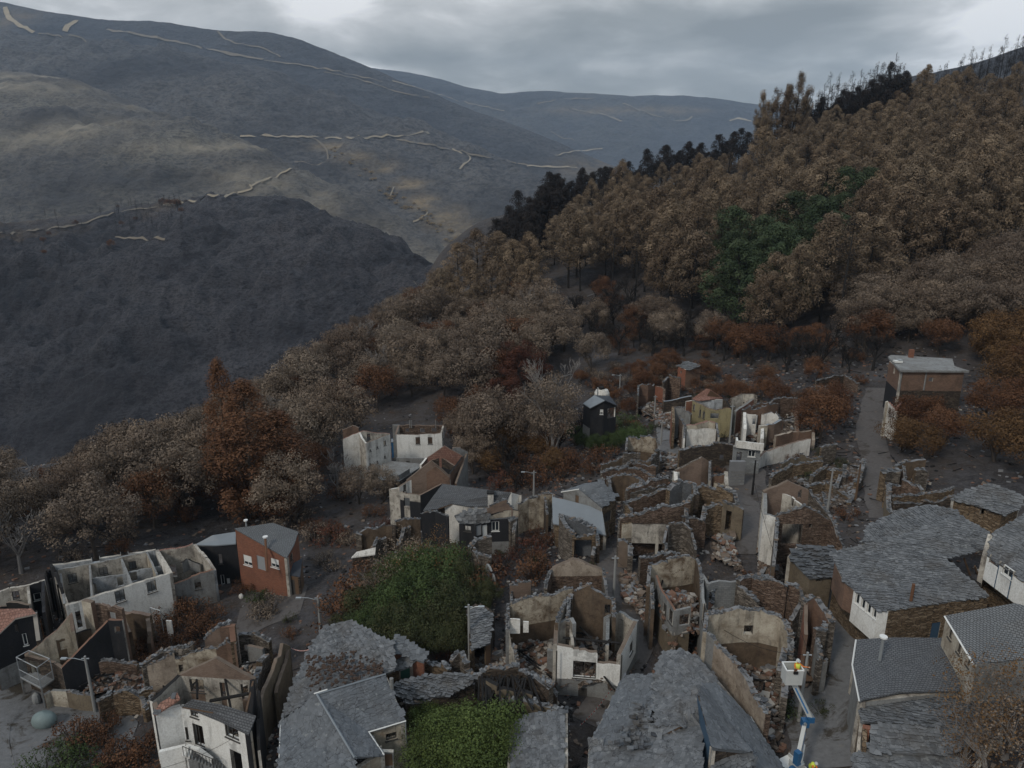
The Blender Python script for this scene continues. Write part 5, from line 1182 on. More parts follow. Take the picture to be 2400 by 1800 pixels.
wall(h, [r1(1800, 1170, -1.4), r1(1882, 875, -.2)], None, 'tanmud', 'tanmud', 'rock', jag=.3, th=.3)
h.foot([r1(1655, 1130), r1(1745, 900), r1(1882, 875), r1(1690, 1400)])
# white house with tile strip at the bottom left
h = Hs('burnt_house', 'two storey white house, bottom left, only a strip of dark roof tiles left', 'house', r1(1600, 1440, 5.2))
wall(h, [r1(1008, 1312, .2), r1(1170, 1262, .2)], {}, 'white2', 'inner', 'rockw', jag=.05, th=.35)
wall(h, [r1(1008, 1312, .2), r1(985, 1240, .5)], {}, 'black', 'inner', 'rock', jag=.1, th=.35)
wall(h, [r1(1170, 1262, .2), r1(1226, 1275, 0)], {0: [r1(1196, 1395, 1222, 1480, 'b')]}, 'white2', 'inner', th=.3)
wall(h, [r1(1226, 1275, 0), r1(1420, 1350, -.1), r1(1612, 1440, -.2)], {0: [r1(1236, 1292, 1284, 1330, 'b'), r1(1254, 1382, 1320, 1518, 'b')], 1: [r1(1462, 1392, 1545, 1470, 'b'), r1(1500, 1556, 1570, 1700, 'h')]}, 'white2', 'inner', th=.35)
roof(h, [r1(1180, 1262, .35), r1(1245, 1212, 1.3), r1(1440, 1248, 1.3), r1(1660, 1320, 1.1), r1(1612, 1440, 0), r1(1420, 1350, .1), r1(1230, 1272, .2)], 'tile', slabs=None)
roof(h, [r1(990, 1305, .4), r1(1040, 1235, 1.0), r1(1150, 1170, 1.5), r1(1168, 1210, 1.2), r1(1010, 1312, .35)], 'tiler', slabs=.4, sm='slated', rough=.12, cover=.4)
wall(h, [r1(1160, 1058, .9), ('on',) + r1(1395, 950), r1(1650, 1090, .9)], {0: [r1(1232, 1086, 1322, 1168, 'b')], 1: [r1(1402, 1105, 1462, 1200, 'b'), r1(1565, 1118, 1610, 1220, 'h')]}, 'brickp', 'stoneg', 'rock', jag=.06, th=.35, low='inner', lowz=.85)
wall(h, [r1(1172, 1060, .9), r1(1040, 1190, .6), r1(990, 1235, .5)], None, 'inner', 'white', 'char', jag=.1, th=.35)
wall(h, [r1(1650, 1090, .9), r1(1640, 1240, .5), r1(1620, 1440, -.2)], None, 'black', 'black', 'char', jag=.25, th=.35)
wall(h, [r1(1690, 1190, .2), r1(1680, 1350, -.4), r1(1690, 1560, -1.5)], None, 'black', 'white', 'char', jag=.6, th=.2)
b = B(); b.strip(h.c(*r1(1360, 1225, .3)), h.c(*r1(1610, 1178, .7)), .14, 'char', 5); b.strip(h.c(*r1(1460, 1080, .8)), h.c(*r1(1500, 1290, 0)), .1, 'char', 5); b.strip(h.c(*r1(1275, 1080, .6)), h.c(*r1(1280, 1210, .2)), .1, 'char', 5); b.strip(h.c(*r1(1640, 1100, .9)), h.c(*r1(1590, 1320, .2)), .09, 'wood', 5); b.out('charred_beam', h.root)
# outside stair and landing
b = B(); s0, s1 = h.c(*r1(1210, 1518, -2.4)), h.c(*r1(1440, 1615, -4.3))
for k in range(12):
    m_ = s0.lerp(s1, k / 11); dd = Vector((s1.x - s0.x, s1.y - s0.y, 0)).normalized(); nn_ = Vector((-dd.y, dd.x, 0)); nn_ = nn_ if nn_.y < 0 else -nn_
    b.box(m_ + nn_ * .5 - Vector((0, 0, .8)), (.34, 1.0, 1.6), (dd, nn_, Vector((0, 0, 1))), 'white' if k < 2 else 'conc')
st = b.out('staircase', h.root); b = B()
for k in range(0, 12): m_ = s0.lerp(s1, k / 11) + nn_ * 1.0; b.tube([m_, m_ + Vector((0, 0, .9))], .025, 4, 'bframe')
b.tube([s0 + nn_ * 1.0 + Vector((0, 0, .9)), s1 + nn_ * 1.0 + Vector((0, 0, .9))], .035, 4, 'bframe'); b.out('railing', st)
wall(h, [r1(1030, 1560, -2.6), r1(1200, 1520, -2.5), r1(1285, 1545, -2.6), r1(1370, 1610, -3.4)], None, 'white2', 'conc', 'white2', th=.3)
h.foot([r1(985, 1240), r1(1172, 1060), r1(1650, 1090), r1(1612, 1440), r1(1230, 1600), r1(1008, 1500)])
rubble('burnt roof debris inside the white house with a strip of dark tiles', [r1(1060, 1180, -1), r1(1180, 1100, -1), r1(1620, 1120, -1), r1(1600, 1300, -1), r1(1420, 1240, -1), r1(1200, 1200, -1)], h, 3.4, 300, ('rock', 'rockr', 'char', 'rockw', 'rockg'))
# ================================================= middle and far part of the village
G_ = lambda n, l, c, r: Hs(n, l, c, r)
# dark three storey house
h = G_('dark_house', 'tall narrow house with black walls, a pale blue grey roof and white balcony opening', 'house', r5(712, 462, 8.5))
roof(h, [r5(553, 482, -1.4), r5(640, 418, 0), r5(722, 458, 0), r5(606, 518, -1.4)], 'sheet', edge='sheet')
roof(h, [r5(640, 418, 0), r5(760, 425, -.7), r5(820, 500, -1.5), r5(722, 458, 0)], 'sheetb')
wall(h, [r5(610, 520, -1.6), r5(716, 462, -.2), r5(812, 505, -1.7)], {0: [r5(684, 530, 722, 568, 's')], 1: [r5(742, 518, 802, 596, 'h')]}, 'black', 'white', 'black', th=.3)
wall(h, [r5(555, 486, -1.6), r5(610, 520, -1.6)], None, 'black', 'inner', th=.3, low='conc', lowz=-5.2)
b = B(); c = h.c(*r5(658, 640, -7)); b.strip(c, Vector((c.x, c.y, h.z0 - .2)), .1, 'steel', 8); b.out('flue_pipe', h.root)
h.foot([r5(553, 482), r5(640, 418), r5(760, 425), r5(812, 505), r5(610, 520)])
# water tank ruin
h = G_('concrete_tank', 'broken round white concrete tank behind the black walled house', 'tank', r5(700, 380, 4))
cc = h.c(*r5(700, 400, 0)); b = B(); b.tube([cc + Vector((0, 0, -5)), cc, cc + Vector((0, 0, .6)), cc + Vector((0, 0, .9))], [1.5, 1.5, 1.2, .7], 14, 'white', cap=False); b.out('tank_shell', h.root)
b = B(); b.strip(cc + Vector((-.2, -.3, .75)), cc + Vector((-.2, -.3, 1.3)), .5, 'char', 8); b.out('hatch', h.root)
# small brick tower
h = G_('brick_hut', 'small square orange brick hut with a pale slate roof, highest in the village', 'hut', r5(1335, 215, 4.5))
roof(h, [r5(1290, 192, .3), r5(1360, 155, .9), r5(1470, 185, .6), r5(1380, 225, 0)], 'slate', slabs=.5)
wall(h, [r5(1292, 196, .2), r5(1352, 222, 0)], {0: [r5(1310, 228, 1320, 250, 'h')]}, 'brick', 'inner', th=.3); wall(h, [r5(1352, 222, 0), r5(1470, 190, .5)], {}, 'brickd', 'inner', th=.3)
h.foot([r5(1290, 192), r5(1360, 155), r5(1470, 185), r5(1352, 222)])
# yellow house
h = G_('yellow_house', 'yellow walled burnt house with a faded red hipped roof half collapsed', 'house', r5(1535, 535, 5.0))
roof(h, [r5(1400, 445, .3), r5(1510, 368, 2.2), r5(1545, 375, 2.2), r5(1640, 440, .5), r5(1540, 450, 1.0), r5(1450, 460, .4)], 'tiler')
wall(h, [r5(1403, 460, 0), r5(1535, 528, 0)], {0: [r5(1408, 490, 1422, 540, 'b'), r5(1455, 530, 1470, 590, 'b'), r5(1482, 545, 1500, 600, 'b')]}, 'yellow', 'inner', 'brickp', th=.3, jag=.1)
wall(h, [r5(1535, 528, 0), r5(1640, 525, .1), r5(1702, 522, .2)], {0: [r5(1542, 560, 1608, 602, 'h')], 1: []}, 'yellow', 'inner', 'rockr', th=.3, jag=.2)
wall(h, [r5(1403, 460, 0), r5(1545, 455, .8), r5(1640, 455, .8)], None, 'innerb', 'inner', th=.2, jag=.3); wall(h, [r5(1640, 455, .8), r5(1702, 522, .2)], None, 'stoned', 'yellow', 'char', jag=.4, th=.3)
wall(h, [r5(1355, 470, -.3), r5(1403, 462, -.2)], None, 'brick', 'inner', th=.3)
h.foot([r5(1400, 445), r5(1510, 368), r5(1640, 440), r5(1702, 522), r5(1535, 535)])
def shell(name, label, cat, cf, ref, runs, rub=None, nrub=90, hh=1.0, foot=True, beams=3, mats=('rock', 'rockr', 'rockg', 'rockw')):
    """small ruin: list of (points, front, back, options)"""
    h = Hs(name, label, cat, cf(*ref))
    for pts, f, k, o in runs:
        ops = {i: [cf(*q) for q in v] for i, v in o.get('ops', {}).items()}
        wall(h, [cf(*p) for p in pts], ops, f, k, o.get('cap'), o.get('th', .45), o.get('jag', .35), o.get('caps', True), low=o.get('low'), lowz=o.get('lowz'), base=o.get('base'))
    allp = [p for r in runs for p in r[0]]
    if foot:
        xs = sorted(allp, key=lambda p: p[0]); ys = sorted(allp, key=lambda p: p[1]); h.foot([cf(*xs[0]), cf(*ys[0]), cf(*xs[-1]), cf(*ys[-1])])
    if rub: rubble('loose stones inside the ' + label.split(',')[0], [cf(*p) for p in rub], h, hh, nrub, mats, beams=beams)
    return h
R = 'ruin'
shell('ruined_house', 'roofless ruin with a brick pillar and slanting roof edge, left of the yellow house', R, r5, (1060, 400, 4), [
 ([(990, 345, .4), (1060, 340, .6), (1110, 330, .4)], 'brickd', 'stoneg', {}), ([(1115, 340, .6), (1175, 375, .4), (1170, 460, -.8)], 'brick', 'stoner', {'ops': {0: [(1120, 455, 1135, 510, 'h')]}, 'caps': False}),
 ([(990, 345, .4), (985, 430, -.4)], 'stoneg', 'stoneg', {}), ([(1180, 330, 1.0), (1220, 270, 1.5), (1310, 300, 1.2)], 'stoner', 'stoneg', {}), ([(1180, 470, 0), (1290, 450, .5), (1400, 425, 1.0)], 'stoned', 'stoneg', {'cap': 'sheet', 'caps': False, 'jag': .1})],
 [(1000, 400, -1), (1160, 400, -1), (1170, 560, -3), (1020, 540, -3)], 220)
rubble('pale rubble slope between the black walled house and the brick pillar ruin', [(r5(1120, 560)[0], r5(1, 560)[1]), r5(1240, 580)[:2], r5(1250, 700)[:2], r5(1140, 680)[:2], r5(1080, 600)[:2]], None, 1.0, 300, ('rock', 'rockg', 'rockw', 'rockr'))
h = G_('metal_sheet_pile', 'crumpled pale metal roof sheet lying on debris right of the black walled house', 'metal sheet', r5(1000, 510, .8))
b = B(); rr = random.Random(3); g0 = [[h.c(*r5(930 + i * 22 + j * 14, 478 + i * 14 - j * 4 + j * 16, rr.uniform(-.35, .35))) for i in range(8)] for j in range(4)]
for j in range(3):
    for i in range(7): b.face([g0[j][i], g0[j][i + 1], g0[j + 1][i + 1], g0[j + 1][i]], 'steel', rr.random())
b.out('crumpled_sheet', h.root)
shell('ruined_house', 'roofless house with pale plastered walls below the yellow house', R, r5, (1370, 680, 4), [
 ([(1335, 655, 0), (1440, 650, .1), (1530, 620, .4), (1580, 640, .2)], 'cream', 'inner', {'caps': False, 'jag': .15, 'cap': 'tiler'}), ([(1360, 690, -.4), (1450, 690, -.4), (1600, 690, -.3)], 'white', 'inner', {'ops': {0: [(1335, 710, 1362, 750, 'w')]}, 'caps': False, 'jag': .15}),
 ([(1240, 520, .6), (1245, 640, -.2)], 'brick', 'stone', {'caps': False}), ([(1300, 580, .4), (1335, 655, 0), (1330, 760, -1)], 'stoner', 'white', {}), ([(1580, 640, .2), (1600, 740, -.6)], 'stoned', 'inner', {}), ([(1250, 500, .9), (1340, 530, .5), (1390, 560, .2)], 'conc', 'stone', {})],
 [(1260, 600, -1), (1400, 620, -1), (1580, 660, -1), (1580, 740, -2), (1340, 760, -2)], 200)
h = G_('retaining_wall', 'long low blackened wall with pale rubble coping, below the pale plastered ruin', 'wall', r5(1500, 810, 3.4))
wall(h, [r5(1305, 850, -.4), r5(1400, 825, 0), r5(1570, 795, .4), r5(1720, 805, .3)], {2: [r5(1612, 880, 1648, 920, 'b')]}, 'stoned', 'stone', caps=True, jag=.15, th=.8)
h = G_('block_house', 'small grey block house under a flat terrace, left of the curved pale wall', 'house', r5(1830, 830, 4))
wall(h, [r5(1722, 815, 0), r5(1935, 832, 0)], {0: [r5(1745, 860, 1785, 930, 'b'), r5(1835, 848, 1892, 898, 'w')]}, 'block', 'inner', th=.3)
wall(h, [r5(1740, 745, .9), r5(1745, 775, .9), r5(1960, 800, .9)], None, 'white', 'white', th=.25, base=-.1, name='parapet')
roof(h, [r5(1722, 818, 0), r5(1745, 775, .05), r5(1960, 800, .05), r5(1940, 835, 0)], 'conc', name='terrace')
h.foot([r5(1722, 815), r5(1745, 745), r5(1960, 790), r5(1940, 832)])
h = G_('retaining_wall', 'curved pale rendered retaining wall below the cluster of brick stubs', 'wall', r6(300, 760, 2.2))
wall(h, [r6(70, 840, -.6), r6(140, 780, -.1), r6(250, 745, .2), r6(380, 705, .6), r6(455, 690, .8)], None, 'white', 'conc', 'brickp', jag=.1, th=.35)
shell('ruined_house', 'cluster of broken brick and plaster walls right of the tall pole', R, r6, (250, 600, 3.5), [
 ([(0, 490, .4), (60, 455, .8), (150, 440, .9), (230, 420, 1.0)], 'brickd', 'stoneg', {}), ([(5, 520, 0), (80, 515, .1)], 'innerb', 'brickd', {'caps': False}), ([(105, 520, 0), (200, 515, .2), (250, 560, -.2)], 'white', 'brickd', {}),
 ([(95, 610, -.6), (200, 580, -.2), (250, 555, 0)], 'brickp', 'brickd', {'cap': 'sheet', 'caps': False}), ([(340, 490, .4), (350, 640, -.8)], 'pink', 'brickd', {'caps': False}), ([(385, 520, .2), (400, 500, .3), (480, 470, .4)], 'brickd', 'stoned', {}),
 ([(210, 670, -1), (330, 640, -.8), (460, 640, -.8), (462, 690, -1.2)], 'brickd', 'pink', {'caps': False, 'jag': .3}), ([(440, 540, 0), (470, 530, .1), (465, 600, -.5)], 'inner', 'brickd', {}), ([(150, 440, .9), (240, 400, 1.2), (330, 400, 1.2), (380, 430, 1)], 'stoner', 'stoneg', {}), ([(500, 350, 1.6), (610, 350, 1.6), (600, 400, 1.2)], 'pink', 'stoneg', {}), ([(100, 610, -.5), (98, 690, -1.2)], 'white', 'white', {'caps': False, 'jag': .05})],
 [(20, 520, -1), (230, 450, -1), (460, 520, -1), (460, 680, -2), (210, 690, -2)], 330, 1.4)
shell('ruined_house', 'pale gabled fragment with a small dark window right of the yellow house', R, r5, (1800, 480, 4.5), [
 ([(1710, 450, .4), (1800, 410, 1.0), (1885, 415, 1.1), (1885, 450, .6)], 'inner', 'stoneg', {'ops': {1: [(1775, 470, 1808, 488, 'h')]}, 'caps': False, 'jag': .1}), ([(1745, 550, -.8), (1830, 490, -.2), (1885, 450, .4)], 'tiler', 'conc', {'caps': False, 'jag': .1})], None, foot=True)
shell('ruined_house', 'roofless pale plastered house with red brick top, left end of the brick stub cluster', R, r5, (1830, 570, 4.5), [
 ([(1800, 540, .3), (1860, 500, .8), (1980, 490, .9)], 'brickd', 'stoneg', {}), ([(1798, 550, .2), (1825, 570, 0), (1905, 575, 0)], 'white', 'inner', {'caps': False, 'ops': {1: [(1870, 600, 1895, 650, 'h')]}}), ([(1930, 660, -.8), (1990, 650, -.7)], 'cream', 'inner', {'caps': False}), ([(1798, 550, .2), (1800, 680, -1)], 'white', 'white', {'caps': False})],
 [(1810, 600, -2), (1980, 580, -2), (1990, 740, -3), (1800, 740, -3)], 200)
shell('ruined_house', 'small roofless ruin with flaking white and red plaster, left of the grey lane', R, r5, (1000, 760, 4), [
 ([(905, 745, -.1), (1000, 735, .2), (1120, 760, 0)], 'peel', 'stone', {'th': .6, 'low': 'mud', 'lowz': -2.3}), ([(905, 745, -.1), (895, 850, -1)], 'mud', 'stoneg', {}), ([(1120, 760, 0), (1140, 860, -1), (1150, 930, -1.6)], 'mud', 'stoneg', {}), ([(870, 880, -1.2), (1000, 875, -1.4)], 'stoneg', 'stoneg', {})],
 [(910, 780, -2), (1110, 790, -2), (1130, 880, -3), (900, 880, -3)], 120)
# terraces of roofless stone walls
shell('ruined_house', 'ruin of low brown walls with slate coping, uppermost of the stepped stone ruins', R, r5, (1000, 960, 3), [
 ([(700, 965, 0), (860, 905, .5)], 'mud', 'stoneg', {}), ([(710, 1015, -.5), (900, 965, 0), (950, 930, .3), (1080, 935, .3)], 'mud', 'stoneg', {'th': .7}), ([(945, 960, 0), (1000, 955, .1), (1120, 975, 0)], 'stoner', 'stone', {'th': .5}), ([(1080, 935, .3), (1130, 870, .8), (1150, 860, .8)], 'stoneg', 'stone', {'th': .7})], [(880, 930, -1), (1090, 910, -1), (1120, 990, -2), (900, 1010, -2)], 100)
shell('ruined_house', 'brown ruin inside an arc of slate topped walls, right of the twin roofed grey shed', R, r5, (900, 1050, 3.6), [
 ([(700, 1025, 0), (800, 995, .3), (900, 985, .4), (1000, 1010, .3), (1090, 1055, 0)], 'stoner', 'stoneg', {'th': .8}), ([(745, 1065, -.3), (870, 1035, .1), (940, 1050, .1), (1020, 1090, -.2), (960, 1120, -.4), (900, 1160, -.8)], 'mud', 'stoneg', {'th': .8}), ([(745, 1065, -.3), (755, 1150, -1.2)], 'mud', 'stoneg', {'th': .6})], [(760, 1080, -2), (930, 1070, -2), (900, 1190, -3), (760, 1180, -3)], 120)
shell('ruined_house', 'long stone ruin with parallel slate topped walls, above the cream panelled ruin', R, r5, (1000, 1200, 4.0), [
 ([(900, 1165, 0), (1050, 1115, .4), (1220, 1065, .8)], 'stoner', 'stoneg', {'th': .8}), ([(920, 1185, -.4), (1060, 1150, -.1), (1200, 1110, .2)], 'stoneg', 'stoneg', {'th': .3}), ([(880, 1250, -.6), (1000, 1215, -.3), (1200, 1160, .1), (1380, 1100, .6)], 'stoner', 'stoneg', {'th': .8}), ([(1200, 1160, .1), (1210, 1240, -.6)], 'stone', 'stoned', {'th': .5}), ([(1310, 1170, .2), (1320, 1270, -.7)], 'stoner', 'stoned', {'th': .5}), ([(880, 1250, -.6), (920, 1290, -.9), (918, 1350, -1.6)], 'stone', 'stoned', {})],
 [(930, 1190, -2), (1200, 1130, -2), (1320, 1180, -3), (1320, 1270, -3), (930, 1310, -3)], 260)
shell('ruined_house', 'ruin with a pale panelled upper wall over a black cellar opening, middle of the village', R, r5, (1080, 1330, 5), [
 ([(840, 1385, -.3), (960, 1350, 0), (1080, 1320, .2), (1240, 1285, .5), (1390, 1250, .9)], 'stoner', 'stoneg', {'th': .8}),
 ([(855, 1425, -.8), (935, 1420, -.8)], 'cream', 'stone', {'caps': False, 'jag': .1, 'low': 'stoneg', 'lowz': -2.5}), ([(935, 1420, -.8), (1130, 1425, -.8), (1225, 1430, -.8)], 'inner', 'stoned', {'caps': False, 'jag': .08, 'th': .2, 'ops': {0: [(905, 1570, 1125, 1700, 'h')], 1: [(1135, 1575, 1190, 1700, 'h')]}}),
 ([(1225, 1430, -.8), (1330, 1410, -.6), (1390, 1490, -1.4), (1420, 1620, -2.6)], 'stoneg', 'stoneg', {'th': .4}), ([(1220, 1440, -.9), (1190, 1560, -1.8), (1185, 1680, -3)], 'stoner', 'stoned', {'th': .4}), ([(1300, 1640, -2.4), (1180, 1660, -2.3), (1000, 1700, -2.3)], 'stoner', 'stoneg', {'th': .6}), ([(830, 1560, -2.2), (900, 1580, -2.4), (900, 1680, -3.4)], 'rock', 'stoneg', {'th': .8})],
 [(1230, 1480, -3), (1330, 1450, -3), (1400, 1600, -4), (1190, 1640, -4)], 140)
shell('ruined_house', 'massive curved brown walls with a doorway beside the bare square', R, r5, (1600, 1270, 5), [
 ([(1230, 1145, -.1), (1330, 1090, .5), (1400, 1110, .5)], 'slated', 'stone', {'th': 1.2}), ([(1400, 1120, .4), (1480, 1110, .6), (1590, 1135, .4), (1720, 1180, .2)], 'stone', 'stoneg', {'th': .9}), ([(1380, 1255, -.5), (1420, 1190, .1), (1400, 1120, .4)], 'stone', 'stoned', {'th': .8}), ([(1640, 1245, -.5), (1720, 1270, -.6), (1800, 1300, -.8)], 'tanmud', 'stone', {'th': .7, 'ops': {0: [(1660, 1320, 1725, 1480, 'h')]}}), ([(1500, 1400, -2), (1520, 1290, -1), (1580, 1245, -.5), (1640, 1245, -.5)], 'stone', 'stoned', {'th': .8}), ([(1720, 1180, .2), (1740, 1260, -.5)], 'stoned', 'stone', {'th': .7}), ([(1340, 1370, -1), (1480, 1385, -1.6), (1510, 1410, -2)], 'stoner', 'stoneg', {'th': .7}), ([(1340, 1300, -.4), (1350, 1400, -1.4)], 'rockw', 'stoneg', {'th': .6})],
 [(1420, 1180, -3), (1600, 1160, -3), (1720, 1220, -3), (1640, 1330, -4), (1440, 1330, -4)], 200)
shell('ruined_house', 'white walled house with a pale gable and slate debris, beside the stair', R, r5, (1400, 1010, 5), [
 ([(1270, 1008, 0), (1400, 940, 1.2), (1480, 903, 1.9), (1530, 930, 1.3)], 'brickp', 'stoneg', {'caps': False, 'jag': .08}), ([(1257, 1020, -.2), (1385, 1008, 0), (1520, 1005, 0)], 'white', 'inner', {'caps': False, 'jag': .05, 'ops': {0: [(1340, 1035, 1380, 1075, 'b')], 1: [(1405, 1015, 1430, 1065, 'b')]}}), ([(1257, 1020, -.2), (1262, 1110, -.9)], 'white', 'white', {'caps': False}), ([(1530, 930, 1.3), (1525, 1090, -.6)], 'stoned', 'inner', {}), ([(1650, 1010, 0), (1655, 1110, -.8), (1700, 1150, -1.2)], 'white', 'inner', {'caps': False}), ([(1560, 1040, -.3), (1650, 1040, -.2)], 'brickd', 'stone', {}), ([(1570, 1095, -.8), (1650, 1110, -.8)], 'cream', 'stone', {'caps': False})],
 [(1380, 1060, -2), (1520, 1020, -1), (1650, 1050, -1), (1640, 1120, -2), (1400, 1130, -2)], 220)
# outside stair
h = G_('stone_stair', 'straight outdoor stone stair beside the grey block house', 'stair', r5(1755, 1030, 1.5))
b = B(); s0, s1 = PH(*r5(1755, 930), 3.6), PH(*r5(1745, 1100), .3)
for k in range(16): b.box(s0.lerp(s1, k / 15) - Vector((0, 0, .7)), (2.0, .55, 1.4), None, 'conc' if k % 2 else 'rockg')
b.out('steps', h.root)
# twin roofed shed
h = G_('grey_shed', 'grey gabled shed with one blue grey slate roof and a lower corrugated lean to roof', 'shed', r5(690, 1295, 4.6))
roof(h, [r5(522, 1145, 1.4), r5(690, 1088, 2.0), r5(818, 1198, .5), r5(700, 1292, 0)], 'slateb', slabs=.5, sm='slateb', rough=.015)
roof(h, [r5(380, 1168, .2), r5(560, 1105, 1.2), r5(690, 1088, 2.0), r5(522, 1145, 1.4)], 'slateb', edge='wframe')
wall(h, [r5(400, 1175, .1), r5(525, 1152, 1.3), r5(695, 1295, -.1)], {0: [r5(492, 1200, 530, 1262, 'W')]}, 'conc', 'inner', th=.3)
wall(h, [r5(700, 1295, -.1), r5(812, 1205, .35)], {0: [r5(715, 1330, 770, 1400, 'k')]}, 'stone', 'inner', th=.3)
roof(h, [r5(312, 1210, -.3), r5(420, 1232, -.3), r5(700, 1306, -.4), r5(726, 1505, -2.2), r5(318, 1415, -2.2)], 'sheet', name='lean_to_roof')
under(h, [r5(312, 1210, -.4), r5(700, 1306, -.5), r5(726, 1505, -2.3), r5(318, 1415, -2.3)], 'stone', k=.3)
h.foot([r5(312, 1180), r5(690, 1088), r5(818, 1198), r5(726, 1505), r5(318, 1415)])
shell('ruined_house', 'stone ruin with two black doorways under broken slates, in front of the corrugated lean to', R, r5, (560, 1450, 4), [
 ([(365, 1360, .3), (440, 1375, .2), (520, 1400, .1), (640, 1450, -.3)], 'slated', 'stone', {'th': 1.3}), ([(470, 1510, -.8), (650, 1510, -.8)], 'stone', 'stoned', {'ops': {0: [(482, 1545, 618, 1720, 'h')]}, 'th': .5}), ([(365, 1360, .3), (400, 1440, -.3), (470, 1510, -.8)], 'stoneg', 'stoned', {'th': .8}), ([(650, 1510, -.8), (655, 1590, -1.6), (640, 1660, -2.4)], 'stoneg', 'stoned', {'th': .6})],
 [(400, 1420, -1), (620, 1440, -1), (640, 1500, -2), (470, 1500, -2)], 120)
# ---- left cluster with white houses
h = G_('burnt_house', 'white roofless house seen along its long side, with a blue container beside it', 'house', r7(575, 520, 7.5))
wall(h, [r7(575, 515, 0), r7(790, 435, .1)], {0: [r7(735, 490, 755, 530, 'b'), r7(672, 540, 688, 558, 'b'), r7(612, 565, 626, 582, 'b'), r7(738, 620, 752, 640, 'b'), r7(672, 665, 686, 682, 'b'), r7(610, 685, 624, 702, 'b')]}, 'white', 'inner', 'rock', jag=.08, th=.3)
wall(h, [r7(520, 420, 1.0), r7(560, 405, 1.2), r7(660, 425, .6), r7(790, 432, .1)], {1: [r7(590, 430, 620, 490, 'b'), r7(652, 440, 684, 480, 'b')]}, 'inner', 'white', 'tiler', jag=.08, th=.3)
wall(h, [r7(575, 515, 0), r7(540, 470, .4), r7(520, 420, 1.0)], None, 'inner', 'white', th=.3, jag=.1)
wall(h, [r7(380, 480, -.4), r7(520, 420, .6)], None, 'white', 'inner', 'tiler', jag=.1, th=.3); wall(h, [r7(380, 400, .6), r7(460, 365, 1.2), r7(515, 380, 1)], None, 'brickd', 'brickd', 'rock', th=.3, jag=.2)
h.foot([r7(380, 480), r7(520, 400), r7(790, 430), r7(575, 520)])
h = G_('burnt_house', 'white roofless house with red brown inner wall and two windows, beside the blue container', 'house', r7(1000, 430, 5.6))
wall(h, [r7(845, 440, 0), r7(1238, 432, 0)], {0: [r7(1010, 460, 1050, 522, 'b'), r7(1116, 460, 1156, 520, 'b')]}, 'white2', 'inner', 'rock', jag=.1, th=.3)
wall(h, [r7(1238, 432, 0), r7(1255, 360, .6)], {0: [r7(1238, 420, 1246, 480, 'b')]}, 'white', 'inner', jag=.08, th=.3)
wall(h, [r7(872, 360, .6), r7(1250, 358, .6)], {0: [r7(1050, 385, 1090, 420, 'h'), r7(1150, 380, 1190, 415, 'h'), r7(925, 385, 955, 415, 'h')]}, 'stoner', 'white', 'brickp', jag=.12, th=.3)
wall(h, [r7(845, 440, 0), r7(872, 360, .6)], None, 'inner', 'conc', 'brickp', jag=.1, th=.3); wall(h, [r7(810, 355, .6), r7(872, 356, .6), r7(860, 400, .2)], None, 'conc', 'conc', th=.3, jag=.05)
b = B()
for x in (975, 1185, 960): c = h.c(*r7(x, 380, .3)); b.strip(c, c + Vector((0, 0, 1.4)), .09, 'conc', 6)
b.out('flue_pipe', h.root)
h.foot([r7(845, 440), r7(872, 356), r7(1255, 356), r7(1238, 432)])
h = G_('blue_container', 'bright blue metal box between the two white roofless houses', 'container', r7(820, 495, 3.2))
wall(h, [r7(800, 500, 0), r7(843, 500, 0)], None, 'blue', 'blue', th=1.8, name='body'); roof(h, [r7(798, 500, .03), r7(843, 500, .03), r7(838, 478, .2), r7(800, 472, .2)], 'sheet', name='lid')
h = G_('terrace_wall', 'wall with an overgrown orange hedge below the white house with two front windows', 'wall', r7(960, 640, 2.6))
wall(h, [r7(845, 640, 0), r7(1120, 645, 0)], {0: [r7(930, 665, 960, 705, 'k')]}, 'conc', 'conc', th=.3)
h = G_('concrete_terrace', 'flat grey concrete terrace in front of the white roofless houses', 'terrace', r7(900, 790, 2.6))
roof(h, [r7(580, 752, 0), r7(800, 665, .05), r7(1060, 690, .05), r7(1045, 720, 0), r7(870, 838, -.05), r7(720, 828, -.05)], 'conc', name='slab')
wall(h, [r7(720, 830, -.1), r7(870, 840, -.1)], None, 'stoned', 'stoned', th=.3); wall(h, [r7(865, 800, .6), r7(960, 740, .6)], {}, 'conc', 'conc', th=.25, base=-.1, name='parapet')
h.foot([r7(580, 752), r7(800, 665), r7(1060, 690), r7(870, 838)])
h = G_('burnt_house', 'burnt house with red gable and black void, right side of the white cluster', 'house', r7(1350, 705, 5.5))
wall(h, [r7(1110, 640, .5), ('on',) + r7(1260, 535), r7(1420, 625, .6)], None, 'tiler', 'brickp', 'brickp', jag=.06, th=.3)
wall(h, [r7(1060, 700, 0), r7(1110, 640, .5)], None, 'brickd', 'white', jag=.1, th=.3)
wall(h, [r7(1155, 660, .2), r7(1230, 640, .4), r7(1355, 715, -.2)], None, 'stoned', 'black', 'brickp', jag=.08, th=.3, low='black', lowz=-1)
wall(h, [r7(1310, 780, -.4), r7(1358, 715, -.1), r7(1425, 625, .6)], None, 'brickd', 'brickd', 'char', jag=.1, th=.3)
wall(h, [r7(1365, 860, -1.6), r7(1462, 590, .4)], None, 'conc', 'brickd', 'rock', jag=.1, th=.3); wall(h, [r7(1330, 555, 1.6), r7(1400, 555, 1.4), r7(1462, 590, .5)], None, 'conc', 'brickd', 'rock', jag=.1, th=.3)
h.foot([r7(1060, 700), r7(1260, 535), r7(1462, 590), r7(1365, 860)])
h = G_('burnt_house', 'white house with three dark windows and double red brick gables over a charred front', 'house', r7(1050, 960, 5.5))
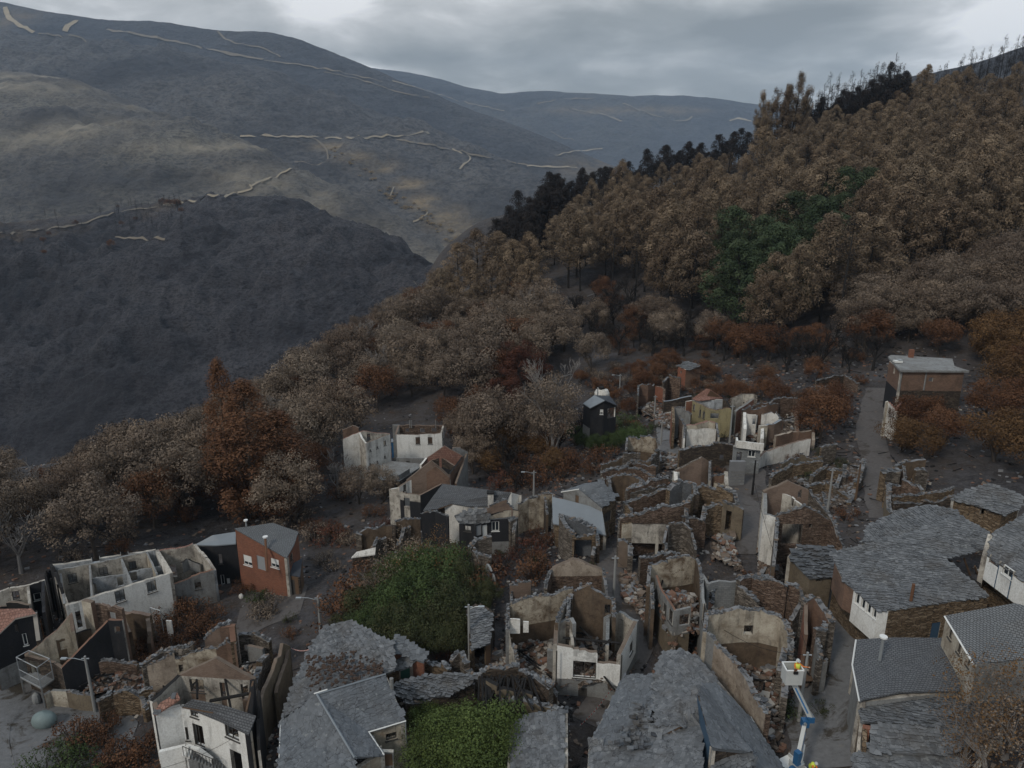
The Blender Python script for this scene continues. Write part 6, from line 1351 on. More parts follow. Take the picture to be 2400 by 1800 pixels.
wall(h, [r7(930, 835, 1.0), ('on',) + r7(1150, 665), r7(1310, 800, 1.2)], None, 'brickp', 'brickp', 'rock', jag=.06, th=.3)
wall(h, [r7(1060, 800, 1.4), ('on',) + r7(1185, 712), r7(1305, 812, 1.3)], {1: [r7(1172, 745, 1195, 795, 'h')]}, 'brickd', 'brickd', 'rock', jag=.06, th=.25)
wall(h, [r7(870, 895, .6), r7(960, 835, 1.0), r7(1060, 798, 1.3), r7(1062, 800, 1.3)], {0: [r7(905, 870, 930, 935, 'b')], 1: [r7(990, 835, 1015, 895, 'b')]}, 'white', 'inner', 'rock', jag=.05, th=.3)
wall(h, [r7(1062, 800, 1.3), r7(1310, 830, .9)], {0: [r7(1095, 825, 1125, 872, 'b'), r7(1165, 830, 1200, 885, 'h')]}, 'white', 'inner', 'brickp', jag=.05, th=.3)
wall(h, [r7(780, 910, 0), r7(900, 935, 0), r7(1050, 965, -.2)], {0: [r7(810, 945, 850, 1000, 'h')], 1: [r7(910, 985, 960, 1060, 'h')]}, 'inner', 'black', 'rock', jag=.25, th=.3, low='black', lowz=-1.2)
wall(h, [r7(1050, 965, -.2), r7(1240, 865, .6)], {}, 'black', 'inner', 'brickp', jag=.06, th=.3)
wall(h, [r7(780, 910, 0), r7(870, 895, .6)], None, 'inner', 'white', jag=.1, th=.3)
h.foot([r7(780, 910), r7(1150, 665), r7(1310, 830), r7(1050, 965)])
h = G_('slate_house', 'house with a large smooth dark grey roof and a white gable end, centre left', 'house', r7(1500, 1040, 4.8))
roof(h, [r7(1245, 862, 2.0), r7(1832, 938, 2.0), r7(1800, 1000, 1.1), r7(1640, 1050, .4), r7(1480, 1058, .3), r7(1262, 1020, .6), r7(1205, 1075, 0), r7(1075, 1092, -.4), r7(1150, 985, .8)], 'tile')
wall(h, [r7(1262, 1025, .5), r7(1480, 1062, .2), r7(1640, 1055, .2)], {}, 'white', 'inner', th=.3)
wall(h, [r7(1800, 1002, 1.0), r7(1840, 942, 1.95), r7(1905, 960, 1.2), r7(1905, 1030, .5)], None, 'white2', 'inner', th=.3)
b = B(); c = h.c(*r7(1660, 1030, .6)); b.box(c + Vector((0, 0, .5)), (.7, .7, 1.8), None, 'white'); ch = b.out('chimney', h.root); b = B(); b.box(c + Vector((0, 0, 1.5)), (.95, .95, .14), None, 'char'); b.out('chimney_cap', ch)
under(h, [r7(1245, 862, 1.9), r7(1832, 938, 1.9), r7(1640, 1050, .3), r7(1262, 1022, .5), r7(1075, 1092, -.5)], 'stoned', k=.4)
h.foot([r7(1245, 862), r7(1832, 938), r7(1800, 1000), r7(1480, 1058), r7(1075, 1092)])
h = G_('burnt_house', 'black fronted house with a white framed window and pale door under collapsing slates', 'house', r7(1650, 1200, 4.4))
wall(h, [r7(1385, 1200, -.1), r7(1530, 1215, 0), r7(1640, 1180, .1)], {0: [r7(1430, 1225, 1490, 1275, 'b')], 1: [r7(1532, 1220, 1580, 1310, 'd'), r7(1588, 1218, 1630, 1320, 'D')]}, 'black', 'stoned', 'slated', jag=.15, th=.4)
wall(h, [r7(1640, 1180, .1), r7(1840, 1160, .3), r7(1895, 1150, .3)], {0: [r7(1668, 1188, 1732, 1270, 'w')]}, 'black', 'stoned', 'slated', jag=.08, th=.4, low='conc', lowz=-2.7)
roof(h, [r7(1345, 1135, .9), r7(1500, 1080, 1.6), r7(1620, 1075, 1.8), r7(1645, 1180, .2), r7(1440, 1205, .1), r7(1380, 1190, .2)], 'slated', slabs=.5, rough=.14, cover=.8)
wall(h, [r7(1590, 1085, 1.2), r7(1700, 1030, 2.0), r7(1800, 1000, 2.4), r7(1850, 1055, 1.6)], None, 'brickp', 'stoneg', caps=True, jag=.15, th=.4)
wall(h, [r7(1640, 1150, .5), r7(1770, 1100, 1.0), r7(1900, 1090, 1.0)], None, 'cream', 'stone', 'char', jag=.15, th=.3)
wall(h, [r7(1830, 1180, .2), r7(1890, 1150, .4), r7(1870, 1280, -1)], None, 'stoneg', 'stoneg', caps=True, jag=.4, th=.6)
wall(h, [r7(1060, 1120, -.2), r7(1180, 1100, .1), r7(1290, 1135, -.1)], {}, 'black', 'black', 'slated', caps=True, jag=.2, th=.4)  # black wall face painted for the shade inside an opening
h.foot([r7(1345, 1135), r7(1620, 1075), r7(1850, 1055), r7(1890, 1150), r7(1640, 1215), r7(1385, 1210)])
shell('ruined_house', 'string of orange brown walls with slate coping, left of the black fronted house', R, r7, (700, 1280, 3.2), [
 ([(520, 1290, -.2), (640, 1265, 0), (750, 1230, .3)], 'mud', 'stoneg', {'th': .6}), ([(750, 1240, .3), (840, 1240, .3), (835, 1300, -.4)], 'mud', 'stoned', {'caps': False}), ([(840, 1190, .8), (950, 1170, 1.0), (1050, 1150, 1.1)], 'mud', 'stoneg', {'th': .6}), ([(490, 1300, -.3), (540, 1310, -.3)], 'stoneg', 'stone', {}), ([(1230, 1220, .3), (1290, 1150, .9), (1350, 1140, .9)], 'stoneg', 'stoned', {'th': 1.0}), ([(640, 1430, -1.2), (700, 1330, -.5), (760, 1315, -.5)], 'stoneg', 'stoned', {'th': .7}), ([(870, 1360, -.8), (920, 1260, 0), (970, 1240, 0)], 'stoneg', 'stoned', {'th': .7})], None, foot=True)
h = G_('shed_roof', 'pale slab roof of a small shed lying in the bushes below the orange brown walls', 'shed', r7(560, 1480, 1.8))
roof(h, [r7(455, 1498, 0), r7(500, 1450, .5), r7(665, 1412, .9), r7(660, 1470, .2)], 'white'); wall(h, [r7(465, 1500, -.1), r7(640, 1475, 0)], None, 'stoned', 'stoned', th=.3)
shell('ruined_house', 'flaking orange and white ruin between the smooth dark roof and grey gabled shed', R, r7, (2060, 1000, 4.2), [
 ([(1910, 1050, -.4), (1990, 985, .2), (2080, 960, .4), (2190, 945, .6)], 'peel', 'stoneg', {'ops': {}, 'th': .5}), ([(2190, 945, .6), (2215, 1100, -.6), (2200, 1230, -2)], 'innerb', 'stoned', {'th': .4}), ([(2120, 980, .3), (2140, 1120, -.8)], 'stoned', 'mud', {'th': .4})], None)
shell('ruined_house', 'slim slate capped wall remains with an empty window frame at the thicket edge', R, r2, (1450, 240, 3.4), [
 ([(1395, 230, .3), (1440, 190, .6), (1530, 165, .8)], 'stoneg', 'stoneg', {'th': .8}), ([(1400, 240, .3), (1440, 285, 0), (1520, 295, 0)], 'stoneg', 'stoneg', {'th': .7}), ([(1490, 330, -.4), (1545, 450, -1.2)], 'conc', 'conc', {'caps': False, 'ops': {0: [(1505, 380, 1530, 470, 'h')]}, 'th': .2}), ([(1645, 480, 0), (1700, 465, .2), (1782, 460, .2)], 'brickp', 'stoned', {'th': .4, 'low': 'mud', 'lowz': -2}), ([(1645, 480, 0), (1650, 560, -.8)], 'stoned', 'mud', {'th': .4})], None)
# ---- flat roofed brick house and right side ruins
h = G_('brick_house', 'red brick house with flat concrete roof and orange chimney above the steep lane', 'house', r6(1085, 205, 8.4))
roof(h, [r6(1000, 108, 0), r6(1020, 96, .1), r6(1455, 122, .1), r6(1470, 175, .05), r6(1575, 208, 0), r6(1085, 205, 0)], 'conc', th=.3, name='flat_roof')
wall(h, [r6(1090, 212, -.3), r6(1540, 216, -.3)], {0: [r6(1288, 256, 1318, 286, 'h')]}, 'brickd', 'inner', th=.3, low='stoned', lowz=-3.4)
wall(h, [r6(1008, 140, -.3), r6(1090, 212, -.3)], {0: [r6(1038, 185, 1050, 235, 'h')]}, 'brickd', 'inner', th=.3, low='black', lowz=-3.6)
b = B()
for x in (1098, 1272, 1532): c = h.c(*r6(x, 214, -.32)) + Vector((0, -.03, 0)); b.strip(c, c - Vector((0, 0, 3.0)), .14, 'conc', 4)
b.out('concrete_column', h.root)
b = B(); c = h.c(*r6(1160, 112, .1)); b.box(c + Vector((0, 0, .55)), (.7, .5, 1.5), None, 'brick'); b.out('chimney', h.root)
b = B(); c = h.c(*r6(1068, 150, .05)); b.box(c + Vector((0, 0, .2)), (1.2, .8, .3), None, 'wframe'); b.box(c + Vector((.3, .1, .35)), (.6, .9, .25), None, 'steel'); b.out('roof_box', h.root)
h.foot([r6(1000, 108), r6(1455, 100), r6(1575, 208), r6(1085, 210)])
h = G_('ruined_house', 'narrow strip of white wall below the flat roofed brick house, half hidden by orange trees', 'ruin', r6(1020, 430, 5.0))
wall(h, [r6(1002, 425, .4), r6(1062, 490, -.4)], {0: [r6(1005, 470, 1020, 520, 'h'), r6(1030, 520, 1048, 620, 'h')]}, 'white', 'inner', 'tiler', jag=.2, th=.3)
wall(h, [r6(988, 430, .3), r6(1002, 425, .4)], None, 'cream', 'inner', jag=.1, th=.3); wall(h, [r6(1062, 490, -.4), r6(1120, 400, .4)], None, 'stoned', 'white', 'tiler', jag=.3, th=.3)
shell('ruined_house', 'collapsed brown stone ruin with slates beside the lane, above the long slate roof', R, r6, (1150, 900, 3.4), [
 ([(1060, 890, 0), (1130, 855, .4), (1270, 840, .6)], 'mud', 'stoneg', {'th': .7}), ([(985, 945, -.4), (1040, 925, -.2), (1090, 930, -.2)], 'stoneg', 'stone', {'th': 1.4}), ([(1000, 1010, -.8), (1100, 1000, -.8), (1200, 1030, -.8), (1230, 1060, -1)], 'stoner', 'stone', {'th': .7}), ([(1100, 880, .1), (1110, 980, -.9)], 'stoner', 'mud', {'th': .5}), ([(1200, 910, .1), (1290, 905, .2)], 'stoneg', 'stone', {'th': .9}), ([(990, 1020, -1), (985, 1130, -1.8), (1010, 1220, -2.6)], 'tanmud', 'stoneg', {'th': .8}), ([(1040, 1110, -1.6), (1290, 1085, -1.2), (1470, 1045, -.8)], 'stone', 'stoneg', {'th': .7}), ([(1050, 1150, -2), (1250, 1140, -2), (1470, 1110, -1.5)], 'stoned', 'stoneg', {'th': .5})],
 [(1060, 950, -2), (1270, 880, -2), (1290, 1060, -3), (1040, 1100, -3)], 300, 1.0)
shell('terrace_walls', 'stepped dry stone terraces in the garden between the tall gabled building and the lane', 'terraces', r6, (500, 900, 1.6), [
 ([(180, 960, 0), (330, 870, .4), (540, 850, .5)], 'stone', 'stoneg', {'th': .6}), ([(250, 860, .6), (380, 810, 1), (540, 800, 1.1)], 'tanmud', 'stoneg', {'th': .4}), ([(470, 960, 0), (570, 890, .4), (690, 900, .5)], 'stone', 'stoneg', {'th': .7}), ([(430, 1030, -.4), (560, 1000, -.2), (640, 1040, -.4), (740, 1110, -.8)], 'stone', 'stoneg', {'th': .7}), ([(640, 1040, -.4), (680, 940, .3), (680, 860, .8)], 'stoneg', 'stoneg', {'th': .7}), ([(790, 1000, .2), (830, 900, .8), (850, 820, 1.2)], 'stoneg', 'stoneg', {'th': .8}), ([(740, 1130, -.8), (790, 1010, .1), (830, 960, .4)], 'stoneg', 'stone', {'th': .8}), ([(530, 1090, -.6), (560, 1190, -1.4)], 'stone', 'stone', {'th': .6}), ([(530, 760, 1.4), (640, 730, 1.7)], 'stoneg', 'stone', {'th': .5})], None, foot=False)
rubble('grey stones scattered over the terraced garden left of the steep lane', [r6(180, 950)[:2], r6(480, 830)[:2], r6(700, 850)[:2], r6(840, 900)[:2], r6(760, 1120)[:2], r6(560, 1200)[:2], r6(420, 1040)[:2]], None, .25, 900, ('rock', 'rockg', 'rockg'), s1=.5)
shell('ruined_house', 'burnt out stone hut among rust bushes above the brick stub cluster', R, r6, (560, 300, 3), [
 ([(495, 275, 0), (580, 250, .3), (690, 240, .4)], 'stoned', 'stoneg', {}), ([(500, 330, -.4), (610, 320, -.3)], 'stoneg', 'stone', {'th': .5}), ([(690, 240, .4), (790, 300, -.1)], 'stoner', 'stoneg', {})], None)
shell('ruined_wall', 'white rubble and wall remains of a collapsed building behind the dark thicket of branches', R, r7, (1890, 250, 2.4), [
 ([(1855, 200, .4), (1905, 195, .5)], 'white', 'white', {'caps': False}), ([(1940, 255, 0), (2060, 245, .1)], 'white', 'white', {'caps': False, 'jag': .5}), ([(1860, 320, -.8), (1940, 330, -.8)], 'sheet', 'white', {'caps': False, 'jag': .1})], None)
h = G_('shed_roof', 'flat blue grey sheet roof between the big pale tree and the dark thicket', 'shed', r7(2000, 440, 2))
roof(h, [r7(1925, 410, .3), r7(2080, 405, .3), r7(2075, 470, 0), r7(1940, 465, 0)], 'sheet'); under(h, [r7(1925, 410, .3), r7(2080, 405, .3), r7(2075, 470, 0), r7(1940, 465, 0)], 'conc')
for lab, pl, n, hh in (
 ('rubble spilling down beside the wide bare square', [r3(1300, 180)[:2], r3(1420, 130)[:2], r3(1440, 300)[:2], r3(1500, 400)[:2], r3(1300, 330)[:2]], 420, .7),
 ('rubble along the narrow track in front of the grey stone base', [r3(700, 420)[:2], r3(800, 400)[:2], r3(880, 640)[:2], r3(930, 860)[:2], r3(850, 720)[:2], r3(720, 560)[:2]], 260, .3),
 ('pale stones below the gravel next to the open shed', [r2(1400, 980)[:2], r2(1560, 900)[:2], r2(1640, 980)[:2], r2(1560, 1040)[:2], r2(1420, 1040)[:2]], 320, .3),
 ('stones fallen on the grey lane left of the pale gabled house', [r5(1130, 860)[:2], r5(1290, 900)[:2], r5(1280, 1000)[:2], r5(1100, 1010)[:2]], 200, .4),
 ('loose stones below the cream walled ruin beside the bucket truck', [r3(1560, 1250)[:2], r3(1700, 1180)[:2], r3(1740, 1400)[:2], r3(1700, 1560)[:2], r3(1620, 1430)[:2]], 320, .5)):
    rubble(lab, pl, None, hh, n, beams=1)
# ================================================= poles, cables, tape, lift truck
def pole(px0, py0, px1, py1, label, lamp=None, group=None, mat='pole', cat='utility pole', base=None):
    p = PH(px1, py1, 0) if base is None else PH(px1, py1, base); r = ray(px0, py0); tt = (p.y - 0) / r.y; z1 = (r * tt).z
    if base is not None: p.z = g(p.x, p.y)
    H = max(4, z1 - p.z); rt = thing('utility_pole', label, cat, (p.x, p.y, p.z), group)
    b = B(); b.tube([p - Vector((0, 0, .6)), p + Vector((0, 0, H))], [.17, .10], 8, mat); b.out('shaft', rt)
    if lamp:
        s = Vector((lamp, -.15, 0)); b = B(); b.tube([p + Vector((0, 0, H - .5)), p + s * .6 + Vector((0, 0, H - .15)), p + s + Vector((0, 0, H - .1))], .035, 5, 'steel'); a = b.out('lamp_arm', rt)
        b = B(); b.box(p + s * 1.15 + Vector((0, 0, H - .12)), (.55, .24, .13), None, 'steel'); b.out('lamp_head', a)
    b = B(); b.box(p + Vector((0, 0, H - .25)), (.7, .08, .08), None, 'steel'); b.out('crossbar', rt)
    return p + Vector((0, 0, H - .2))
PL = {}
PL['a'] = pole(746, 1397, 752, 1482, 'street lamp pole left of the mossy slate roof, arm pointing left', -1.7)
PL['b'] = pole(1093, 1417, 1101, 1558, 'street lamp pole in front of the green thicket, small arm pointing right', 1.0)
PL['c'] = pole(204, 1538, 224, 1670, 'street lamp pole beside the reddish roof debris, lamp arm pointing left', -1.6)
PL['d'] = pole(1439, 1303, 1437, 1430, 'pole rising behind the rounded white house at the narrow track')
PL['e'] = pole(1887, 1529, 1872, 1690, 'pole being worked on beside the bucket of the lift truck')
PL['f'] = pole(1533, 927, 1533, 985, 'pole beside the brick pillar ruin near the crumpled sheet')
PL['g'] = pole(1452, 877, 1452, 922, 'highest pole with a lamp on the bare slope behind the black walled house', -1.3)
PL['h'] = pole(1712, 949, 1709, 1043, 'tall pole right of the yellow house above the long blackened wall')
PL['i'] = pole(1250, 1116, 1251, 1162, 'lamp pole among the rust bushes left of the grey gabled shed', -1.4)
PL['j'] = pole(1410, 1119, 1409, 1196, 'pole standing right in front of the grey gabled shed')
PL['k'] = pole(1548, 993, 1549, 1042, 'pole at the lower end of the far grey lane')
PL['l'] = pole(1767, 1079, 1763, 1160, 'dark pole at the foot of the stone stair', None, None, 'char')
PL['m'] = pole(1949, 1098, 1939, 1200, 'grey pole in the terraced garden nearest to the gabled building')
PL['n'] = pole(2013, 1088, 2005, 1172, 'weathered wooden pole in the terraced garden nearest to the steep lane', None, None, 'wood')
def cable(a, b_, sag, label, r=.02, name='power_line', m='char', cat='power line', n=24):
    b = B(); P = []
    for i in range(n + 1):
        f = i / n; p = a.lerp(b_, f); p.z -= sag * 4 * f * (1 - f); P.append(p)
    b.tube(P, r, 4, m); o = b.out(name); return tag(o, label, cat)
cable(PL['b'], PH(1040, 1215, 5), 1.2, 'cable running up from the thicket lamp pole to the black fronted house', .022)
cable(PL['j'], PL['d'], 1.3, 'cable from the pole at the grey shed down to the pole behind the rounded house', .022)
cable(PL['e'], PH(1658, 1447, 5), 1.0, 'upper cable from the bucket truck pole to the cream walled ruin', .02)
cable(PL['e'] + Vector((.3, 0, -.3)), PL['e'] + Vector((3.5, 26, 4)), .9, 'cable from the bucket truck pole back over the narrow brick ruin', .02)
cable(PL['c'], PH(40, 1545, 4.5), .5, 'cable from the debris lamp pole to the black gabled house', .018)
cable(PH(380, 1800, 5), PH(560, 1722, 5.0), .3, 'thin cable in front of the white house at the bottom left', .016)
cable(PL['d'], PH(1480, 1330, 5.5), .4, 'short cable from the pole behind the rounded house to the thin grey ruin', .016)
cable(PL['g'], PL['f'], 1.6, 'cable between the highest pole and the brick pillar ruin pole', .022)
cable(PL['f'], PL['h'], 1.6, 'cable between the two poles on either side of the yellow house', .022)
# striped barrier tape
def tape(a, c, label):
    n = 26; b = B()
    for i in range(n):
        p, q = a.lerp(c, i / n), a.lerp(c, (i + 1) / n); s = .5 * 4 * .5 * (i / n) * (1 - i / n); e = .5 * 4 * .5 * ((i + 1) / n) * (1 - (i + 1) / n)
        p.z -= s; q.z -= e; b.face([p, q, q + Vector((0, 0, .11)), p + Vector((0, 0, .11))], 'tred' if i % 2 else 'wframe')
    tag(b.out('barrier_tape'), label, 'barrier tape')
MT['tred'] = m_plain('red tape', (.45, .06, .05), .6, 0, .1)
tape(PH(*r3(440, 1388), 1.0), PH(*r3(645, 1150), 2.2), 'red and white barrier tape across the alley in front of the rounded white house')
tape(PH(*r2(228, 885), 1.2), PH(*r2(350, 892), 1.4), 'red and white barrier tape across the brown alley beside the tall tan wall')
# insulated brackets
# lift truck
MT['tyre'] = m_plain('rubber', (.02, .02, .02), .9, 0, .2); MT['hv'] = m_plain('high visibility yellow', (.55, .62, .08), .7, 0, .1); MT['orange'] = m_plain('orange cloth', (.55, .16, .03), .8, 0, .1); MT['trous'] = m_plain('navy trousers', (.03, .04, .07), .9, 0, .1); MT['skin'] = m_plain('skin', (.42, .26, .18), .6, 0, .1); MT['fibre'] = m_plain('white fibreglass', (.42, .43, .42), .5, 0, .25); MT['hair'] = m_plain('dark hair', (.03, .02, .015), .9, 0, .1); MT['lblue'] = m_plain('light blue stripe', (.05, .16, .34), .5, 0, .1)
k0 = PT(*r4(190, 1600), 53.5); gz = g(k0.x, k0.y)
truck = thing('lift_truck', 'white and blue truck mounted lift with its boom raised beside the lane, bottom right', 'lift truck', (k0.x, k0.y, gz))
elb = PT(*r4(240, 1365), 54.5); top = PT(*r4(160, 1098), 54.0); bk = PT(*r4(150, 1088), 53.9)
def axes(d):
    X = d.normalized(); Y = Vector((0, 0, 1)).cross(X).normalized(); return X, Y, X.cross(Y)
def beam(a, c, w0, h0, m):
    d = c - a; X, Y, Z = axes(d); return (a + c) / 2, (d.length, w0, h0), (X, Y, Z)
yaw = math.radians(-62); TX = Vector((math.cos(yaw), math.sin(yaw), 0)); TY = Vector((-TX.y, TX.x, 0)); TZ = Vector((0, 0, 1)); ta = (TX, TY, TZ)
tb = Vector((k0.x, k0.y, gz)) + TX * 1.2
b = B(); b.box(tb + TZ * .85, (5.6, 2.0, .22), ta, 'wframe'); b.box(tb + TZ * 1.05 + TY * .95, (5.4, .08, .35), ta, 'fibre'); b.box(tb + TZ * 1.05 - TY * .95, (5.4, .08, .35), ta, 'fibre'); b.out('truck_bed', truck)
b = B(); cb = tb + TX * 3.6 + TZ * 1.45; b.box(cb, (1.6, 2.0, 1.7), ta, 'wframe', .5, .04, random.Random(1)); cab = b.out('cab', truck); b = B(); b.box(cb + TX * .83 + TZ * .35, (.04, 1.7, .7), ta, 'glass'); b.out('windscreen', cab)
for sx in (-1.9, 3.4):
    for sy in (-.95, .95):
        c = tb + TX * sx + TY * sy + TZ * .45; b = B(); b.tube([c - TY * .14, c + TY * .14], .45, 14, 'tyre'); w_ = b.out('wheel', truck); b = B(); b.tube([c - TY * .16, c + TY * .16], .2, 10, 'steel'); b.out('hub', w_)
for i, (ox, oy) in enumerate(((-1.6, .55), (-.6, -.6), (1.9, .5))):
    b = B(); b.box(tb + TX * ox + TY * oy + TZ * 1.25, (.9, .65, .55), ta, 'fibre'); b.out('tool_box', truck)
for sy in (-1, 1):
    b = B(); b.tube([tb - TX * 1.9 + TY * .9 * sy + TZ * .8, tb - TX * 1.9 + TY * 1.7 * sy + TZ * .7, tb - TX * 1.9 + TY * 1.75 * sy + TZ * .05], .07, 6, 'fibre'); b.out('outrigger', truck)
b = B(); b.tube([Vector((k0.x, k0.y, gz + .95)), Vector((k0.x, k0.y, gz + 1.3))], .5, 14, 'blue'); b.box(Vector((k0.x, k0.y, k0.z + .1)), (.42, .4, 1.1), ta, 'blue'); b.out('turret', truck)
b = B(); c, s_, ax = beam(k0, elb, .28, .32, 'fibre'); b.box(c, s_, ax, 'fibre'); lo_ = b.out('lower_boom', truck)
b = B(); b.box(c - ax[1] * .185 if ax[1].y > 0 else c + ax[1] * .185, (s_[0] * .5, .012, .1), ax, 'lblue'); b.out('boom_stripe', lo_)
b = B(); b.tube([k0 + Vector((.25, -.2, -.2)), k0.lerp(elb, .45) + Vector((.22, -.2, 0))], .07, 8, 'steel'); b.out('lift_cylinder', lo_)
b = B(); b.box(elb, (.5, .46, .6), (Vector((1, 0, 0)), Vector((0, 1, 0)), TZ), 'blue'); b.box(elb + Vector((.35, 0, .35)), (.5, .45, .45), None, 'blue'); b.tube([elb + Vector((-.1, -.34, .1)), elb + Vector((-.1, .34, .1))], .12, 10, 'steel'); b.out('elbow_joint', truck)
e2 = elb + Vector((.35, 0, .45)); b = B(); c, s_, ax = beam(e2, top, .26, .34, 'fibre'); b.box(c, s_, ax, 'fibre'); ub = b.out('upper_boom', truck)
b = B(); c2 = c - ax[1] * .14 if ax[1].y > 0 else c + ax[1] * .14; b.box(c2, (s_[0] * .7, .012, .12), ax, 'lblue'); b.out('boom_stripe', ub)
b = B(); b.tube([e2 + Vector((.2, -.1, .1)), e2.lerp(top, .3) + Vector((.12, -.1, 0))], .06, 8, 'steel'); b.out('lift_cylinder', ub)
b = B(); b.box(top + Vector((0, 0, .05)), (.4, .35, .4), None, 'char'); b.out('bucket_mount', truck)
BW, BD, BH = 1.22, .95, 1.25; bc = PT(*r4(150, 1095), 53.6); wl = .05

b = B()
for sx, sy, wx, wy in ((0, -1, BW, wl), (0, 1, BW, wl), (-1, 0, wl, BD - 2 * wl), (1, 0, wl, BD - 2 * wl)):
    b.box(bc + Vector((sx * (BW - wl) / 2, sy * (BD - wl) / 2, BH / 2)), (wx, wy, BH), None, 'fibre')
    b.box(bc + Vector((sx * BW / 2, sy * BD / 2, BH)), (wx + .05 if wx > .1 else .1, wy + .05 if wy > .1 else .1, .07), None, 'wframe')
b.box(bc + Vector((0, 0, .03)), (BW - .02, BD - .02, .06), None, 'fibre'); bkt = b.out('bucket', truck)
b = B(); b.box(bc + Vector((.02, -BD / 2 - .06, BH - .12)), (.3, .14, .22), None, 'char'); b.out('control_box', bkt)
b = B()
for i, (dx, dz) in enumerate(((0, 0), (.1, .05), (.05, .12))): b.box(bc + Vector((-.05 + dx, -BD / 2 - .02, BH + .02 + dz)), (.12, .1, .08), None, 'rust')
b.out('clamp', bkt)
# worker in the bucket: one skinned body
wb = bc + Vector((.32, 0, .06))
W = thing('person', 'worker with white helmet, yellow vest and orange sleeves standing in the lift bucket', 'person', wb)
def limb(pts, m, name, parent, n=10):
    """one continuous tapering tube with rounded ends"""
    P = [wb + Vector(p[:3]) for p in pts]; b = B(); b.tube(P, [p[3] for p in pts], n, m); o = b.out(name, parent, smooth=True)
    return o
def bodymesh():
    bm_ = bpy.data.meshes.new('body'); J = [(0,0,.92,.15),(0,0,1.12,.15),(0,0,1.32,.17),(0,0,1.45,.09),(0,.0,1.55,.06),
        (.19,0,1.40,.075),(.40,-.10,1.24,.055),(.62,-.22,1.30,.042),(.70,-.26,1.32,.036),
        (-.19,0,1.40,.075),(-.24,-.18,1.18,.055),(.05,-.36,1.14,.042),(.12,-.40,1.15,.036),
        (.10,0,.84,.10),(.12,0,.48,.07),(.12,.02,.10,.05),(.12,-.14,.05,.045),(-.10,0,.84,.10),(-.12,0,.48,.07),(-.12,.02,.10,.05),(-.12,-.14,.05,.045)]
    E = [(0,1),(1,2),(2,3),(3,4),(2,5),(5,6),(6,7),(7,8),(2,9),(9,10),(10,11),(11,12),(0,13),(13,14),(14,15),(15,16),(0,17),(17,18),(18,19),(19,20)]
    bm_.from_pydata([j[:3] for j in J], E, []); o = bpy.data.objects.new('body', bm_); COL.objects.link(o); o.parent = W
    sk = o.modifiers.new('skin', 'SKIN'); lay = bm_.skin_vertices[0] if len(bm_.skin_vertices) else None
    if lay is None:
        bpy.context.view_layer.objects.active = o; o.select_set(True)
        import bmesh; bb = bmesh.new(); bb.from_mesh(bm_); bb.verts.layers.skin.verify(); bb.to_mesh(bm_); bb.free(); lay = bm_.skin_vertices[0]
    for i, j in enumerate(J): lay.data[i].radius = (j[3], j[3] * .8)
    lay.data[0].use_root = True
    s2 = o.modifiers.new('sub', 'SUBSURF'); s2.levels = 1; s2.render_levels = 1; bm_.materials.append(MT['orange']); return o
bodymesh()
limb([(0, 0, .88, .185), (0, 0, 1.0, .19), (0, 0, 1.2, .2), (0, 0, 1.38, .205), (0, 0, 1.45, .14)], 'hv', 'vest', W)
limb([(.105, 0, .9, .125), (.12, 0, .48, .09), (.12, .02, .12, .075)], 'trous', 'trouser_leg', W); limb([(-.105, 0, .9, .125), (-.12, 0, .48, .09), (-.12, .02, .12, .075)], 'trous', 'trouser_leg', W)
b = B()
def ball(b, c, rx, ry, rz, m, n=10, k=6, z0=-1.0):
    vs, fs = [], []
    for i in range(k + 1):
        v = z0 + (1 - z0) * i / k; rr_ = math.sqrt(max(0, 1 - v * v))
        for j in range(n): a = 6.2832 * j / n; vs.append(Vector(c) + Vector((rx * rr_ * math.cos(a), ry * rr_ * math.sin(a), rz * v)))
    for i in range(k):
        for j in range(n): fs.append((i * n + j, i * n + (j + 1) % n, (i + 1) * n + (j + 1) % n, (i + 1) * n + j))
    b.mesh(vs, fs, m)
ball(b, wb + Vector((0, -.02, 1.66)), .085, .1, .125, 'skin'); ball(b, wb + Vector((0, -.12, 1.65)), .015, .025, .02, 'skin', 6, 4)
for s in (-1, 1): ball(b, wb + Vector((s * .088, 0, 1.66)), .015, .025, .035, 'skin', 6, 4); ball(b, wb + Vector((s * .035, -.105, 1.68)), .012, .01, .01, 'hair', 6, 4)
b.box(wb + Vector((0, -.112, 1.595)), (.05, .01, .012), None, 'rust'); hd = b.out('head', W, smooth=True)
b = B(); ball(b, wb + Vector((0, 0, 1.69)), .135, .155, .14, 'fibre', 14, 6, 0.0); b.tube([wb + Vector((0, -.04, 1.685)), wb + Vector((0, -.04, 1.705))], .165, 14, 'fibre'); b.out('helmet', hd)
for hx, hy, hz_ in ((.70, -.26, 1.32), (.12, -.40, 1.15)):
    b = B(); c = wb + Vector((hx, hy, hz_)); b.box(c + Vector((.03, -.01, 0)), (.09, .08, .035), None, 'skin')
    for f in range(4): b.tube([c + Vector((.06, -.045 + f * .022, .005)), c + Vector((.105 + .008 * (f in (1, 2)), -.045 + f * .022, 0)), c + Vector((.12, -.045 + f * .022, -.03))], [.011, .010, .008], 5, 'skin')
    b.tube([c + Vector((.02, -.05, 0)), c + Vector((.055, -.085, -.01))], [.012, .009], 5, 'skin'); b.out('hand', W)
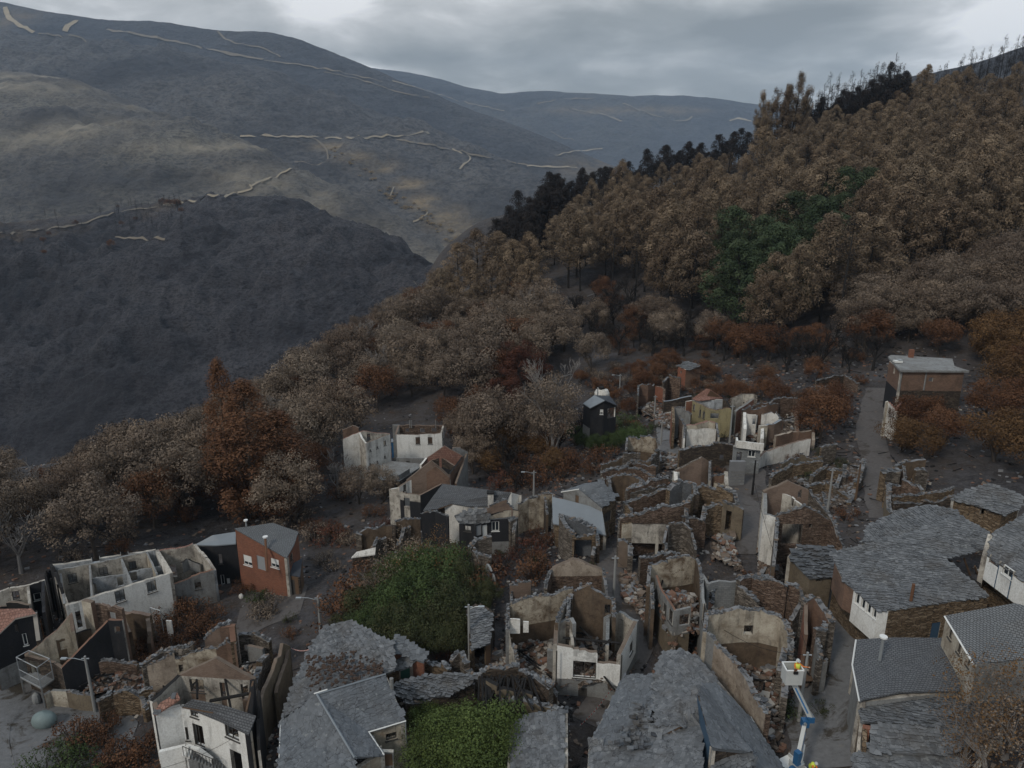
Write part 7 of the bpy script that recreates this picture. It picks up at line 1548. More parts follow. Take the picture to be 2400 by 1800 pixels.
# second worker at the turret
W2 = thing('person', 'worker in a yellow vest bending on the truck bed at the foot of the boom', 'person', tb - TX * .6 + TY * .75 + TZ * .96)
wb_save = wb; wb = W2.location.copy(); 
limb([(0, 0, .78, .17), (.05, -.05, 1.0, .19), (.12, -.16, 1.2, .2), (.18, -.26, 1.3, .12)], 'hv', 'body', W2); limb([(.1, 0, .85, .12), (.13, .05, .45, .09), (.12, 0, 0, .07)], 'trous', 'trouser_leg', W2); limb([(-.1, 0, .85, .12), (-.12, .06, .45, .09), (-.1, 0, 0, .07)], 'trous', 'trouser_leg', W2)
limb([(.24, -.2, 1.24, .07), (.34, -.38, 1.0, .055), (.26, -.52, .85, .04)], 'orange', 'sleeve', W2); limb([(0, -.28, 1.24, .07), (.04, -.46, 1.0, .055), (.1, -.58, .86, .04)], 'orange', 'sleeve', W2)
b = B(); ball(b, wb + Vector((.22, -.36, 1.42)), .09, .1, .12, 'skin'); hd = b.out('head', W2, smooth=True); b = B(); ball(b, wb + Vector((.22, -.37, 1.46)), .13, .15, .13, 'fibre', 14, 6, 0.0); b.out('helmet', hd)
# small things
def small(name, label, cat, fn, loc):
    b = B(); fn(b, loc); o = b.out(name, loc=tuple(loc)); return tag(o, label, cat)
p = PH(104, 1690, .4)
MT['tarp'] = m_plain('pale green plastic', (.15, .19, .19), .6, 0, .4); b = B(); ball(b, p + Vector((0, 0, .1)), 1.1, .8, .9, 'tarp', 16, 8); tag(b.out('water_tank', smooth=True, loc=tuple(p)), 'pale green rounded plastic tank on the lane at the bottom left', 'tank')
p = PH(566, 1402, 0); b = B(); ball(b, p + Vector((0, 0, .25)), .3, .25, .42, 'white', 9, 6); tag(b.out('white_sack', loc=tuple(p)), 'white sack left on the ground before the black clad house', 'sack')
p = PH(88, 1648, 0); b = B(); ball(b, p + Vector((0, 0, .5)), .4, .4, .75, 'conc', 9, 6); tag(b.out('grey_bag', loc=tuple(p)), 'grey bag standing under the small front balcony', 'bag')
for k, (px, py, a, l) in enumerate([(1390,690,.4,4),(1440,735,-.6,5),(1500,760,.2,4),(1360,745,1.1,3.5),(1420,660,-1,4),(1560,790,.5,4),(1330,880,.3,3),(1470,700,1.5,4.5),(1650,800,-.3,4)]):
    p = PH(px, py, .15); d = Vector((math.cos(a), math.sin(a), 0)) * l / 2; q0, q1 = p - d, p + d; q0.z = g(q0.x, q0.y) + .15; q1.z = g(q1.x, q1.y) + .2
    b = B(); b.tube([q0, q1], [.17, .08], 6, 'rockg' if k % 3 == 0 else 'char'); tag(b.out('fallen_trunk', loc=tuple(p)), 'fallen burnt trunk lying on the bare slope above the village', 'log', 'fallen trunks on the bare slope')
for k, (px, py, w_) in enumerate([(1893, 1605, 1.9)]):
    p = PH(px, py, 0); b = B()
    for i in range(7): b.box(p + Vector((0, -.9 + i * .22, 1.15 - i * .05)), (w_, .16, .05), None, 'wood')
    b.box(p + Vector((-.7, 0, .5)), (.12, 1.4, 1.0), None, 'wood'); b.box(p + Vector((.7, 0, .5)), (.12, 1.4, 1.0), None, 'wood'); tag(b.out('wooden_rack', loc=tuple(p)), 'slatted wooden rack holding slates behind the bucket truck pole', 'rack')
# ---------------------------------------------------------------- vegetation builders
def leafmesh(name, pos, nrm, size, tint, mat, rng_, asp=.6):
    n = len(pos); r = rng_.normal(size=(n, 3)); nrm = nrm / (np.linalg.norm(nrm, axis=1, keepdims=True) + 1e-9)
    a = np.cross(nrm, r); a /= np.linalg.norm(a, axis=1, keepdims=True) + 1e-9; b = np.cross(nrm, a)
    s = size[:, None]; k = rng_.uniform(.7, 1.3, (n, 1))
    V = np.stack([pos - a * s, pos - b * s * asp * k, pos + a * s, pos + b * s * asp], 1).reshape(-1, 3)
    me = bpy.data.meshes.new(name); me.vertices.add(4 * n); me.vertices.foreach_set('co', V.ravel())
    me.loops.add(4 * n); me.loops.foreach_set('vertex_index', np.arange(4 * n, dtype=np.int32))
    me.polygons.add(n); me.polygons.foreach_set('loop_start', np.arange(0, 4 * n, 4, dtype=np.int32))
    me.materials.append(mat); me.update(calc_edges=True)
    at = me.attributes.new('tint', 'FLOAT', 'FACE'); at.data.foreach_set('value', np.clip(tint, 0, 1)); return me
def crown(name, lobes, per, size, mat, seed, up=.35, asp=.6, fill=.35, lobevar=.55):
    R = np.random.default_rng(seed); P, Nn, S, T = [], [], [], []
    for (c, r, fl) in lobes:
        n = max(8, int(per * r * r)); d = R.normal(size=(n, 3)); d[:, 2] += up; d /= np.linalg.norm(d, axis=1, keepdims=True)
        rad = r * (1 - fill * R.random(n) ** 2)[:, None] * (1 + .25 * np.sin(d[:, :1] * 7 + c[0]) * np.cos(d[:, 1:2] * 6 + c[1]))
        p = np.array(c) + d * rad * np.array([1, 1, fl]); P.append(p); Nn.append(d + R.normal(size=(n, 3)) * .24)
        S.append(R.uniform(.55, 1.3, n) * size); T.append(.5 + (R.random() - .5) * lobevar + R.normal(size=n) * .075)
    return leafmesh(name, np.concatenate(P), np.concatenate(Nn), np.concatenate(S), np.concatenate(T), mat, R, asp)
def branches(b, rng, base, dir_, length, rad, depth, spread=.6, m=0, minr=.02, up=.12, segs=3, kids=(2, 4)):
    p = Vector(base); d = Vector(dir_).normalized(); pts = [p.copy()]; rs = [rad]
    for i in range(segs):
        d = (d + Vector((rng.gauss(0, .14), rng.gauss(0, .14), rng.gauss(0, .08) + up * .4))).normalized()
        p = p + d * (length / segs); pts.append(p.copy()); rs.append(max(minr, rad * (1 - .55 * (i + 1) / segs)))
    b.tube(pts, rs, 5 if rad > .1 else 3, m, rng.random(), cap=False)
    if depth <= 0: return [p]
    tips = []
    for k in range(rng.randint(*kids)):
        f = rng.uniform(.35, 1); i = min(segs, max(1, int(round(f * segs))))
        a = rng.uniform(0, 6.283); s = Vector((math.cos(a), math.sin(a), rng.uniform(-.1, .7)))
        tips += branches(b, rng, pts[i], (d + s * spread), length * rng.uniform(.55, .78), rs[i] * .65, depth - 1, spread, m, minr, up, segs, kids)
    return tips

bark_dark = m_plain('charred bark', (.020, .018, .017), .95, 0, .4)
bark_brown = m_plain('singed bark', (.055, .045, .038), .95, 0, .4)
bark_pale = m_plain('bleached bark', (.19, .175, .165), .9, 0, .35)
lf_pine = m_leaf('scorched pine needles', (.056, .044, .034), (.146, .115, .084), (.265, .212, .158), .5)
lf_pineg = m_leaf('green pine needles', (.020, .034, .019), (.040, .061, .033), (.075, .100, .056), .4)
lf_dec = m_leaf('dry tan leaves', (.072, .058, .047), (.146, .119, .098), (.232, .195, .162), .55)
lf_rust = m_leaf('rust brown leaves', (.050, .026, .016), (.098, .050, .029), (.150, .080, .046), .5)
lf_red = m_leaf('deep russet leaves', (.040, .017, .012), (.075, .031, .021), (.12, .052, .035), .3)
lf_green = m_leaf('green leaves', (.020, .034, .014), (.042, .066, .024), (.078, .112, .042), .3)
lf_olive = m_leaf('dull green leaves', (.024, .032, .015), (.045, .056, .026), (.095, .085, .045), .45)
lf_char = m_leaf('charred needles', (.012, .011, .012), (.022, .020, .021), (.045, .035, .03), .3)
lf_orange = m_leaf('orange autumn leaves', (.055, .033, .018), (.100, .060, .030), (.16, .100, .050), .5)

lf_gold = m_leaf('golden leaves', (.16, .11, .05), (.30, .22, .11), (.42, .32, .18), .3)
lf_lime = m_leaf('yellow green leaves', (.032, .048, .015), (.068, .098, .030), (.12, .155, .055), .35)
lf_bright = m_leaf('light green leaves', (.12, .20, .05), (.18, .28, .07), (.26, .36, .10), .1)
def mk(parts): return parts
def P_pine(seed, mat, H=14, R=3.5, low=.33, n=64):
    rng = random.Random(seed); b = MB(); lean = Vector((rng.gauss(0, .5), rng.gauss(0, .5), 0)); lob = []
    b.tube([(0, 0, -1.5), lean * .3 + Vector((0, 0, H * .4)), lean + Vector((0, 0, H * .93))], [.26, .2, .05], 6)
    for i in range(n):
        f = (i + .5) / n; z = H * (low + (1 - low) * f); prof = (math.sin(math.pi * min(1, (f * .8 + .2))) ** .6) * (1.12 - .32 * f)
        rr = R * prof * (rng.uniform(.3, 1.08) if i % 3 else rng.uniform(.85, 1.1)); a = i * 2.399 + rng.gauss(0, .3); r = (1.22 - .3 * f) * rng.uniform(.7, 1.2)
        c = Vector((math.cos(a) * rr, math.sin(a) * rr, z)) + lean * f
        lob.append((tuple(c), r, .85)); base = lean * f + Vector((0, 0, z - rr * .45))
        if i % 2 == 0: b.tube([base, c], [.07, .03], 3, 0, .5, False)
    for k in range(5): lob.append(((lean.x + rng.gauss(0, .5), lean.y + rng.gauss(0, .5), H * (.9 + .02 * k)), .9, .9))
    return [('trunk', b.data('pine_trunk', bark_dark, uv=False)), ('crown', crown('pine_crown', lob, 150, .155, mat, seed, up=.75, asp=.45, fill=.3))]
def P_dec(seed, mat, H=10, R=4.6, n=66, bark=None, per=120, size=.125):
    rng = random.Random(seed); b = MB(); lob = []
    tips = branches(b, rng, (0, 0, -1), (0, 0, 1), H * .45, .3, 3, .75, kids=(3, 4))
    for i in range(n):
        a = rng.uniform(0, 6.283); v = rng.uniform(-.6, 1); rr = math.sqrt(max(0, 1 - v * v)) if v > 0 else 1 - .35 * abs(v)
        q = rng.uniform(.55, 1.0); wob = 1 + .2 * math.sin(a * 3 + seed)
        c = (math.cos(a) * R * rr * q * wob, math.sin(a) * R * rr * q * wob, H * .56 + v * H * .37 * q * (1 + .18 * math.sin(a * 2 + seed)))
        lob.append((c, rng.choice((.65, .9, 1.15, 1.5)) * rng.uniform(.8, 1.2), .78))
    for t in tips[:14]: lob.append((tuple(t), .9, .8))
    return [('trunk', b.data('tree_trunk', bark or bark_brown, uv=False)), ('crown', crown('tree_crown', lob, per, size, mat, seed, up=.3, fill=.32))]
def P_bare(seed, mat, H=10, depth=6, kids=(2, 4)):
    rng = random.Random(seed); b = MB(); br = MB()
    b.tube([(0, 0, -1), (.1, 0, H * .12), (.2, .1, H * .3)], [.3, .24, .2], 7)
    for k in range(4):
        a = k * 1.57 + rng.uniform(-.4, .4)
        branches(br, rng, (.2, .1, H * (.22 + .02 * k)), (math.cos(a) * .6, math.sin(a) * .6, 1), H * .32, .15, depth - 2, .7, kids=kids, minr=.028)
    return [('trunk', b.data('bare_trunk', mat, uv=False)), ('branches', br.data('bare_branches', mat, uv=False))]
def P_char(seed, H=13, R=1.7, fuzz=1.0):
    rng = random.Random(seed); b = MB(); lob = []
    b.tube([(0, 0, -1), (rng.gauss(0, .2), 0, H * .5), (rng.gauss(0, .3), rng.gauss(0, .3), H)], [.2, .14, .03], 5)
    for i in range(34):
        f = rng.uniform(.25, .98); a = rng.uniform(0, 6.283); r = R * (1.15 - f) * rng.uniform(.6, 1.2) + .25; z = H * f
        e = Vector((math.cos(a) * r, math.sin(a) * r, z + r * .4)); b.tube([(0, 0, z), e], [.05, .02], 3, 0, .5, False)
        if rng.random() < .8 * fuzz: lob.append((tuple(e), rng.uniform(.3, .75), 1.2))
    lob.append(((0, 0, H), .4, 1))
    return [('trunk', b.data('charred_trunk', bark_dark, uv=False)), ('crown', crown('charred_crown', lob, 130, .14, lf_char, seed, asp=.3))]
def P_cone(seed, mat, H=22, R=4.5):
    rng = random.Random(seed); b = MB(); lob = []
    b.tube([(0, 0, -1), (0, 0, H * .9)], [.35, .06], 6)
    for i in range(150):
        f = rng.random() ** .8; a = rng.uniform(0, 6.283); rr = R * (1 - f) ** .6 * (.9 if f > .12 else .7) * rng.uniform(.55, 1.0)
        lob.append(((math.cos(a) * rr, math.sin(a) * rr, H * (.08 + .9 * f)), rng.uniform(.65, 1.2) * (1.25 - .5 * f), 1.4))
    return [('trunk', b.data('conifer_trunk', bark_brown, uv=False)), ('crown', crown('conifer_crown', lob, 110, .16, mat, seed, up=.9, fill=.4, asp=.35, lobevar=.2))]
def P_bush(seed, mat, R=2.2, H=2.0, n=26, per=150, size=.085, stems=True):
    rng = random.Random(seed); b = MB(); lob = []
    for i in range(n):
        a = rng.uniform(0, 6.283); q = rng.random() ** .5; c = (math.cos(a) * R * q * .8, math.sin(a) * R * q * .8, H * rng.uniform(.25, .8) * (1.1 - .4 * q))
        lob.append((c, rng.uniform(.3, .75) * H * .45, .9))
        b.tube([(c[0] * .2, c[1] * .2, -.4), (c[0] * .7, c[1] * .7, c[2] * .7), (c[0] * 1.15, c[1] * 1.15, c[2] + H * .25)], [.05, .03, .012], 3, 0, .5, False)
    return [('stems', b.data('bush_stems', bark_brown, uv=False)), ('foliage', crown('bush_foliage', lob, per, size, mat, seed, up=.3, fill=.6))]
def P_euc(seed, H=30, R=4.4):
    rng = random.Random(seed); b = MB(); lob = []
    for k in range(3):
        a = k * 2.1 + rng.uniform(-.4, .4); tx, ty = math.cos(a) * R * .55, math.sin(a) * R * .55; hh = H * rng.uniform(.78, 1.0)
        b.tube([(0, 0, -1), (tx * .4, ty * .4, hh * .4), (tx, ty, hh * .95)], [.35, .22, .05], 5)
        for i in range(46):
            f = rng.uniform(.25, 1.0); q = R * (1.05 - f) ** .6 * rng.uniform(.1, .9); an = rng.uniform(0, 6.28)
            c = (tx * f + math.cos(an) * q, ty * f + math.sin(an) * q, hh * f); lob.append((c, rng.uniform(.7, 1.4), 1.4))
            if i % 2: b.tube([(tx * f, ty * f, hh * f - 1), c], [.06, .02], 3, 0, .5, False)
    return [('trunk', b.data('tall_trunk', bark_dark, uv=False)), ('crown', crown('tall_crown', lob, 170, .2, lf_pine, seed, up=-.2, asp=.35, fill=.6))]
PR = {
 'decl': [P_dec(585 + i, lf_lime, 6, 3.4, per=140, n=60, size=.09) for i in range(2)],
 'gold': [P_bush(560 + i, lf_gold) for i in range(2)],
 'decd': [P_dec(570 + i, lf_red, 12, 5.2, n=80) for i in range(2)],
 'euc': [P_euc(500 + i, 27 + 3 * i) for i in range(3)],
 'decs': [P_dec(520 + i, (lf_dec, lf_orange)[i], 9, 4.4, n=46, per=24, size=.11, bark=bark_pale) for i in range(2)],
 'decp': [P_dec(540 + i, lf_dec, 13, 3.4, n=70, per=70, bark=bark_pale) for i in range(2)],
 'pine': [P_pine(100 + i, lf_pine, 13.5 + (i % 3), 3.9 + .3 * (i % 4)) for i in range(6)],
 'pineg': [P_pine(150 + i, lf_pineg, 13.5, 5.0, .25, 84) for i in range(3)],
 'dec': [P_dec(200 + i, lf_dec, 10, 4.6) for i in range(5)],
 'decr': [P_dec(230 + i, lf_rust, 9, 4.2, per=85) for i in range(4)],
 'deco': [P_dec(260 + i, lf_orange, 8, 4.0, per=80) for i in range(3)],
 'decg': [P_dec(280 + i, lf_green, 6, 3.6, per=150, n=70, size=.09) for i in range(2)],
 'deol': [P_dec(290 + i, lf_olive, 7, 4.2, per=130, n=70, size=.10) for i in range(3)],
 'charb': [P_pine(320 + i, lf_char, 13 + i, 2.6, .35, 40) for i in range(3)],
 'char': [P_char(300 + i, 12 + i, 1.5 + .2 * i) for i in range(4)],
 'bare': [P_bare(340 + i, bark_pale, 10) for i in range(3)],
 'bared': [P_bare(360 + i, bark_dark, 8) for i in range(2)],
 'cone': [P_cone(380, lf_rust), P_cone(381, lf_red, 18, 4.5)],
 'bushr': [P_bush(400 + i, lf_rust) for i in range(4)],
 'bushd': [P_bush(420 + i, lf_red) for i in range(2)],
 'busht': [P_bush(430 + i, lf_dec, per=130) for i in range(3)],
 'bushg': [P_bush(440 + i, lf_green) for i in range(2)],
 'bushol': [P_bush(450 + i, lf_olive) for i in range(3)],
}
def put(kind, x, y, s, name, label, cat, group=None, var=None, rng=random, sz=None, z=None):
    pr = PR[kind]; v = pr[(var if var is not None else rng.randrange(len(pr))) % len(pr)]
    zz = g(x, y) if z is None else z
    r = thing(name, label, cat, (x, y, zz), group, rng.uniform(0, 6.283)); r.scale = (s, s, sz or s)
    for nm, me in v:
        o = bpy.data.objects.new(nm, me); COL.objects.link(o); o.parent = r
    return r
def blocked(x, y, mrg):
    for P, cx, cy, R in FOOT:
        if abs(x - cx) < R + mrg and abs(y - cy) < R + mrg:
            if inpoly(x, y, P): return True
            for i in range(len(P)):
                ax, ay = P[i][:2]; bx, by = P[(i + 1) % len(P)][:2]; dx, dy = bx - ax, by - ay; l2 = dx * dx + dy * dy + 1e-9
                t = max(0, min(1, ((x - ax) * dx + (y - ay) * dy) / l2))
                if math.hypot(x - ax - t * dx, y - ay - t * dy) < mrg: return True
    return False
# ---------------------------------------------------------------- woods
rg = random.Random(7)
PINE = [(1290,600),(1420,480),(1600,410),(1720,370),(1900,320),(2100,262),(2420,236),(2420,620),(2250,640),(2120,670),(2010,750),(1930,800),(1850,825),(1780,815),(1690,790),(1620,760),(1540,740),(1470,720),(1400,705),(1330,700)]
GREEN = [(1640,600),(1790,620),(1960,470),(2030,500),(1900,640),(1760,760),(1650,760),(1620,690)]
DEC = [(-60,1090),(120,1130),(250,1065),(450,1005),(650,905),(900,765),(1010,690),(1100,740),(1220,740),(1330,780),(1320,840),(1240,900),(1250,1000),(1160,1100),(1030,1080),(1050,980),(830,1000),(830,1120),(960,1190),(760,1270),(560,1250),(440,1290),(100,1340),(-60,1420)]
RIGHT = [(1990,760),(2100,690),(2280,640),(2420,620),(2420,1090),(2330,1120),(2260,1080),(2130,1050),(2120,960),(2290,930),(2290,850),(2080,830),(2000,850)]
cnt = 0; cells = []
def scatter(poly, step, jit, rg, x0=-160, x1=330, y0=60, y1=480):
    out = []; y = y0; k = 0
    while y < y1:
        x = x0 + (step / 2 if k % 2 else 0)
        while x < x1:
            a, b = x + rg.uniform(-jit, jit), y + rg.uniform(-jit, jit); q = proj((a, b, g(a, b)))
            if -90 < q[0] < 2500 and inpoly(q[0], q[1], poly): out.append((a, b, q))
            x += step
        y += step * .86; k += 1
    return out
def visible(x, y, h):
    """skip a tree only where the ground itself hides all of it"""
    p = Vector((x, y, g(x, y) + h))
    for k in range(1, 40):
        q = p * (k / 40)
        if g(q.x, q.y) > q.z + 1: return False
    return True
def upslope(q): return 1.0 if q[2] > 330 else 1.45 - .45 * max(0, (q[2] - 210) / 120)
pts = [p for p in scatter(PINE, 9.3, 2.8, rg) if visible(p[0], p[1], 16)]
pts.sort(key=lambda p: p[2][2])
print('pines', len(pts))
npine = 0; far = []
for i, (x, y, q) in enumerate(pts):
    hpx = 16 * 1714 / q[2] * .6; gr = inpoly(q[0], q[1] - hpx, GREEN)
    s = rg.uniform(.8, 1.18) * upslope(q)
    yr = float(np.interp(q[0], [1250, 1300, 1420, 1600, 1720, 1900, 2100, 2150], [640, 600, 505, 452, 420, 352, 275, 0]))
    if q[1] < yr - 8: continue
    if q[1] < yr + 38: s *= .72
    if gr and rg.random() < .72: put('pineg', x, y, s * 1.05, 'green_pine', 'living dark green pine amid the brown pine wood', 'tree', 'green pines left alive in the wood', rng=rg)
    elif rg.random() < .07: put('char', x, y, s * 1.1, 'charred_pine', 'thin blackened pine standing among the brown crowns of the hillside wood', 'tree', 'black pines inside the brown wood', rng=rg)
    elif npine < 300: npine += 1; put('pine', x, y, s * rg.uniform(.82, 1.12), 'scorched_pine', 'pine with scorched brown needles in the dense wood on the right hillside', 'tree', 'scorched pines of the hillside wood', rng=rg, sz=s * rg.uniform(.88, 1.18))
    else: far.append((x, y, s))
if far:                                      # the farthest and smallest crowns of the wood, one mesh
    VV, FF, TT, MI = [], [], [], []; nv = 0
    for (x, y, s) in far:
        v = PR['pine'][rg.randrange(6)]; z = g(x, y); a = rg.uniform(0, 6.28)
        for mi, (nm, me) in enumerate(v):
            co = np.zeros(len(me.vertices) * 3); me.vertices.foreach_get('co', co); co = co.reshape(-1, 3) * s
            r_ = co.copy(); r_[:, 0] = co[:, 0] * math.cos(a) - co[:, 1] * math.sin(a) + x; r_[:, 1] = co[:, 0] * math.sin(a) + co[:, 1] * math.cos(a) + y; r_[:, 2] += z
            if mi == 1:
                f_ = np.arange(len(r_)).reshape(-1, 4)[::2]; tt = np.zeros(len(me.polygons)); me.attributes['tint'].data.foreach_get('value', tt); TT.append(tt[::2]); r_ = r_[f_.ravel()]; VV.append(r_); nv += len(r_)
    V_ = np.concatenate(VV); n4 = len(V_) // 4; me = bpy.data.meshes.new('distant_pines'); me.vertices.add(len(V_)); me.vertices.foreach_set('co', V_.ravel()); me.loops.add(len(V_)); me.loops.foreach_set('vertex_index', np.arange(len(V_), dtype=np.int32)); me.polygons.add(n4); me.polygons.foreach_set('loop_start', np.arange(0, 4 * n4, 4, dtype=np.int32)); me.materials.append(lf_pine); me.update(calc_edges=True)
    at = me.attributes.new('tint', 'FLOAT', 'FACE'); at.data.foreach_set('value', np.clip(np.concatenate(TT), 0, 1))
    o = bpy.data.objects.new('distant_pines', me); COL.objects.link(o); tag(o, 'farthest brown crowns of the pine wood under the hilltop at upper right', 'wood', kind='stuff')
for k, (px, py, h, s) in enumerate([(1030,665,12,1.0),(1075,600,16,1.2),(1120,565,18,1.3),(1165,555,18,1.35),(1205,570,18,1.3),(1245,585,15,1.2),(1100,640,14,1.15),(1150,640,14,1.15),(1195,650,14,1.1),(1000,690,10,.8),(1240,640,14,1.1),(1060,690,9,.85),(1115,700,9,.8)]):
    p = PH(px, py, h * .95); put('pine', p.x, p.y, s, 'scorched_pine', 'golden brown scorched pine in the clump at the lower left tip of the pine wood', 'tree', 'scorched pines of the lower clump', rng=rg)
def row(pts_, n, h, s, lab, grp, jy=6, kind='char', spread=10, name='charred_pine'):
    for k in range(n):
        f = (k + rg.uniform(-.3, .3)) / max(1, n - 1) * (len(pts_) - 1); f = min(max(f, 0), len(pts_) - 1.001); i = int(f)
        px = pts_[i][0] + (pts_[i + 1][0] - pts_[i][0]) * (f - i) + rg.uniform(-spread, spread); py = pts_[i][1] + (pts_[i + 1][1] - pts_[i][1]) * (f - i) + rg.uniform(-jy, jy)
        p = PH(px, py, 0); put(kind, p.x, p.y, s * rg.uniform(.75, 1.2), name, lab, 'tree', grp, rng=rg)
row([(1180,650),(1240,600),(1290,560),(1330,520)], 60, 12, 1.1, 'black burnt pine in the dark strip along the left edge of the brown wood', 'charred pines on the left edge of the wood', 26, 'charb', spread=34)
def tops(lst, kind, H, t, lab, grp, name='charred_pine'):
    for (px, top, dt) in lst:                     # stand each tree on the ridge with its real height
        tt = t + dt; p = PT(px, top, tt); zg = g(p.x, p.y)
        k = max(.35, min(1.9, (p.z - zg) / H)); put(kind, p.x, p.y, min(k, 1.25), name, lab, 'tree', grp, rng=rg, sz=k)
tops([(1345+i*9+rg.uniform(-4,4), 425-i*2.2+rg.uniform(-26,14), rg.uniform(-10,8)) for i in range(46)], 'charb', 14, 312, 'black burnt pine on the ridge line left of the tall brown trees', 'charred pines along the ridge')
tops([(1885+i*5+rg.uniform(-3,3), 248-i*1.9+rg.uniform(-42,18), rg.uniform(-6,12)) for i in range(48)], 'char', 13.5, 322, 'tall black burnt pine on the ridge line right of the tall brown trees', 'tall charred pines on the upper ridge')
tops([(1890+i*9+rg.uniform(-3,3), 268-i*3.4+rg.uniform(-32,12), rg.uniform(-6,8)) for i in range(27)], 'charb', 14, 320, 'tall black burnt pine on the ridge line right of the tall brown trees', 'tall charred pines on the upper ridge')
tops([(2110+i*9+rg.uniform(-4,4), 190-i*2.1+rg.uniform(-38,8), rg.uniform(-8,12)) for i in range(44)], 'char', 12, 405, 'small dark burnt tree on the skyline at the top of the slope, upper right', 'burnt trees on the skyline')
row([(2080,235),(2200,205),(2300,185),(2400,160)], 10, 13, .8, 'small dark burnt tree on the top of the bare hill at upper right', 'burnt trees on the hilltop', 8)
for k, (px, top) in enumerate([(1790, 225), (1822, 205), (1843, 178), (1868, 215), (1772, 255)]):
    p = PT(px, 378, 322); hz_ = 27 + 3 * (k % 3); dz = (378 - top) * 322 / F + 2
    put('euc', p.x, p.y, dz / hz_, 'tall_brown_tree', 'tall slender tree with hanging brown leaves in the tallest clump on the ridge', 'tree', 'tallest clump of trees on the ridge', rng=rg, var=k, z=p.z - 2)
# belt of scorched broadleaved trees
DEC = [(-90,1100),(120,1135),(250,1075),(450,1015),(650,915),(900,775),(1010,700),(1100,745),(1220,745),(1300,760),(1340,840),(1290,880),(1230,940),(1250,1010),(1200,1090),(1130,1090),(1050,1060),(1060,970),(1000,960),(830,985),(800,1080),(905,1190),(760,1230),(700,1290),(560,1240),(440,1275),(120,1330),(-90,1410)]
for (x, y, q) in scatter(DEC, 8.0, 2.6, rg):
    if blocked(x, y, 3.2) or not visible(x, y, 12): continue
    r = rg.random(); s = rg.uniform(.85, 1.55); near = blocked(x, y, 8)
    if near: s = min(s, .8)
    k_ = 9.3 * .97 * F / q[2]; lim = float(np.interp(q[0], [0, 130, 200, 300, 450, 560, 650, 750, 850, 950, 1030, 1060], [1062, 1098, 1052, 1002, 978, 925, 882, 808, 745, 695, 645, 0])) + rg.uniform(-12, 10)
    s = min(s, (q[1] - lim) / k_)
    if s < .3: continue
    if r < .66: put('dec', x, y, s, 'scorched_tree', 'broadleaved tree with dry tan leaves in the scorched belt below the pine wood', 'tree', 'tan scorched trees of the belt', rng=rg)
    elif r < .84: put('decr', x, y, s * .95, 'rusty_tree', 'broadleaved tree with rust brown leaves in the scorched belt below the pine wood', 'tree', 'rust brown trees of the belt', rng=rg)
    elif r < .92: put('bare', x, y, s, 'bare_tree', 'leafless pale grey tree between the tan crowns of the scorched belt', 'tree', 'bare pale trees of the belt', rng=rg)
    else: put('bushr', x, y, s * 1.6, 'scorched_bush', 'low rust brown bush under the trees of the scorched belt', 'bush', 'rust bushes of the belt', rng=rg)
for (x, y, q) in scatter([p for p in DEC], 9.6, 2.8, rg):
    if q[1] < 980 or blocked(x, y, 2.2): continue
    r = rg.random(); k = 'bushr' if r < .5 else 'busht'
    put(k, x, y, rg.uniform(1.0, 1.9), 'undergrowth_bush', ('rust brown' if k == 'bushr' else 'tan') + ' undergrowth bush beneath the scorched trees above the white roofless houses', 'bush', 'rust undergrowth' if k == 'bushr' else 'tan undergrowth', rng=rg)
RIGHT = [(1960,790),(2040,730),(2100,700),(2280,650),(2420,610),(2420,1110),(2330,1125),(2240,1100),(2120,1060),(2110,1010),(2150,960),(2290,930),(2290,850),(2080,825),(1990,850)]
for (x, y, q) in scatter(RIGHT, 6.6, 2.2, rg):
    if blocked(x, y, 3.0) or onlane(x, y, 3.2): continue
    s = rg.uniform(.8, 1.25)
    if 2080 < q[0] < 2300 and q[1] > 900 and q[1] - 8.5 * s * F / q[2] < 925: continue
    if q[1] < 815: k, nm, lb, gp = 'dec', 'scorched_tree', 'tan scorched tree on the slope above the flat roofed brick house', 'tan trees above the brick house'
    elif rg.random() < .72: k, nm, lb, gp = 'deco', 'orange_tree', 'tree with rusty orange leaves in the thicket right of the steep lane', 'orange trees right of the lane'
    else: k, nm, lb, gp = 'decr', 'rusty_tree', 'dark rust brown tree in the thicket right of the steep lane', 'rust trees right of the lane'
    put(k, x, y, s, nm, lb, 'tree', gp, rng=rg)
# foot of the hillside above the village
FOOTH = [(1330,700),(1450,700),(1560,760),(1700,800),(1850,830),(1960,800),(2050,850),(2030,930),(1900,900),(1760,870),(1560,840),(1400,830),(1330,800)]
for (x, y, q) in scatter(FOOTH, 4.3, 1.7, rg):
    if blocked(x, y, 1.6) or onlane(x, y, 2.0): continue
    r = rg.random(); s = rg.uniform(.6, 1.15)
    if r < .38: put('bared', x, y, s * 1.05, 'burnt_tree', 'small leafless black tree on the charred slope above the village', 'tree', 'black bare trees above the village', rng=rg)
    elif r < .6: put(rg.choice(('dec', 'decr')), x, y, s * .85, 'scorched_tree', 'small scorched tree on the charred slope above the village', 'tree', 'small scorched trees above the village', rng=rg)
    elif r < .8: put('busht', x, y, s * 1.2, 'hillside_shrub', 'dull tan shrub on the charred slope above the village', 'bush', 'tan shrubs above the village', rng=rg)
    else: put('bushr', x, y, s * 1.4, 'hillside_shrub', 'rust brown bush on the charred slope above the village', 'bush', 'rust bushes above the village', rng=rg)
def fill(poly, step, spec, marg=1.5):
    """spec: list of (share, kind, size range, name, label, category, group)"""
    for (x, y, q) in scatter(poly, step, step * .33, rg):
        if blocked(x, y, marg) or onlane(x, y, 2.4): continue
        r = rg.random() * sum(a[0] for a in spec)
        for a in spec:
            r -= a[0]
            if r <= 0: put(a[1], x, y, rg.uniform(*a[2]), a[3], a[4], a[5], a[6], rng=rg); break
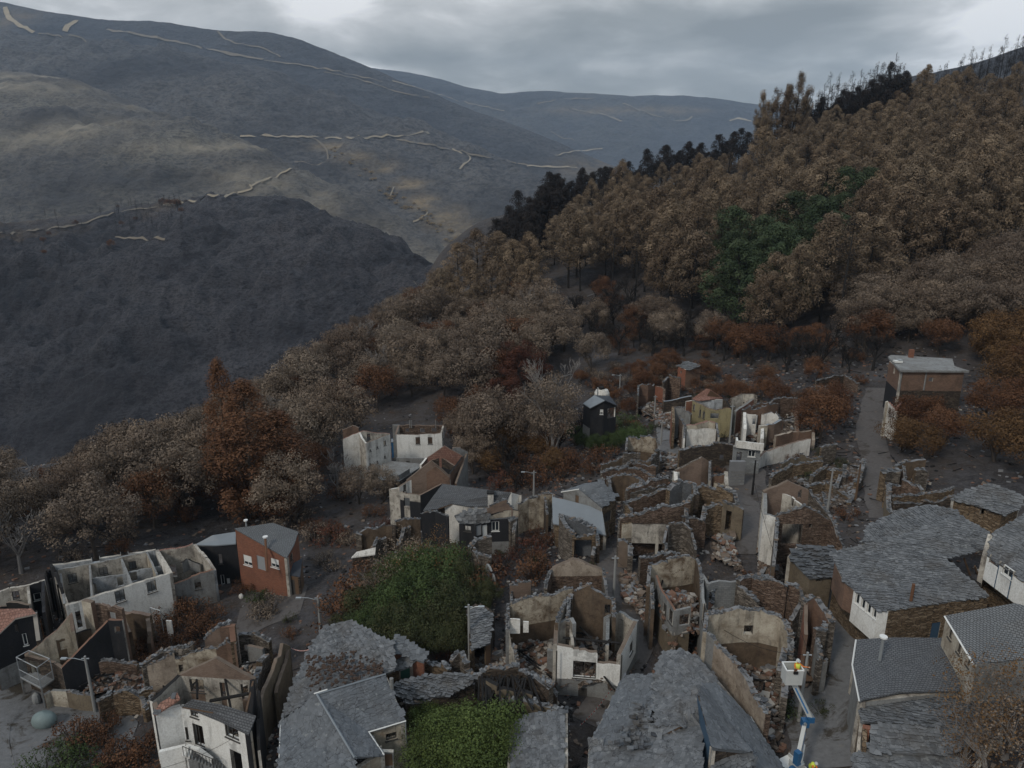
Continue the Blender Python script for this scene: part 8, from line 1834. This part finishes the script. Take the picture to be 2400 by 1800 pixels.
def bush(kind, smin, smax, where, share=1, name='scorched_bush', adj='rust brown bush'): return (share, kind, (smin, smax), name, adj + ' ' + where, 'bush', adj + ' ' + where)
w = 'in the thicket right of the red brick house'
fill([(700,1250),(760,1230),(900,1240),(980,1290),(900,1330),(820,1360),(770,1400),(720,1400),(690,1330)], 4.2, [bush('bushr', .9, 1.7, w, 3), bush('bushd', .8, 1.5, w, 1, adj='dark red brown bush'), bush('busht', .8, 1.5, w, 1, adj='tan bush'), (.8, 'bare', (.4, .7), 'bare_tree', 'leafless pale tree ' + w, 'tree', 'bare trees right of the red brick house')])
w = 'behind the twin roofed grey shed'
fill([(1120,1030),(1240,1010),(1420,1010),(1440,1060),(1400,1120),(1290,1150),(1230,1170),(1150,1150),(1110,1090)], 4.2, [bush('bushr', 1.1, 2.0, w, 3), bush('deco', .5, .8, w, 1.2, adj='orange brown bush'), bush('bushd', 1, 1.8, w, 1, adj='dark red bush'), (1, 'bared', (.6, .9), 'burnt_tree', 'black leafless tree ' + w, 'tree', 'black trees behind the grey shed')])
w = 'between the black fronted house and the stone doorways'
fill([(1210,1230),(1290,1250),(1340,1290),(1290,1310),(1240,1370),(1180,1390),(1170,1310)], 3.8, [bush('bushr', .8, 1.5, w, 3), bush('bushd', .8, 1.4, w, 1, adj='dark red bush')], 1.0)
w = 'around the shrubs before the black walled house'
fill([(1370,1015),(1440,1000),(1540,990),(1530,1030),(1450,1030),(1380,1040)], 3.6, [bush('bushg', .9, 1.5, w, 2, 'green_bush', 'green bush'), bush('bushr', .8, 1.4, w, 1)], .8)
w = 'beside the brick hut at the top of the village'
fill([(1480,900),(1560,850),(1680,870),(1700,910),(1580,920),(1500,940)], 4.0, [bush('bushr', .7, 1.3, w, 1), bush('busht', .7, 1.3, w, 1, adj='tan bush')], 1.0)
w = 'packed between the upper ruins'
fill([(1340,880),(1480,860),(1600,870),(1760,900),(1900,930),(1920,1060),(1780,1080),(1700,1000),(1560,960),(1440,1000)], 4.0, [(1, 'decr', (.3, .6), 'small_rusty_tree', 'small rust brown tree ' + w, 'tree', 'small rust trees at the upper ruins'), (2, 'bushr', (.6, 1.3), 'village_bush', 'rust brown bush ' + w, 'bush', 'rust bushes at the upper ruins'), (1.4, 'busht', (.6, 1.2), 'village_bush', 'tan bush ' + w, 'bush', 'tan bushes at the upper ruins')], .9)
w = 'left of the foot of the steep lane'
fill([(1900,960),(1960,930),(2020,960),(2010,1040),(1930,1060),(1890,1010)], 4.4, [(1, 'decr', (.7, 1.0), 'rusty_tree', 'rust brown tree ' + w, 'tree', 'rust trees left of the lane'), bush('bushd', .9, 1.5, w, 1, adj='dark red bush')], .8)
w = 'at the left foot of the white cluster'
fill([(780,1110),(860,1130),(920,1190),(980,1210),(880,1230),(790,1200)], 4.6, [(1, 'dec', (.6, .9), 'scorched_tree', 'tan scorched tree ' + w, 'tree', 'tan trees at the white cluster'), bush('bushr', .9, 1.5, w, 1)], 1.5)
w = 'on the dark slope right of the white cluster'
fill([(1090,1010),(1200,960),(1230,1010),(1200,1110),(1110,1140)], 4.4, [(1, 'bared', (.8, 1.2), 'burnt_tree', 'black leafless tree ' + w, 'tree', 'black trees right of the white cluster'), bush('bushr', .9, 1.5, w, 1), (.7, 'dec', (.6, .9), 'scorched_tree', 'tan scorched tree ' + w, 'tree', 'tan trees right of the white cluster')], 1.2)
w = 'on the terraces beside the steep lane'
fill([(1850,1080),(1950,1060),(2020,1080),(2030,1190),(1960,1230),(1880,1170)], 4.2, [bush('bushol', .4, .8, w, 1, 'low_bush', 'dull green bush'), bush('bushr', .4, .9, w, 1)], .3)
def one(kind, px, py, h, s, name, label, cat='bush', var=None, sz=None, group=None, z=None):
    p = PH(px, py, h); return put(kind, p.x, p.y, s, name, label, cat, group, rng=rg, var=var, sz=sz)
# named single plants
one('cone', 600, 1212, 0, 1.9, 'rust_conifer', 'tallest rust red conifer, standing out of the tan trees at left', 'tree', 0, sz=.98)
one('cone', 668, 1198, 0, 1.75, 'rust_conifer', 'smaller rust brown conifer right beside the tallest rust red one', 'tree', 0, sz=.74)
one('cone', 548, 1195, 0, 1.1, 'rust_conifer', 'slim rust conifer touching the left side of the tallest one', 'tree', 0)
one('decd', 1225, 800, 13, 1.12, 'dark_red_tree', 'dark red brown tree left of the pale bare topped tree', 'tree', 0)
one('decd', 1180, 865, 11, .9, 'dark_red_tree', 'lower dark red tree in front of the taller dark red one', 'tree', 1)
one('bare', 1285, 830, 15, 1.5, 'bare_tree', 'tall leafless pale grey crown rising behind the tan tree left of the black walled house', 'tree', 0)
one('decp', 1300, 905, 13, 1.25, 'scorched_tree', 'tall tan leaved tree standing left of the black walled house', 'tree', 0)
one('decp', 1280, 960, 9, .9, 'scorched_tree', 'shorter tan tree below the tall one left of the black walled house', 'tree', 1)
one('dec', 1390, 790, 8, .95, 'scorched_tree', 'lone pale tan tree on the bare slope above the black walled house', 'tree', 2)
for k, (px, py, s) in enumerate([(905,1415,.6),(965,1395,.85),(1025,1400,1.0),(1080,1410,.65),(860,1465,.65),(925,1475,.8),(985,1465,1.05),(1045,1480,.8),(1085,1500,.5),(870,1515,.6),(940,1528,.75),(1000,1535,.6),(1050,1535,.5),(825,1500,.45),(1120,1450,.45),(1140,1420,.4)]):
    one('decg' if k in (1, 2, 5, 6, 9) else 'deol', px, py, 0, s, 'green_thicket_tree', 'dense dark green leafy tree in the large thicket between the two lamp poles', 'tree', k, group='green trees of the central thicket')
for k, (px, py, s) in enumerate([(960,1388,.85),(1012,1384,.8),(898,1425,.7),(930,1470,.6)]): one('decs', px, py, 0, s, 'sparse_tree', 'half withered brown tree rising from the large green thicket', 'tree', k, group='withered trees in the green thicket')
for k, (px, py) in enumerate([(880,1405),(850,1430),(935,1395),(1095,1385),(1000,1375),(820,1470),(965,1380),(905,1440),(1040,1372)]): one('bushr', px, py, 0, 2.1, 'scorched_bush', 'rust brown bush growing into the back of the large green thicket', 'bush', k, group='rust bushes behind the green thicket')
for k, (px, py, s) in enumerate([(1110,1805,1.0),(1035,1800,.75),(1185,1812,.75),(1115,1850,1.0),(1060,1755,.6),(1005,1705,.42),(1160,1765,.62),(1020,1850,.8)]):
    one('decl', px, py, 0, s, 'bright_green_bush', 'bright green bush in the leafy clump at the bottom edge left of the narrow barn', 'bush', k, group='bright green bushes at the bottom edge')
for k, (px, py, h, s) in enumerate([(90,1760,2.5,1.1),(140,1730,2.8,1.1),(190,1760,2.6,1.2),(230,1800,2.4,1.2),(120,1810,2,1.2),(60,1830,1.5,1.0),(180,1720,2.2,.8)]):
    one('bushg', px, py, h, s, 'green_bush', 'green leafy bush at the bottom left corner beside the pale lane', 'bush', k, group='green bushes in the bottom left corner')
for k, (px, py, h, s) in enumerate([(170,1700,2,1.1),(210,1690,2.2,1.1),(250,1700,2.4,1.2),(290,1730,2.4,1.2),(320,1770,2.4,1.1),(270,1760,2.4,1.2),(340,1700,2,1.0),(230,1680,1.8,.9)]):
    one('bushr', px, py, h, s, 'scorched_bush', 'rusty brown bush left of the two storey white house', 'bush', k, group='rusty bushes left of the white house')
for k, (px, py, h, s) in enumerate([(400,1400,3,1.2),(440,1395,3.2,1.3),(480,1400,3.2,1.2),(430,1440,3,1.3),(470,1440,3,1.1),(390,1450,2.5,1.0),(360,1510,2,1.0),(410,1500,2,1.1),(350,1480,2.4,1)]):
    one('bushr', px, py, h, s * 1.05, 'scorched_bush', 'rust brown bush below the roofless annex with the sooty gable', 'bush', k, group='rust bushes below the roofless annex')
one('busht', 625, 1370, 3.4, 1.2, 'dry_bush', 'dry tan bush in front of the red brick house', 'bush', 0); one('busht', 615, 1405, 2.4, 1.0, 'dry_bush', 'lower dry tan bush below the other one at the red brick house', 'bush', 1)
one('bushg', 600, 1365, 2.6, .9, 'green_bush', 'small green bush against the wall of the red brick house', 'bush', 0)
one('bushr', 565, 1345, 2.6, .9, 'scorched_bush', 'small rust bush between the black clad house and the brick house', 'bush', 0)
for k, (px, py, h, s) in enumerate([(2330,1560,6,1.0),(2390,1600,6,1.1),(2290,1640,5,.8),(2350,1690,4.5,1.0),(2400,1740,4,1.0),(2300,1730,3.6,.7)]):
    one('decs', px, py, h, s * .8, 'sparse_tree', 'sparse brown tree with many bare twigs at the bottom right corner', 'tree', k, group='sparse trees in the bottom right corner')
for k, (px, py, h, s) in enumerate([(2140,900,7,.8),(2180,905,7,.85),(2225,930,7,.9),(2120,960,5.5,.8),(2165,970,6,.9)]):
    one('decr' if k < 3 else 'deco', px, py + 15, h, s * .85, 'rusty_tree', 'rust brown tree in front of the flat roofed brick house', 'tree', k, group='rust trees before the flat roofed house')
for k, (px, py) in enumerate([(945,1080),(970,1070),(995,1072),(920,1078)]): one('bushr', px, py - 12, 2.6, .55, 'orange_hedge', 'orange brown hedge on the wall below the white house with two front windows', 'hedge', k, group='hedge on the terrace wall')
for k, (px, py) in enumerate([(1372,1050),(1398,1062),(1428,1058),(1458,1048),(1490,1042),(1350,1035)]): one('decg', px, py, 0, .52, 'green_shrub', 'dark green shrub at the foot of the black walled house', 'shrub', k, group='green shrubs at the black walled house')
one('bushg', 1835, 1640, 1.6, .8, 'grey_green_bush', 'grey green bush left of the lift truck boom', 'bush', 0); one('bushol', 1930, 1640, 1.2, .5, 'low_bush', 'low weeds against the pole at the bucket truck', 'bush', 0)
for k, (px, py) in enumerate([(310, 1782), (333, 1792), (298, 1800)]):
    p = PH(px, py, .4); b = MB(); rr = random.Random(k)
    for i in range(9):
        a = rr.uniform(0, 6.28); D = Vector((math.cos(a), math.sin(a), 0)); S = Vector((-D.y, D.x, 0)); c = Vector((0, 0, .2))
        l = rr.uniform(.8, 1.3); b.face([c, c + D * l * .4 + S * .3 + Vector((0, 0, l * .5)), c + D * l * .6 + Vector((0, 0, l)), c + D * l * .4 - S * .3 + Vector((0, 0, l * .5))], 0, .9)
    o = b.build('leafy_plant', lf_bright, loc=(p.x, p.y, g(p.x, p.y))); tag(o, 'light yellow green broad leafed plant at the bottom edge left of the white house', 'plant', 'light green plants at the bottom edge')
VIL = [(700,1420),(1000,1180),(1200,1120),(1420,1000),(1600,900),(1900,900),(2060,1100),(1960,1250),(1960,1780),(1400,1790),(1230,1600),(900,1640),(640,1740),(560,1520),(300,1500),(420,1400)]
nw_ = 0
for (x, y, q) in scatter(VIL, 4.4, 1.8, rg):
    if blocked(x, y, .3) or onlane(x, y, .2) or nw_ >= 290: continue
    if noise.noise((x * .09, y * .09, 2)) < -.12: continue
    nw_ += 1; k = rg.choice(('bushr', 'busht', 'bushd', 'bushol')); put(k, x, y, rg.uniform(.22, .6), 'dry_weed', 'small dry weed tuft growing among the ruins of the village', 'weed', 'dry weeds among the ruins', rng=rg)
# tiny burnt trees on the far charred slope
for k in range(70):
    px = rg.choice([rg.uniform(270, 430), rg.uniform(0, 330)]); py = rg.uniform(478, 545) if px > 270 else rg.uniform(500, 640)
    h_ = ALLH.ray_cast(Vector((0, 0, 0)), ray(px, py).normalized())
    if h_[0]: put('char' if rg.random() < .75 else 'decr', h_[0].x, h_[0].y, rg.uniform(.5, .95), 'burnt_tree', 'tiny burnt tree on the charred slope across the valley, under the pale track', 'tree', 'tiny burnt trees across the valley', rng=rg, z=h_[0].z)
for k in range(9):
    h_ = ALLH.ray_cast(Vector((0, 0, 0)), ray(375 + k * 6, 484 + rg.uniform(-3, 3)).normalized())
    if h_[0]: put('decr' if k % 2 else 'char', h_[0].x, h_[0].y, 1.0, 'burnt_tree', 'dark tree in the small clump beside the pale track across the valley', 'tree', 'small clump by the pale track', rng=rg, z=h_[0].z)
for k in range(60):
    px = rg.uniform(770, 1080); py = 345 + (px - 770) * .75 + rg.uniform(-18, 18)
    h_ = ALLH.ray_cast(Vector((0, 0, 0)), ray(px, py).normalized())
    if h_[0]: put('gold', h_[0].x, h_[0].y, rg.uniform(2.0, 4.2), 'golden_tree', 'tiny golden tree along the bottom of the far side valley', 'tree', 'golden trees of the side valley', rng=rg, z=h_[0].z)
# ---------------------------------------------------------------- litter on the ground
rg = random.Random(77); b = B(); n = 0
while n < 13000:
    px, py = rg.uniform(-40, 2440), 860 + 960 * rg.random() ** .8
    if n > 7000: px, py = rg.uniform(1180, 2100), rg.uniform(680, 1250)
    p = PZ(px, py, -42) if False else None
    t = 40 + 130 * rg.random(); x = (px - 1200) / F * t; y = t * .9 + rg.uniform(-5, 5); n += 1
    if blocked(x, y, .2) or (onlane(x, y, 0) and rg.random() < .93): continue
    z = g(x, y); s = rg.uniform(.08, .38) * (1 if t < 90 else 1.5); a = rg.uniform(0, 6.28)
    X = Vector((math.cos(a), math.sin(a), rg.uniform(-.3, .3))).normalized(); Y = Vector((0, 0, 1)).cross(X).normalized(); Z = X.cross(Y)
    if rg.random() < .8: b.box((x, y, z + s * .1), (s, s * rg.uniform(.5, 1), s * rg.uniform(.2, .5)), (X, Y, Z), rg.choice(('rock', 'rockg', 'rockr', 'char')), .5, s * .1, rg)
    else: b.tube([(x, y, z + .05), Vector((x, y, z + .1)) + X * s * 4], .03 + s * .06, 3, 'char')
tag(b.out('ground_litter'), 'small stones and charred sticks strewn over the ground of the village', 'litter', kind='stuff')
# stones fallen at the foot of every ruin wall
rg = random.Random(88); b = B()
for P, cx, cy, R in FOOT:
    if math.hypot(cx, cy) > 175: continue
    for i in range(len(P)):
        (x0, y0), (x1, y1) = P[i][:2], P[(i + 1) % len(P)][:2]; ln = math.hypot(x1 - x0, y1 - y0)
        for k in range(int(ln * 5)):
            f = rg.random(); x = x0 + (x1 - x0) * f + rg.gauss(0, .9); y = y0 + (y1 - y0) * f + rg.gauss(0, .9); s = rg.uniform(.1, .42); a = rg.uniform(0, 6.28)
            if onlane(x, y, 0): continue
            X = Vector((math.cos(a), math.sin(a), rg.uniform(-.4, .4))).normalized(); Y = Vector((0, 0, 1)).cross(X).normalized(); Z = X.cross(Y)
            b.box((x, y, g(x, y) + s * .15), (s, s * rg.uniform(.5, 1), s * rg.uniform(.2, .6)), (X, Y, Z), rg.choice(('rock', 'rockg', 'rockr', 'rockr', 'rockw', 'char')), .5, s * .12, rg)
tag(b.out('fallen_stones'), 'stones and slate chips fallen along the feet of the ruin walls', 'rubble', kind='stuff')
# ---------------------------------------------------------------- haze in the valley air
hz = bpy.data.materials.new('haze air'); hz.use_nodes = True; t = hz.node_tree; t.nodes.clear()
vo = t.nodes.new('ShaderNodeVolumePrincipled'); vo.inputs['Color'].default_value = (.60, .77, 1.0, 1); vo.inputs['Density'].default_value = 6e-5; vo.inputs['Anisotropy'].default_value = 0.0
ou = t.nodes.new('ShaderNodeOutputMaterial'); t.links.new(vo.outputs[0], ou.inputs['Volume'])
zlo = min(min((o.matrix_world @ Vector(c)).z for c in o.bound_box) for o in [v[0] for v in HILLS.values()] + [ground]) - 1
b = MB(); b.box((300, 4200, (1150 + zlo) / 2), (16000, 9000, 1150 - zlo)); tag(b.build('haze', hz, uv=False), kind='stuff')
for o in bpy.data.objects:
    l = o.get('label')
    if l and len(l.split()) > 16: print('LONG', len(l.split()), l)
